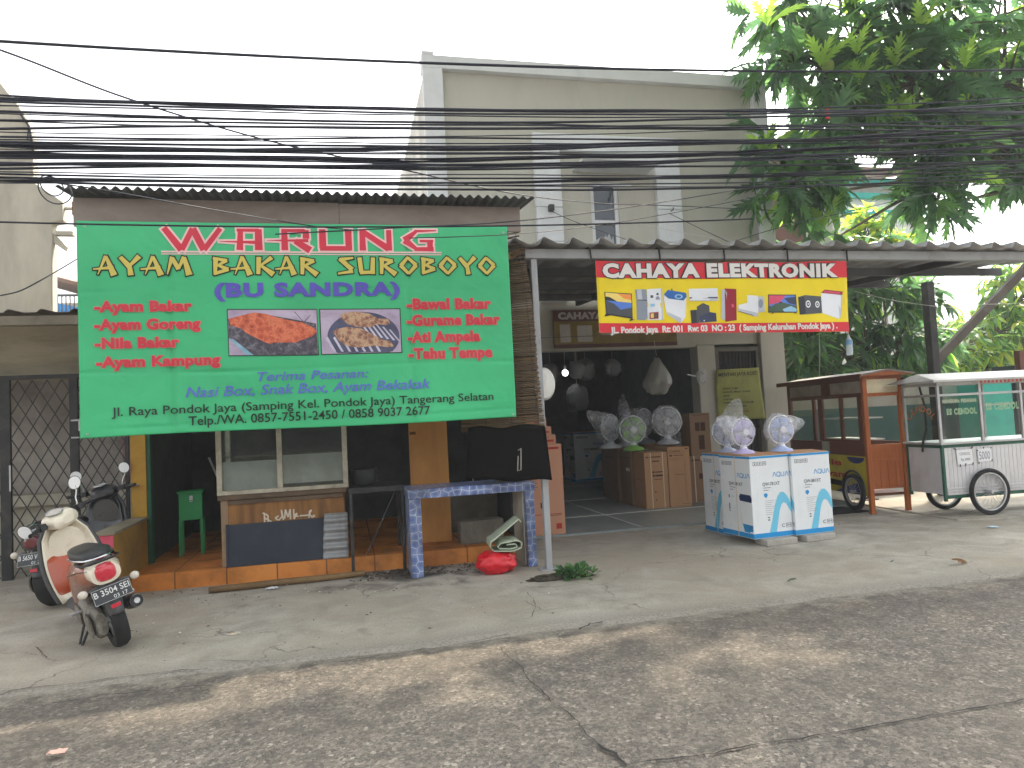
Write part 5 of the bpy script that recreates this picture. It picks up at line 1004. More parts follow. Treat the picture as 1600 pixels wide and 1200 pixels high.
# ================================================================ SCOOTERS (local: +y forward, +x right, origin under the rear axle)
M_CREAM = mat('cream_gloss_paint', srgb(226, 218, 198), .24, var=.04, spec=.5, coat=.5, dirt=srgb(172, 160, 138), dscale=9, damt=.3); M_ORGB = mat('copper_gloss_paint', srgb(150, 84, 56), .25, .15, var=.08, coat=.5)
M_DGREYP = mat('dark_grey_plastic', srgb(74, 76, 78), .55, var=.1, dirt=srgb(104, 100, 94), dscale=6, damt=.3); M_BLKP = mat('black_vinyl', srgb(34, 35, 38), .42, var=.15)
M_REDL = mat('red_lens', srgb(196, 40, 60), .15, spec=.6, coat=.4, var=.06); M_PALE = mat('pale_lens', srgb(206, 198, 186), .25); M_CHROME = mat('chrome', srgb(206, 208, 210), .16, 1, var=.03)
M_MIRROR = mat('mirror_face', srgb(236, 240, 244), .12, .0, var=.02, spec=.9, coat=1); M_ENG = mat('grimy_engine', srgb(150, 146, 136), .7, .2, var=.35, scale=12, dirt=srgb(62, 56, 48), dscale=9, damt=.6, bump=1, bscale=35)
M_MAR = mat('dark_maroon_lens', srgb(96, 36, 40), .2, spec=.6)
M_PLATE = mat('number_plate_black', srgb(54, 58, 62), .5); M_PTXT = mat('number_plate_white', srgb(214, 216, 214), .6)
def scooter(label, loc, rz, lean, paint, paint2, seatc, plate, glove, tail, steer=0):
    T = thing('scooter', label, 'scooter', loc, rz, 'parked scooters', tilt=(0, lean)); r = .245; T.scale = (.78, .78, .78) if not tail else (.82, .82, .82)
    def wheel(y):
        m = MB(); m.lathe([(.150, -.042), (.19, -.056), (.228, -.052), (r, -.024), (r, .024), (.228, .052), (.19, .056), (.150, .042)], 40, (0, 0, 0), 'x'); o = m.build('wheel', M_RUBBER, T, auto=50); o.location = (0, y, r)
        m = MB(); m.lathe([(.152, -.03), (.14, -.02), (.14, .02), (.152, .03)], 32, (0, 0, 0), 'x'); m.cyl((-.05, 0, 0), (.05, 0, 0), .035, n=14)
        for k in range(3):
            a = 2*math.pi*k/3+.4; m.beam((0, .03*math.cos(a), .03*math.sin(a)), (0, .145*math.cos(a), .145*math.sin(a)), .03, .03, (1, 0, 0))
        m.build('rim', M_ALU, o); return o
    wheel(0); wheel(1.20)
    # engine and transmission on the left, silencer on the right
    m = MB(); m.loft([(-.10, -.10, .25, .04, .09, 2.4), (-.02, -.105, .25, .055, .13, 2.6), (.15, -.105, .265, .06, .115, 2.6), (.34, -.10, .29, .06, .12, 2.6), (.44, -.08, .30, .05, .09, 2.4)], 20); m.box(-.10, .10, .30, .52, .20, .40); m.build('engine', M_ENG, T, bevel=.008)
    m = MB(); m.lathe([(.10, -.0), (.105, -.012), (.06, -.02), (.001, -.022)], 22, (-.165, 0.0, .25), 'x'); m.lathe([(.08, -.0), (.085, -.012), (.05, -.02), (.001, -.022)], 22, (-.165, .30, .29), 'x'); m.build('gear_cover', M_ENG, T)
    m = MB(); n0 = len(m.v); m.lathe([(.001, -.16), (.045, -.16), (.052, -.15), (.055, -.10), (.060, .10), (.050, .22), (.025, .27), (.02, .34)], 20, (0, 0, 0), 'y'); M4 = Matrix.Translation((.165, .0, .30)) @ Matrix.Rotation(R(-12), 4, 'X'); m.xf(M4, n0); ex = m.build('silencer', M_BLACKM, T)
    m = MB(); m.lathe([(.001, -.168), (.022, -.170), (.024, -.158)], 16, (0, 0, 0), 'y'); m.lathe([(.047, -.164), (.052, -.155), (.047, -.15)], 20, (0, 0, 0), 'y'); m.xf(M4); m.build('end_cap', M_ALU, ex)
    m = MB(); m.tube([(.11, -.02, .28), (.10, -.06, .42), (.09, -.06, .54)], .018, 8); m.build('shock_absorber', M_REDL if tail else M_BLACKM, T)
    # rear guard with plate
    m = MB(); m.grid(lambda u, v: ((u-.5)*(.17-.06*v), -.17-.075*v-.02*math.sin(v*2)+.05*(2*u-1)**2, .60-.28*v), 8, 10); m.build('rear_guard', M_DGREYP, T, solid=.006)
    m = MB(); m.box(-.035, .035, -.268, -.258, .375, .405); m.build('reflector', M_REDL, T, bevel=.003)
    PF = lambda u, v, l=0: (u, -.255-l-.035*(.56-v)/.12, v)
    m = MB(); n0 = len(m.v); m.hexa([PF(-.137, .44, 0), PF(.137, .44, 0), PF(.137, .44, -.003), PF(-.137, .44, -.003), PF(-.137, .555, 0), PF(.137, .555, 0), PF(.137, .555, -.003), PF(-.137, .555, -.003)]); pl_ = m.build('number_plate', M_PLATE, T)
    m = MB(); put_text(m, plate[0], -.125, .125, .495, .042, PF, .01, off=.002); put_text(m, plate[1], -.0, .10, .452, .026, PF, 0, off=.002)
    for q in ((-.134, .134, .443, .445), (-.134, .134, .550, .552), (-.134, -.132, .445, .55), (.132, .134, .445, .55)): m.add([PF(q[0], q[2], .001), PF(q[1], q[2], .001), PF(q[1], q[3], .001), PF(q[0], q[3], .001)], [(0, 1, 2, 3)])
    m.build('lettering', M_PTXT, pl_)
    # tail body, white spine over copper flanks
    m = MB(); m.loft([(-.24, 0, .625, .03, .02, 2), (-.225, 0, .635, .085, .06, 2.2), (-.15, 0, .645, .135, .095, 2.3), (.0, 0, .63, .165, .125, 2.4), (.18, 0, .60, .175, .15, 2.5), (.36, 0, .55, .165, .19, 2.5), (.50, 0, .46, .15, .20, 2.6), (.58, 0, .38, .14, .15, 2.8)], 28); m.build('tail_body', paint2, T)
    m = MB(); m.loft([(-.256, 0, .60, .04, .025, 2), (-.250, 0, .645, .105, .075, 2.3), (-.17, 0, .672, .125, .095, 2.3), (-.05, 0, .69, .10, .085, 2.3), (.1, 0, .69, .10, .08, 2.3)], 24); m.build('tail_cowl', paint, T)
    m = MB(); m.loft([(-.278, 0, .655, .03, .03, 2.6), (-.270, 0, .655, .064, .056, 2.8), (-.240, 0, .658, .080, .072, 2.8), (-.18, 0, .668, .08, .07, 2.6)], 22); m.build('tail_light', M_REDL if not tail else M_MAR, T)
    # saddle with a bright trim line
    m = MB(); m.loft([(-.20, 0, .775, .055, .018, 2.2), (-.16, 0, .785, .10, .035, 2.5), (-.02, 0, .79, .125, .045, 2.6), (.15, 0, .775, .13, .045, 2.6), (.28, 0, .765, .125, .05, 2.6), (.46, 0, .765, .10, .045, 2.5), (.56, 0, .745, .06, .035, 2.3), (.60, 0, .73, .03, .015, 2)], 24); s_ = m.build('seat', seatc, T)
    m = MB()
    for sx in (-1, 1): m.tube([(sx*.05, -.208, .775), (sx*.103, -.165, .775), (sx*.131, -.02, .772), (sx*.137, .15, .76), (sx*.132, .30, .75)], .009, 6)
    m.tube([(.05, -.208, .775), (0, -.222, .776), (-.05, -.208, .775)], .009, 6); m.build('trim', M_CHROME if not tail else M_BLKP, s_)
    m = MB(); m.tube([(.13, .05, .735), (.135, -.16, .745), (.09, -.25, .755), (0, -.27, .758), (-.09, -.25, .755), (-.135, -.16, .745), (-.13, .05, .735)], .011, 8); m.build('grab_rail', M_BLKP if not tail else M_ALU, T)
    for sx in (-1, 1):
        m = MB(); m.tube([(sx*.08, -.215, .56), (sx*.165, -.235, .55)], .010, 6); o = m.build('turn_signal', M_DGREYP, T); m = MB(); m.ball((sx*.185, -.235, .55), (.036, .03, .032), 14); m.build('lens', M_PALE, o)
    # floorboard and leg shield
    m = MB(); m.loft([(.52, 0, .285, .15, .03, 3), (.60, 0, .285, .165, .028, 3.2), (.80, 0, .285, .165, .028, 3.2), (.90, 0, .30, .16, .04, 3)], 20); m.build('floorboard', M_DGREYP, T)
    def shield(u, v, off=0, k=1.0):
        z = .30+.66*v; wd = (.165+.055*math.sin(math.pi*min(1, v*.95+.12)))*k*(1 if v < .86 else (1-(v-.86)*2.2)); x = (2*u-1)*wd
        return (x, .90+.20*v-.09*(abs(2*u-1))**2.5*(.6+.6*v)+off, z)
    m = MB(); m.grid(lambda u, v: shield(u, v, .012, 1.13), 20, 20); m.build('leg_shield_edge', M_DGREYP, T, solid=.03)
    m = MB(); m.grid(lambda u, v: shield(u, v, -.02, 1.0), 20, 20); m.build('leg_shield', paint, T, solid=.012)
    m = MB(); m.grid(lambda u, v: (lambda p: (p[0], p[1]-.03*(1-abs(2*u-1)**3)*min(1, 6*v, 6*(1-v))-.012, p[2]))(shield(.02+.96*u, .10+.52*v, -.014, 1.0)), 24, 20); g_ = m.build('glove_box', glove, T)
    m = MB(); m.torus((0, .945, .60), .024, .008, 'y', 16, 6); m.build('hook', paint2, g_); m = MB(); m.box(.055, .095, 1.0, 1.02, .80, .845); m.build('ignition_lock', M_ALU, T, bevel=.004)
    # front mudguard, fork, headlamp nose
    m = MB(); m.grid(lambda u, v: (.075*math.sin((u-.5)*math.pi)*1.0, 1.20+(.27+.03*math.cos((u-.5)*math.pi))*math.cos(R(20)+v*R(140)), r+(.27+.03*math.cos((u-.5)*math.pi))*math.sin(R(20)+v*R(140))), 10, 18); m.build('front_mudguard', paint, T, solid=.005)
    m = MB(); m.tube([(-.06, 1.20, r), (-.06, 1.12, .56)], .018, 8); m.tube([(.06, 1.20, r), (.06, 1.12, .56)], .018, 8); m.tube([(0, 1.13, .5), (0, 1.02, .98)], .03, 10); m.build('fork', M_BLACKM, T)
    m = MB(); m.loft([(.97, 0, .72, .15, .20, 2.4), (1.06, 0, .72, .16, .21, 2.4), (1.15, 0, .68, .12, .17, 2.2), (1.20, 0, .66, .05, .08, 2)], 22); m.build('front_cover', paint, T)
    # handlebar cover, dials, bars (all of it turned with the steering)
    ST = Matrix.Translation((0, 1.02, .98)) @ Matrix.Rotation(steer, 4, Vector((0, -.3, .95))) @ Matrix.Translation((0, -1.02, -.98)); n_before = set(T.children)
    m = MB(); m.loft([(.90, 0, .985, .06, .035, 2.4), (.93, 0, .985, .125, .062, 2.6), (1.0, 0, 1.0, .145, .075, 2.6), (1.08, 0, 1.0, .12, .07, 2.4), (1.12, 0, .99, .06, .05, 2.2)], 24); m.build('handlebar_cover', paint, T)
    m = MB(); m.lathe([(.001, .0), (.06, .0), (.066, -.006)], 26, (0, 0, 0), 'z'); m.xf(Matrix.Translation((-.03, .985, 1.079)) @ Matrix.Rotation(R(10), 4, 'X')); o = m.build('dial', M_PALE, T)
    m = MB(); m.torus((0, 0, 0), .064, .007, 'z', 26, 6); m.xf(Matrix.Translation((-.03, .985, 1.08)) @ Matrix.Rotation(R(10), 4, 'X')); m.build('dial_ring', M_ALU, o)
    for sx in (-1, 1):
        m = MB(); m.box(sx*.075-.028, sx*.075+.028, .922, .935, .975, .992); m.build('switch_slot', M_BLKP, T, bevel=.003)
        m = MB(); m.tube([(sx*.11, 1.0, .99), (sx*.20, .985, 1.01), (sx*.26, .96, 1.015)], .013, 8); m.box(sx*.20-.03, sx*.20+.03, .945, 1.005, .985, 1.04); b_ = m.build('handlebar', M_BLKP, T, bevel=.006)
        m = MB(); m.tube([(sx*.24, .972, 1.013), (sx*.36, .92, 1.015)], .018, 10); m.build('grip', M_BLKP, b_)
        m = MB(); m.tube([(sx*.19, 1.005, 1.03), (sx*.24, 1.03, 1.02), (sx*.36, .985, 1.0), (sx*.385, .965, .995)], .008, 6); m.build('brake_lever', M_ALU, b_)
        m = MB(); m.tube([(sx*.20, .985, 1.03), (sx*.215, .985, 1.10), (sx*.25, .98, 1.15), (sx*.255, .975, 1.20)] if (sx > 0 or tail) else [(sx*.20, .985, 1.03), (sx*.24, .99, 1.08), (sx*.33, .98, 1.07)], .007, 6); mi = m.build('mirror', M_CHROME, T)
        m = MB(); m.lathe([(.001, .022), (.04, .018), (.062, .002), (.064, -.004)], 24, (0, 0, 0), 'y'); dz = -.17 if (sx < 0 and not tail) else 0; Mx = Matrix.Translation((sx*(.255-dz*.55), .97, 1.225+dz)) @ Matrix.Rotation(R(8), 4, 'X') @ Matrix.Rotation(R(-6*sx if dz == 0 else -72), 4, 'Z'); m.xf(Mx); m.build('mirror_shell', M_DGREYP, mi)
        m = MB(); m.lathe([(.058, -.0045), (.001, -.0050)], 24, (0, 0, 0), 'y'); m.xf(Mx); m.build('mirror_glass', M_MIRROR, mi)
        if sx > 0: pass
        m = MB(); m.tube([(sx*.13, .22, .33), (sx*.24, .20, .335)], .014, 8); m.build('foot_peg', M_ALU, T)
    m = MB()
    for sx, q in ((-1, 0), (1, .02), (-1, .03)): m.tube([(sx*.2, 1.0, 1.0), (sx*.24, 1.1, .98+q), (sx*.12, 1.16, .90+q), (sx*.03, 1.12, .80)], .0045, 5)
    m.build('control_cable', M_RUBBER, T)
    m = MB(); m.tube([(-.172, .30, .62), (-.172, .12, .655), (-.155, -.05, .69), (-.11, -.2, .70)], .0028, 5); m.tube([(.172, .30, .62), (.172, .12, .655), (.155, -.05, .69), (.11, -.2, .70)], .0028, 5); m.build('panel_seam', M_RUBBER, T)
    for c in set(T.children)-n_before:
        if c.name.split('.')[0] not in ('foot_peg', 'panel_seam'):
            for o in [c]+list(c.children): o.data.transform(ST)
    m = MB(); m.tube([(-.10, .48, .22), (-.20, .40, .06), (-.235, .38, -.005)], .011, 6); m.tube([(-.10, .30, .20), (-.22, .33, .02)], .012, 6); m.build('side_stand', M_BLACKM, T)
    return T
scooter('cream and copper scooter parked in front, large red tail light', (-1.41, 5.02, .012), R(29), R(-14), M_CREAM, M_ORGB, M_BLKP, ('B 3504 SEI', '03 17'), mat('orange_red_panel', srgb(170, 74, 40), .3, var=.1, coat=.4), False, R(30))
M_SB = mat('black_gloss_paint', srgb(40, 42, 46), .3, coat=.4, var=.1); M_SM = mat('dark_maroon_paint', srgb(74, 44, 42), .3, coat=.4, var=.1)
scooter('dark maroon scooter parked behind, beside the lattice gate', (-2.27, 6.45, .012), R(-14), R(-6), M_SB, M_SM, M_BLKP, ('B 5650 VOZ', '01 23'), M_SB, True, R(8))
# ================================================================ LEFT NEIGHBOUR
L_ = thing('neighbour_wall', 'weathered grey concrete gable wall of the left-hand building', 'building', (-3.5, 8.0, 0))
m = MB(); m.prism([(-3.6, 2.6), (-2.81, 2.6), (-2.80, 3.52), (-2.70, 3.54), (-2.70, 3.74), (-2.96, 3.93), (-2.96, 4.42), (-3.0, 4.56), (-3.10, 4.74), (-3.24, 4.94), (-3.6, 5.35), (-6, 5.35), (-6, 2.6)], 8.0, 8.14); m.build('wall', M_OLDCONC, L_, True, bevel=.01)
m = MB(); m.box(-6, -2.45, 8.0, 8.2, 1.93, 2.58); m.build('lintel', mat('grey_beige_beam', srgb(186, 178, 156), .9, var=.12, dirt=srgb(122, 114, 98), damt=.5, stretch=(.5, 1, 2)), L_, True, bevel=.01)
m = MB(); m.box(-6, -1.98, 9.2, 9.3, 0, 2.3); m.build('back_wall', mat('dim_plaster', srgb(178, 172, 166), .9, var=.12, dirt=srgb(112, 100, 92), damt=.5), L_, True)
m = MB(); m.box(-6, -1.98, 8.2, 9.3, 2.2, 2.28); m.build('ceiling', M_DARKWALL, L_, True)
m = MB(); m.box(-2.78, -2.62, 8.02, 8.1, 3.40, 3.44); m.prism([(-2.80, 3.42), (-2.68, 3.28), (-2.70, 3.24), (-2.80, 3.32)], 8.03, 8.08); m.cyl((-2.70, 8.05, 3.68), (-2.62, 8.05, 3.68), .018, n=8); m.build('ledge', M_OLDCONC, L_, True)
m = MB(); m.tube([(-3.06, 7.99, 4.62), (-2.985, 7.985, 4.50), (-2.955, 7.985, 4.30), (-2.95, 7.985, 4.20)], .012, 6); m.tube([(-2.985, 7.98, 4.50), (-3.0, 7.98, 4.35)], .008, 5); m.build('conduit', M_BLACKM, L_, True)
T = thing('house_canopy', 'brown-grey sheet metal awning over the lattice gate', 'canopy', (-3.5, 7.3, 2.4))
m = MB(); corr(m, -6, -2.05, 7.1, 8.0, lambda x, y: 2.46+.06*(y-7.1), .26, .03, True, 16); m.build('roof_sheet', mat('brown_grey_sheet', srgb(122, 112, 98), .6, .1, var=.15, dirt=srgb(76, 66, 56)), T, True, auto=25, solid=.003)
m = MB(); m.box(-6, -2.06, 7.10, 7.15, 2.35, 2.43); m.box(-6, -2.06, 7.5, 7.55, 2.40, 2.46); m.build('beam', mat('brown_grey_beam', srgb(128, 120, 104), .7, dirt=srgb(84, 76, 64)), T, True)
# folding lattice gate
Gt = thing('lattice_gate', 'black folding lattice steel gate with scratched posts', 'gate', (-2.6, 7.9, 0))
GY = 7.9
for x, w_ in ((-3.20, .09), (-2.60, .075), (-2.13, .03), (-3.9, .075)):
    m = MB(); m.box(x-w_/2, x+w_/2, GY-.02, GY+.02, 0, 1.93); m.build('post', M_BLACKM, Gt, True)
m = MB(); m.box(-4.2, -2.05, GY-.025, GY+.025, 1.93, 1.97); m.build('track', M_BLACKM, Gt, True)
for xa, xb in ((-3.85, -3.25), (-3.155, -2.64), (-2.56, -2.145)):
    m = MB(); n = max(2, round((xb-xa)/.115)); p = (xb-xa)/n; h = p*1.75
    def clipseg(x0, z0, x1, z1):
        t0, t1 = 0, 1; dx = x1-x0; dz = z1-z0
        for pp, q in ((-dx, x0-xa), (dx, xb-x0), (-dz, z0-.02), (dz, 1.92-z0)):
            if pp == 0: continue
            t = q/pp
            if pp < 0: t0 = max(t0, t)
            else: t1 = min(t1, t)
        return None if t0 >= t1 else ((x0+dx*t0, z0+dz*t0), (x0+dx*t1, z0+dz*t1))
    for k in range(-30, n+30):
        for s, yo in ((1, -.005), (-1, .005)):
            q = clipseg(xa+k*p, 0, xa+k*p+s*p*(1.94/h), 1.94)
            if q: (a, b), (c, d) = q; m.beam((a, GY+yo, b), (c, GY+yo, d), .010, .005, (0, 1, 0))
    m.build('lattice', M_BLACKM, Gt, True)
m = MB(); m.box(-2.555, -2.535, GY-.03, GY-.02, 1.40, 1.52); m.box(-2.62, -2.55, GY-.035, GY-.02, 1.50, 1.515); m.box(-2.62, -2.55, GY-.035, GY-.02, 1.33, 1.345); m.box(-3.165, -3.15, GY-.03, GY-.02, .85, 1.1); m.build('latch', M_ALU, Gt, True)
T = thing('wall_ledge', 'long grey concrete ledge behind the lattice gate', 'ledge', (-3, 9.0, .0)); m = MB(); m.box(-5, -2.0, 8.85, 9.19, .62, .74); m.box(-5, -2.0, 9.0, 9.19, 0, .62); m.build('body', M_OLDCONC, T, True)
T = thing('cloth_banner', 'faded pink and tan poster on the wall behind the lattice gate', 'poster', (-2.4, 9.19, 1.0)); m = MB(); m.box(-2.52, -2.02, 9.18, 9.19, .8, 1.75); m.build('sheet', mat('faded_pink_poster', srgb(170, 124, 128), .8, var=.25, scale=2.5, dirt=srgb(166, 146, 116), dscale=2), T, True)
# left background: tiled roof, railing, blue tarpaulin
T = thing('background_house', 'distant house with weathered tile roof at left, behind the stall', 'house', (-5.2, 17, 0))
m = MB(); m.hexa([(-8, 16.6, 5.3), (-5.0, 15.5, 4.35), (-4.2, 15.5, 4.15), (-4.2, 19, 4.2), (-8, 16.6, 5.4), (-5.0, 15.5, 4.42), (-4.2, 15.5, 4.22), (-8, 19, 5.45)]); m.build('roof', mat('weathered_tile', srgb(122, 98, 84), .85, var=.25, scale=8, bump=.6, bscale=14), T, True)
m = MB(); m.box(-8, -4.6, 16.6, 19, 0, 4.2); m.build('wall', M_OLDCONC, T, True)
T = thing('balcony_railing', 'thin dark railing seen between the left wall and green banner', 'railing', (-5, 15, 3.6)); m = MB()
for k in range(26): x = -5.6+k*.07; m.box(x-.008, x+.008, 15.0, 15.02, 3.4, 4.05)
m.box(-5.7, -3.6, 14.995, 15.025, 4.05, 4.09); m.build('bars', M_BLACKM, T, True)
T = thing('blue_tarpaulin', 'bright blue tarpaulin slung behind the left-hand railing', 'tarpaulin', (-4.9, 15.4, 3.5)); m = MB(); m.grid(lambda u, v: (-5.8+2.6*u, 15.4+.1*math.sin(u*9), 3.1+v*(.95-.55*u+.05*math.sin(u*8))), 20, 6); m.build('sheet', mat('blue_tarp', srgb(24, 132, 206), .5, var=.1, bump=.3, bscale=6), T, True, solid=.004)

# ================================================================ RIGHT BACKGROUND
N_ = thing('neighbour_house', 'pale two-storey house with turquoise bands behind the trees', 'house', (14, 17, 0))
def col_at(px, y): return at(px, 400, 'y', y).x
ny = 17.0; xa = col_at(1258, ny); xb = col_at(1445, ny)
m = MB(); m.box(xa, xb, ny, ny+6, 0, at(1380, 278, 'y', ny).z); m.build('wall', M_WHITEP, N_, True)
zz = lambda p: at(1380, p, 'y', ny).z
for a, b in ((283, 293), (304, 312), (330, 336)): m = MB(); m.box(xa+.8, xb+.05, ny-.12, ny-.001, zz(b), zz(a)); m.build('turquoise_band', mat('turquoise_paint', srgb(26, 176, 170), .6), N_, True)
m = MB(); m.box(xa+1, xb-.3, ny-.06, ny-.001, zz(303), zz(294)); m.build('balcony_panel', mat('mid_grey', srgb(150, 152, 150), .8), N_, True)  # plain grey strip between the turquoise bands
m = MB(); m.hexa([(xa-.2, ny-.5, zz(277)), (xb+.3, ny-.5, zz(277)), (xb+.3, ny+3, zz(225)), (xa-.2, ny+3, zz(225)), (xa-.2, ny-.5, zz(272)), (xb+.3, ny-.5, zz(272)), (xb+.3, ny+3, zz(220)), (xa-.2, ny+3, zz(220))]); m.build('roof', mat('weathered_tile', (0, 0, 0)), N_, True)
m = MB(); m.box(xb-.9, xb-.82, ny-.05, ny-.001, 0, zz(336)); m.box(xb-.35, xb-.27, ny-.05, ny-.001, 0, zz(336)); m.build('pilaster', M_WHITEP, N_, True)
T = thing('annex_house', 'narrow building with dull pink panel beside the shop house', 'house', (8.5, 12.5, 0)); yy = 12.5; x0, x1, x2 = [at(p, 360, 'y', yy).x for p in (1196, 1258, 1276)]
m = MB(); m.box(x0, x1, yy, yy+3, 0, at(1230, 240, 'y', yy).z); m.build('wall', mat('dull_pink_plaster', srgb(150, 112, 112), .85, var=.06, dirt=srgb(126, 92, 92)), T, True); m = MB(); m.box(x1, x2+.3, yy-.1, yy+3, 0, at(1230, 235, 'y', yy).z); m.build('pillar', M_WHITEP, T, True)
T = thing('red_roof_house', 'far low house with red tile roof between the right-hand trees', 'house', (24, 26, 0)); yy = 26; a = at(1500, 492, 'y', yy); b = at(1550, 492, 'y', yy); m = MB(); m.box(a.x-2, b.x+8, yy, yy+4, 0, a.z-.5); m.build('wall', M_OLDCONC, T, True); m = MB(); m.prism([(yy-.4, a.z-.5), (yy+2, a.z), (yy+4.4, a.z-.5), (yy+2, a.z-.12)], a.x-2.3, b.x+8, 'yz'); m.build('roof', mat('red_tile', srgb(178, 92, 74), .8, var=.15), T, True)
GW = thing('stall_wall', 'two-tone grey and dark green wall behind the carts', 'wall', (8.5, 9.7, 0))
m = MB(); m.box(6.45, 14, 9.7, 9.8, 0, 1.22); m.build('green_dado', mat('bottle_green_paint', srgb(34, 72, 66), .6, var=.12, scale=2, dirt=srgb(52, 80, 74)), GW, True); m = MB(); m.box(6.45, 14, 9.7, 9.8, 1.22, 1.62); m.build('grey_top', mat('grey_wall_paint', srgb(150, 146, 136), .85, var=.08, dirt=srgb(120, 112, 100)), GW, True)
T = thing('turquoise_cabinet', 'tall turquoise cabinet standing behind the drinks cart', 'cabinet', (8.75, 9.0, .018)); a = at(1536, 690, 'y', 9.0).x; b = at(1588, 690, 'y', 9.0).x
Mtq = mat('turquoise_enamel', srgb(44, 168, 152), .45, var=.06, dirt=srgb(36, 130, 120), damt=.3); m = MB(); m.box(a, b, 9.0, 9.4, .018, 1.62); m.build('body', Mtq, T, True, bevel=.006); m = MB(); m.box(a+.02, b-.02, 8.985, 8.999, .1, 1.15); m.box(a+.02, b-.02, 8.985, 8.999, 1.18, 1.6); m.build('door', Mtq, T, True, bevel=.004); m = MB(); m.box(a, b, 8.98, 8.999, 1.152, 1.178); m.build('trim', M_ALU, T, True)
T = thing('hanging_stock', 'dark shelf of small goods at the far right behind the drinks cart', 'shelf', (9.6, 9.2, .018)); m = MB()
for z in (.3, .7, 1.1, 1.5): m.box(10.12, 11.4, 9.0, 9.4, z, z+.03)
m.box(10.12, 10.16, 9.0, 9.4, 0, 1.75); m.box(11.36, 11.4, 9.0, 9.4, 0, 1.75); m.box(10.16, 11.36, 9.38, 9.4, 0, 1.75); m.build('frame', M_SHELF, T, True); random.seed(5); m = MB()
for z in (.33, .73, 1.13):
    for k in range(14): x = 10.22+k*.083; h = random.uniform(.1, .24); m.lathe([(.001, 0), (.03, 0), (.03, h*.7), (.012, h*.85), (.012, h), (.001, h)], 10, (x, 9.15, z))
m.build('jars', mat('dim_jars', srgb(96, 100, 96), .3, var=.4, scale=20), T, True)
T = thing('concrete_post', 'short dark wooden post with a pale cap at the right edge', 'post', (10.6, 9.3, 0)); q = at(1592, 548, 'y', 9.3); m = MB(); m.box(q.x-.05, q.x+.05, 9.25, 9.35, 0, q.z); m.build('post', M_WOODR, T, True)

# ================================================================ TREES
def leaf_mat(name, lo, hi, tr=.35, tcol=None):
    g = N(name); v = g.pos(); n = g.noise(v, 2.3, 3); n2 = g.noise(v, 11, 2); c = g.ramp(g.math('ADD', g.math('MULTIPLY', n, .6), g.math('MULTIPLY', n2, .4)), [(.35, lo), (.65, hi)])
    b = g.bsdf(c, .42, spec=.45); t = g.n('ShaderNodeBsdfTranslucent'); t.inputs[0].default_value = (*(tcol or [min(1, h*2.2) for h in hi]), 1)
    x = g.n('ShaderNodeMixShader'); x.inputs[0].default_value = tr; g.l(b, x.inputs[1]); g.l(t.outputs[0], x.inputs[2]); return g.done(x.outputs[0])
LD = leaf_mat('dark_leaf', srgb(56, 86, 60), srgb(80, 114, 76), .42); LM = leaf_mat('mid_leaf', srgb(72, 110, 60), srgb(98, 138, 76), .42); LY = leaf_mat('young_leaf', srgb(110, 150, 58), srgb(146, 182, 76), .45); LYY = leaf_mat('sunlit_yellow_leaf', srgb(140, 158, 44), srgb(178, 190, 66), .5)
LDR = leaf_mat('dry_leaf', srgb(134, 100, 62), srgb(164, 126, 84), .2)
M_BARK = mat('grey_bark', srgb(98, 90, 78), .9, var=.25, scale=6, bump=.8, bscale=22, stretch=(1, 1, .35))
def bread_leaf():
    half = [(.015, .0), (.04, .10), (.13, .22), (.065, .23), (.20, .42), (.07, .38), (.24, .62), (.075, .54), (.225, .80), (.07, .69), (.15, .94), (.05, .84), (0, 1.06)]
    V = []; Fc = []
    for x, y in half: V.append((0, y if x else y)); V.append((x, y)); V.append((-x, y))
    def p(x, y): return (x, y, .25*abs(x)-.5*y*y+.05*math.sin(abs(x)*24))
    P = []
    mid = [0, .06, .12, .18, .26, .32, .42, .47, .58, .63, .75, .80, 1.06]
    for (x, y), ym in zip(half, mid): P += [p(0, ym), p(x, y), p(-x, y)]
    for i in range(len(half)-1):
        a = 3*i; b = a+3; Fc += [(a, a+1, b+1, b), (a, b, b+2, a+2)]
    return np.array(P), Fc
def lance_leaf():
    half = [(.008, 0), (.10, .2), (.135, .45), (.09, .75), (0, 1.0)]; P = []
    for x, y in half: z = -.35*y*y; P += [(0, y, z), (x, y, z+.25*x), (-x, y, z+.25*x)]
    return np.array(P), [f for i in range(4) for f in ((3*i, 3*i+1, 3*i+4, 3*i+3), (3*i, 3*i+3, 3*i+5, 3*i+2))]
def oval_leaf():
    half = [(.01, 0), (.22, .25), (.26, .55), (.15, .85), (0, 1.0)]; P = []
    for x, y in half: z = -.22*y*y; P += [(0, y, z), (x, y, z+.2*x), (-x, y, z+.2*x)]
    return np.array(P), [f for i in range(4) for f in ((3*i, 3*i+1, 3*i+4, 3*i+3), (3*i, 3*i+3, 3*i+5, 3*i+2))]
class Leaves:
    def __init__(s, tpl): s.t, s.f = tpl; s.V = []; s.F = []; s.M = []; s.n = 0
    def put(s, pos, d, size, mi, roll=0):
        y = Vector(d).normalized(); x = y.cross(Vector((0, 0, 1))); x = x.normalized() if x.length > .05 else Vector((1, 0, 0)); z = x.cross(y)
        c, sn = math.cos(roll), math.sin(roll); x, z = x*c+z*sn, z*c-x*sn
        M = np.array([x, y, z])*size; s.V.append(s.t @ M+np.array(pos)); s.F += [tuple(i+s.n for i in f) for f in s.f]; s.M += [mi]*len(s.f); s.n += len(s.t)
    def build(s, name, mats, parent):
        me = bpy.data.meshes.new(name); me.from_pydata(np.concatenate(s.V).tolist(), [], s.F)
        for m in mats: me.materials.append(m)
        me.polygons.foreach_set('material_index', s.M); me.polygons.foreach_set('use_smooth', [True]*len(s.F)); o = bpy.data.objects.new(name, me); COL.objects.link(o); o.parent = parent
        me.transform(Matrix.Translation(parent.location).inverted()); return o
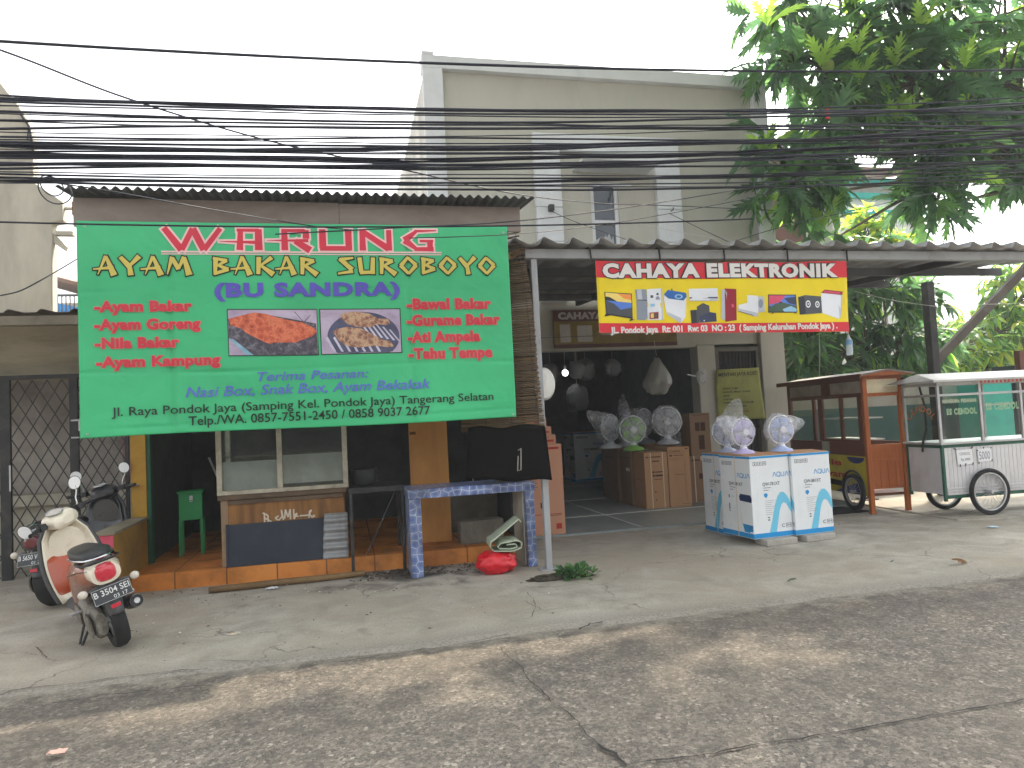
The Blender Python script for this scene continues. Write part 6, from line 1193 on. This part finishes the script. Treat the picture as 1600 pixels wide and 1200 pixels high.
def rosette(Lv, p, axis, n, size, droop, pick, spread=1.0, dj=(.4, 1.2), tw0=0):
    axis = Vector(axis).normalized(); a0 = random.uniform(0, 6.3); e1 = axis.orthogonal().normalized(); e2 = axis.cross(e1)
    for k in range(n):
        a = a0+k*2.4; up = .25+1.0*k/n; d = (e1*math.cos(a)+e2*math.sin(a))*up*spread+axis*(1.15-up*.6); d.z -= droop*random.uniform(*dj)
        Lv.put(Vector(p)+d*.02, d, size*random.uniform(.75, 1.15), pick(), random.uniform(-.5, .5)+tw0*random.choice((-1, 1))*random.uniform(.3, 1))
def branch_tree(T, trunk, tips, r0=.16, seed=1, sag=.25):
    random.seed(seed); m = MB(); m.tube(trunk, [r0*(1-.45*i/(len(trunk)-1)) for i in range(len(trunk))], 10); o = m.build('trunk', M_BARK, T, True)
    m = MB()
    for t in tips:
        b = Vector(trunk[-1] if random.random() < .6 else trunk[-2]); t = Vector(t); mid = b.lerp(t, .5)+Vector((random.uniform(-.3, .3), random.uniform(-.3, .3), random.uniform(0, sag*2)))
        pts = [b, b.lerp(mid, .5)+Vector((0, 0, .08)), mid, mid.lerp(t, .5)+Vector((random.uniform(-.12, .12), 0, random.uniform(-.05, .15))), t]; m.tube(pts, [r0*.42, r0*.32, r0*.24, r0*.15, r0*.07], 7)
    m.build('limb', M_BARK, T, True)
# breadfruit tree at the upper right
BT = thing('breadfruit_tree', 'breadfruit tree with big lobed leaves hanging into the upper right', 'tree', (13.6, 10.6, 0))
random.seed(21); Lv = Leaves(bread_leaf()); tips = []; tw = MB()
blobs = [(1215, 25, 42, 9.6, 7), (1270, 40, 62, 9.4, 13), (1330, 60, 55, 9.3, 12), (1395, 45, 60, 9.6, 13), (1470, 50, 58, 9.9, 11), (1560, 25, 60, 10.2, 11), (1600, 75, 55, 10.2, 9), (1245, 95, 42, 9.0, 7), (1290, 115, 45, 9.0, 9), (1345, 135, 62, 9.2, 15), (1425, 130, 62, 9.4, 15), (1500, 125, 60, 9.6, 14), (1575, 130, 60, 9.8, 13), (1325, 170, 38, 9.0, 6), (1430, 175, 50, 9.2, 10), (1530, 180, 45, 9.5, 8), (1600, 195, 40, 9.8, 5),
 (1215, 225, 26, 8.7, 4), (1258, 225, 40, 8.7, 9), (1262, 262, 36, 8.7, 9),  (1222, 292, 24, 8.6, 5), (1262, 306, 26, 8.7, 6), (1446, 212, 30, 9.1, 7), (1465, 225, 45, 9.2, 10), (1455, 262, 28, 9.0, 7), (1480, 265, 38, 9.2, 8), (1448, 306, 22, 9.0, 5), (1465, 315, 26, 9.0, 4), (1592, 265, 34, 9.6, 7), (1600, 230, 40, 9.7, 6), (1306, 372, 14, 8.8, 2),
 (1560, -70, 120, 10.3, 14), (1380, -80, 110, 9.8, 14), (1730, 80, 120, 10.6, 18), (1740, 230, 80, 10.4, 8), (1450, -190, 140, 10.6, 12), (1650, -180, 140, 11, 12)]
for (bx, by, br_, yy, n) in blobs:
    c = at(bx, by, 'y', yy); rad = (at(bx+br_, by, 'y', yy)-c).length; tips.append(c)
    for k in range(n):
        while True:
            q = Vector((random.uniform(-1, 1), random.uniform(-1, 1), random.uniform(-1, 1)))
            if q.length < 1: break
        p = c+Vector((q.x*rad, q.y*min(.9, rad*1.1), q.z*rad)); ax = Vector((q.x*.8+random.uniform(-.5, .5), q.y*.8-.15, .45+random.uniform(-.5, .4)))
        young = random.random() < .10
        rosette(Lv, p, ax, random.randint(4, 5), random.uniform(.5, .7)*(.8 if young else 1), .1 if young else .8, (lambda: 2 if random.random() < .8 else 1) if young else (lambda: 0 if random.random() < .62 else 1), tw0=.8)
        tw.tube([c.lerp(p, .05), c.lerp(p, .6)+Vector((0, 0, .05)), p], [.022, .016, .009], 5)
for bx, by in ((1400, 78), (1283, 78), (1345, 108), (1510, 80), (1402, 165), (1340, 60), (1200, 15), (1440, 20), (1290, 330), (1195, 215)):
    [Lv.put(at(bx, by+25, 'y', 8.5)+Vector((.03*j, 0, 0)), (.5*j+random.uniform(-.15, .15), -.38, 1-.25*abs(j)), random.uniform(.36, .5), 2, random.uniform(-.25, .25)) for j in (-1, 0, 1)]
Lv.build('foliage', [LD, LM, LY], BT)
branch_tree(BT, [(13.6, 10.6, 0), (13.5, 10.5, 1.8), (13.2, 10.5, 3.6), (12.6, 10.4, 5.2), (11.9, 10.2, 6.2)], tips, .17, 4); tw.build('twig', M_BARK, BT, True)
m = MB()
for a, b, yy in ((1294, 103, 8.7), (1353, 153, 8.8), (1507, 123, 9.0), (1520, 120, 9.3)): m.ball(at(a, b, 'y', yy), (.085, .085, .10), 16)
m.build('fruit', mat('breadfruit', srgb(150, 172, 92), .7, bump=.5, bscale=60), BT, True)
def bushy(name, label, base, blobs, tpl, size, mats, pick, seed, r0=.1, droop=.9, nl=7):
    T = thing(name, label, 'tree', base); random.seed(seed); Lv = Leaves(tpl); tips = []; tw = MB()
    for (bx, by, br_, yy, n) in blobs:
        c = at(bx, by, 'y', yy); rad = (at(bx+br_, by, 'y', yy)-c).length; tips.append(c)
        for k in range(n):
            while True:
                q = Vector((random.uniform(-1, 1), random.uniform(-1, 1), random.uniform(-1, 1)))
                if .3 < q.length < 1: break
            p = c+q*rad; rosette(Lv, p, (q.x, q.y-.2, q.z*.6+.25), nl, size*random.uniform(.8, 1.2), droop, pick(p, c, rad)); tw.tube([c, c.lerp(p, .6), p], [.014, .01, .004], 4, False)
    Lv.build('foliage', mats, T); z1 = max(t.z for t in tips); b = Vector(base); branch_tree(T, [b, b+Vector((.05, 0, z1*.25)), b+Vector((0, .05, z1*.45))], tips, r0, seed); tw.build('twig', M_BARK, T, True); return T
def pk(a, b): return lambda p, c, r: (lambda: (0 if random.random() < a else (1 if random.random() < b else 2)))
bushy('mango_tree', 'dense mango tree with drooping leaves under the canopy, behind the wooden cart', (9.3, 11.3, 0), [(1245, 480, 40, 10.6, 34), (1310, 470, 48, 10.8, 44), (1380, 460, 50, 10.8, 48), (1250, 545, 40, 10.6, 34), (1320, 545, 52, 10.9, 50), (1400, 540, 52, 10.9, 50), (1440, 470, 32, 11, 24), (1350, 420, 50, 11.2, 30), (1450, 540, 30, 11, 20), (1270, 590, 45, 10.7, 26), (1400, 590, 45, 10.9, 26), (1235, 420, 40, 11.2, 16)], lance_leaf(), .34, [LD, LM, LY], pk(.62, .8), 31)
bushy('mango_tree', 'yellow-green leafy tree behind the slanting brace at right', (13.2, 13.0, 0), [(1500, 545, 42, 12.6, 44), (1555, 520, 48, 12.8, 52), (1590, 470, 45, 12.8, 44), (1610, 540, 55, 12.8, 50), (1470, 565, 30, 12.5, 24), (1545, 575, 40, 12.6, 34), (1570, 440, 30, 12.9, 22), (1660, 470, 70, 13, 40), (1500, 590, 40, 12.6, 24)], lance_leaf(), .34, [LM, LY, LYY], pk(.55, .6), 32)
bushy('shrub', 'yellow-green shrub showing above the canopy roof', (10.9, 12.4, 0), [(1355, 350, 26, 12.4, 34), (1345, 380, 30, 12.4, 36), (1385, 378, 30, 12.4, 34), (1410, 390, 20, 12.4, 18), (1325, 395, 26, 12.4, 24)], oval_leaf(), .17, [LM, LY, LYY], pk(.3, .5), 33, .06, .3, 7)
# out-of-view tree added at right so its crown breaks the sun on the road
T = thing('unseen_shade_tree', 'broad leafy tree added out of view at right to shade the road', 'tree', (12.2, 6.6, 0)); random.seed(44); Lv = Leaves(oval_leaf()); tips = []
for (cx, cy, cz, rr, n) in ((3.0, 6.9, 8.1, 1.1, 70), (4.6, 7.1, 8.1, 1.1, 80), (6.2, 7.2, 8.3, 1.2, 90), (8.0, 7.2, 8.4, 1.3, 90), (10, 7.4, 8.2, 1.5, 100), (5.6, 5.9, 8.3, 1.3, 80), (7.4, 5.8, 8.5, 1.5, 90), (3.6, 5.7, 8.2, 1.1, 60), (9.4, 5.6, 8.3, 1.5, 80), (1.6, 6.6, 8.2, .9, 50), (2.2, 5.6, 8.2, 1.0, 50), (3.0, 4.6, 8.3, 1.2, 60), (5.0, 4.6, 8.3, 1.3, 70)):
    c = Vector((cx, cy, cz)); tips.append(c)
    for k in range(n):
        while True:
            q = Vector((random.uniform(-1, 1), random.uniform(-1, 1), random.uniform(-.6, .6)))
            if q.length < 1: break
        rosette(Lv, c+q*rr, (q.x, q.y, .6), 7, random.uniform(.3, .42), .3, lambda: random.randint(0, 1))
Lv.build('foliage', [LD, LM], T); branch_tree(T, [(12.2, 6.6, 0), (12.1, 6.6, 2), (11.8, 6.6, 4.2), (11.2, 6.6, 6)], tips, .2, 9)
# ================================================================ OVERHEAD CABLES
M_CAB = mat('cable_sheath', srgb(34, 38, 50), .6, var=.2, scale=3)
def cable_pts(pp, y, n=60, x0=-9, x1=13, wob=0, sd=0):
    P = [at(a, b, 'y', y) for a, b in pp]; xs = [p.x for p in P]; zs_ = [p.z for p in P]; k = np.polyfit(xs, zs_, min(2, len(P)-1))
    return [Vector((x, y+wob*.6*noise.noise((x*.9, sd, 1)), float(np.polyval(k, x))+wob*noise.noise((x*.7, sd, 2)))) for x in np.linspace(x0, x1, n)]
def cable(pp, y, r, label, wob=.012, sd=0, grp='overhead cables', x0=-9, x1=13, name='overhead_cable'):
    m = MB(); m.tube(cable_pts(pp, y, 70, x0, x1, wob, sd), r, 6); return tag(m.build(name, M_CAB), label, 'cable', grp)
def bundle(pp, y, r, n, label, sd, tw=2.2, spread=1.0):
    base = cable_pts(pp, y, 150, -9, 13, .026, sd); m = MB(); random.seed(sd)
    for k in range(n):
        ph = 6.283*k/n; rr = r*random.uniform(.75, 1.15); fr = tw*random.uniform(.8, 1.2)
        m.tube([p+Vector((0, math.sin(ph+p.x*fr)*r*1.1*spread, math.cos(ph+p.x*fr)*r*1.25*spread*(1+1.5*noise.noise((p.x*.9, sd+k, 4))))) for p in base], rr, 6)
    return tag(m.build('cable_bundle', M_CAB), label, 'cable', 'cable bundles')
cable([(0, 64.5), (800, 103), (1600, 109)], 4.4, .0085, 'lone black cable, topmost over the street', 0, 1, None)
bundle([(0, 155), (800, 172), (1600, 172)], 4.2, .0052, 5, 'uppermost thick cable bundle, crossing the top of the shop facade', 1, 1.2, .8)
bundle([(0, 226), (800, 232), (1600, 196)], 4.0, .0055, 4, 'thick cable bundle second from the top, rising towards the tree', 2)
bundle([(0, 240), (800, 247), (1600, 212)], 4.1, .0066, 5, 'thickest cable bundle, just under the second bundle', 3)
bundle([(0, 256), (800, 258), (1600, 226)], 3.95, .0056, 4, 'sagging cable bundle just above the stall roof line', 4)
bundle([(0, 280), (800, 284), (1600, 250)], 4.2, .0042, 3, 'thin lowest cable bundle, nearest the corrugated stall roof', 5)
LAB = 'thin black cable strung level among the dense overhead lines'
THIN = [((0, 158), (800, 178), (1600, 165)), ((0, 164), (800, 182), (1600, 176)), ((0, 174), (800, 191), (1600, 160)), ((0, 179), (800, 193), (1600, 200)), ((0, 188), (800, 196), (1600, 197)), ((0, 190), (800, 199), (1600, 186)), ((0, 201), (800, 200), (1600, 206)), ((0, 206), (800, 212), (1600, 178)), ((0, 214), (800, 217), (1600, 217)), ((0, 218), (800, 224), (1600, 222)), ((0, 222), (800, 227), (1600, 208)), ((0, 232), (800, 238), (1600, 231)), ((0, 236), (800, 241), (1600, 240)), ((0, 247), (800, 254), (1600, 240)), ((0, 262), (800, 262), (1600, 252)), ((0, 268), (800, 275), (1600, 258)), ((0, 272), (800, 279), (1600, 266)), ((0, 276), (800, 289), (1600, 270)), ((0, 282), (800, 297), (1600, 276)), ((0, 285), (800, 291), (1600, 288)), ((0, 150), (800, 174), (1600, 152))]
for i, pp in enumerate(THIN): cable(pp, 3.8+.05*((i*7) % 13), (.0054, .004, .0066, .0032)[i % 4], LAB, .016, i+3)
cable([(0, 347), (300, 353), (700, 354)], 5.0, .006, 'black cable crossing the top of the green banner headline', .003, 40, None, -9, 3.2)
def run(pts, r, label, name='drop_cable', M=None, grp=None):
    m = MB(); m.tube(pts, r, 6); return tag(m.build(name, M or M_CAB), label, 'cable', grp)
def smooth(P, n=10):
    P = [Vector(p) for p in P]; Q = [P[0]]+P+[P[-1]]; o = []
    for i in range(1, len(Q)-2):
        for k in range(n):
            t = k/n; a, b, c, d = Q[i-1:i+3]; o.append(.5*((2*b)+(c-a)*t+(2*a-5*b+4*c-d)*t*t+(3*b-a-3*c+d)*t**3))
    return o+[P[-1]]
W2 = lambda L: smooth([at(a, b, 'y', y) for a, b, y in L])
run(W2([(-300, -20, 4.3), (0, 78, 4.3), (200, 154, 4.6), (420, 220, 5.0), (620, 263, 5.4), (800, 302, 6.2), (930, 317, 7), (1060, 322, 8), (1235, 330, 9.3)]), .0055, 'black drop cable slanting from upper left down to the shop facade')
run(W2([(60, 282, 4.3), (180, 300, 4.6), (330, 327, 5.2), (480, 352, 5.7), (560, 360, 5.78)]), .004, 'thin wire slanting over the stall fascia into the green banner')
run(W2([(430, 366, 5.4), (620, 356, 5.4), (800, 346, 5.6), (960, 327, 6), (1120, 302, 6.6), (1260, 278, 7.4), (1420, 262, 8.4)]), .005, 'black cable rising from the green banner past the upper window to the tree')
run(W2([(640, 372, 5.2), (800, 366, 5.4), (950, 350, 6), (1130, 318, 6.6), (1300, 285, 7.4), (1600, 250, 9)]), .0038, 'thin cable just below the one rising past the upper window')
run(W2([(858, 328, 9.4), (900, 347, 8.8), (990, 378, 7.2), (1030, 392, 6.1)]), .0045, 'cable from the left facade bracket down to the canopy')
run(W2([(1047, 334, 9.4), (1100, 360, 8.4), (1165, 390, 6.6)]), .0045, 'cable from the right facade bracket down to the canopy')
run(W2([(980, 345, 9.2), (1080, 366, 9), (1200, 384, 9), (1300, 398, 9)]), .004, 'pale cable sagging across the lower right of the facade', M=mat('pale_cable', srgb(206, 206, 200), .6))
run(W2([(1120, 386, 6.0), (1230, 352, 6.4), (1330, 330, 7), (1470, 300, 8), (1600, 288, 9)]), .0045, 'black cable rising from the canopy edge through the tree')
run(W2([(1500, 390, 6.2), (1560, 372, 6.4), (1660, 330, 7)]), .0045, 'black cable leaving the canopy edge at the far right')
run(W2([(1450, 345, 8), (1530, 337, 8.2), (1650, 325, 8.6)]), .003, 'faint thin wire across the pale sky at right')
run(W2([(1335, 455, 7.2), (1400, 470, 7.4), (1480, 480, 7.6), (1520, 476, 7.8), (1620, 474, 8)]), .003, 'pale wire sagging behind the dark canopy post', M=MATS['pale_cable'])
run(W2([(1485, 425, 7.6), (1505, 455, 7.6), (1512, 490, 7.6)]), .0022, 'short pale wire hanging beside the dark canopy post', M=MATS['pale_cable'])
run(W2([(0, 462, 7.0), (30, 455, 7), (60, 440, 7), (95, 420, 7.2), (125, 402, 7.4)]), .006, 'dark cable looping across the lower left gable wall')
run(W2([(1280, 520, 9), (1281, 560, 9), (1279, 600, 9)]), .003, 'thin pale pipe rising behind the wooden cart roof', M=MATS['pale_cable'])
c = at(86, 298, 'y', 4.5); m = MB()
for k, (rx, rz_, ox, oz) in enumerate(((.085, .075, .0, 0), (.06, .055, -.02, .03))):
    m.tube([c+Vector((ox+rx*math.cos(q), .01*k+.01*math.sin(q*2), oz+rz_*math.sin(q)-(.02*math.cos(q)))) for q in [2*math.pi*t/32 for t in range(33)]], .0038, 5, False)
tag(m.build('cable_coil', M_CAB), 'loops of spare black cable hanging at upper left', 'cable')
T = thing('line_tag', 'small red tag clipped on the cables in front of the tree', 'tag', at(1293, 178, 'y', 4.2)); m = MB(); m.box(-.015, .015, -.006, .006, -.035, .02); m.box(-.008, .008, -.008, .008, .02, .035); m.build('plate', mat('red_tag', srgb(196, 60, 50), .6), T, bevel=.002)

# ================================================================ SMALL THINGS ON THE GROUND
T = thing('weed', 'small leafy weed growing from the broken pavement by the post', 'weed', (1.74, 5.58, 0)); random.seed(8); Lv = Leaves(oval_leaf())
for k in range(46): a = random.uniform(0, 6.28); rr = random.uniform(0, .13); p = Vector((1.76+rr*math.cos(a)*1.2, 5.56+rr*math.sin(a)*.6, random.uniform(.0, .07))); rosette(Lv, p, (math.cos(a)*.4, math.sin(a)*.4, 1), 5, random.uniform(.04, .07), .1, lambda: 0 if random.random() < .5 else 1)
Lv.build('leaves', [LD, LM], T); m = MB()
for k in range(9): a = k*.7; m.tube([(0, 0, 0), (.06*math.cos(a), .04*math.sin(a), .04), (.12*math.cos(a), .07*math.sin(a), .06)], .003, 4)
m.build('stem', LM, T)
m = blob(.22, .07, .03, .5, 4.4, n=40, sc_=4); m.shift((1.66, 5.63, .008)); tag(m.build('soil_patch', M_SOIL), kind='structure')
def ground_leaf(label, px, py, size, rz, M):
    p = at(px, py, 'z', .012); T = thing('fallen_leaf', label, 'leaf', p, rz, 'fallen leaves'); L = Leaves(bread_leaf()); L.put(p+Vector((0, 0, size*.2)), (1, .3, .12), size, 0, .3); o = L.build('blade', [M], T)
ground_leaf('curled brown dry leaf on the concrete at right', 1487, 882, .16, 0, LDR)
ground_leaf('small dark fallen leaf on the concrete left of the curled one', 1397, 879, .06, 1, LD)
ground_leaf('small flat dark leaf near the middle of the forecourt', 1245, 908, .07, 2, LD)
random.seed(14); lit = MB(); li2 = MB()
for k in range(150):
    x = random.uniform(-1.6, 1.6); y = random.choice([random.uniform(5.9, 6.55), random.uniform(4.5, 6.4)]); s = random.uniform(.004, .016); a = random.uniform(0, 3.1); c, sn = math.cos(a)*s, math.sin(a)*s
    (lit if random.random() < .4 else li2).add([(x-c, y-sn, .010), (x+sn*.5, y-c*.5, .012), (x+c, y+sn, .010), (x-sn*.4, y+c*.4, .016)], [(0, 1, 2, 3)])
for k in range(170):
    x = random.uniform(.0, 1.2); y = random.uniform(6.2, 6.58); s = random.uniform(.006, .03); a = random.uniform(0, 3.1); c, sn = math.cos(a)*s, math.sin(a)*s
    li2.add([(x-c, y-sn, .010), (x+sn*.4, y-c*.4, .012), (x+c, y+sn, .012), (x-sn*.4, y+c*.4, .02)], [(0, 1, 2, 3)])
tag(lit.build('pale_litter', mat('pale_scraps', srgb(206, 204, 196), .8)), 'tiny pale scraps scattered over the pavement', 'litter', kind='stuff'); tag(li2.build('dark_litter', mat('dark_scraps', srgb(74, 62, 50), .9, var=.5, scale=20)), 'dry twigs and dark crumbs along the step', 'litter', kind='stuff')
for lab, px, py, s, M in (('crumpled white paper scrap by the bamboo pole', 425, 921, .05, 'white_paper'), ('pale pink paper scrap on the road at lower left', 90, 1178, .035, None), ('pale blue wrapper beside the drinks cart slab', 1552, 825, .05, None)):
    p = at(px, py, 'z', .0); m = MB(); m.grid(lambda u, v: (p.x+(u-.5)*2*s, p.y+(v-.5)*1.3*s, .008+.35*s*abs(noise.noise((u*3, v*3, px)))+.002), 6, 6); tag(m.build('paper_scrap', mat('white_paper', (0, 0, 0)) if M else mat('scrap_%d' % px, srgb(226, 176, 160) if px < 200 else srgb(190, 212, 224), .7), solid=.001), lab, 'litter')
T = thing('sandals', 'pair of dark sandals on the ground under the wooden cart', 'footwear', at(1350, 783, 'z', 0)); m = MB()
for k in (0, 1): n0 = len(m.v); m.loft([(-.12, 0, .02, .03, .012, 2.4), (-.06, 0, .02, .045, .014, 2.6), (.05, 0, .02, .05, .014, 2.6), (.12, 0, .02, .03, .012, 2.2)], 14); m.tube([(-.045, .0, .03), (-.02, .02, .075), (.02, .02, .075), (.045, 0, .03)], .012, 6); m.shift((k*.13, k*.03, 0), n0)
m.build('pair', mat('dark_brown_rubber', srgb(58, 44, 38), .7), T)
T = thing('flat_black_sheet', 'thin black sheet lying flat beside the washing machine cartons', 'sheet', at(1318, 800, 'z', 0)); m = MB(); m.grid(lambda u, v: (-.26+.52*u+.02*noise.noise((u*4, v*4, 2)), -.16+.5*v, .006+.02*abs(noise.noise((u*3, v*3, 8)))), 14, 12); m.build('sheet', M_RUBBER, T, solid=.006)  # thin black sheet on the ground beside the cartons

# ================================================================ humid, smoggy air
g = N('humid_air'); pv = g.n('ShaderNodeVolumePrincipled'); pv.inputs['Color'].default_value = (.93, .95, .97, 1); pv.inputs['Density'].default_value = .0035; pv.inputs['Anisotropy'].default_value = .2
g.l(pv.outputs[0], g.out.inputs['Volume']); M_AIR = g.m
m = MB(); m.box(-115, 115, -45, 155, -1.4, 14); tag(m.build('haze', M_AIR), 'pale humid haze hanging in the street air', None, None, 'stuff')
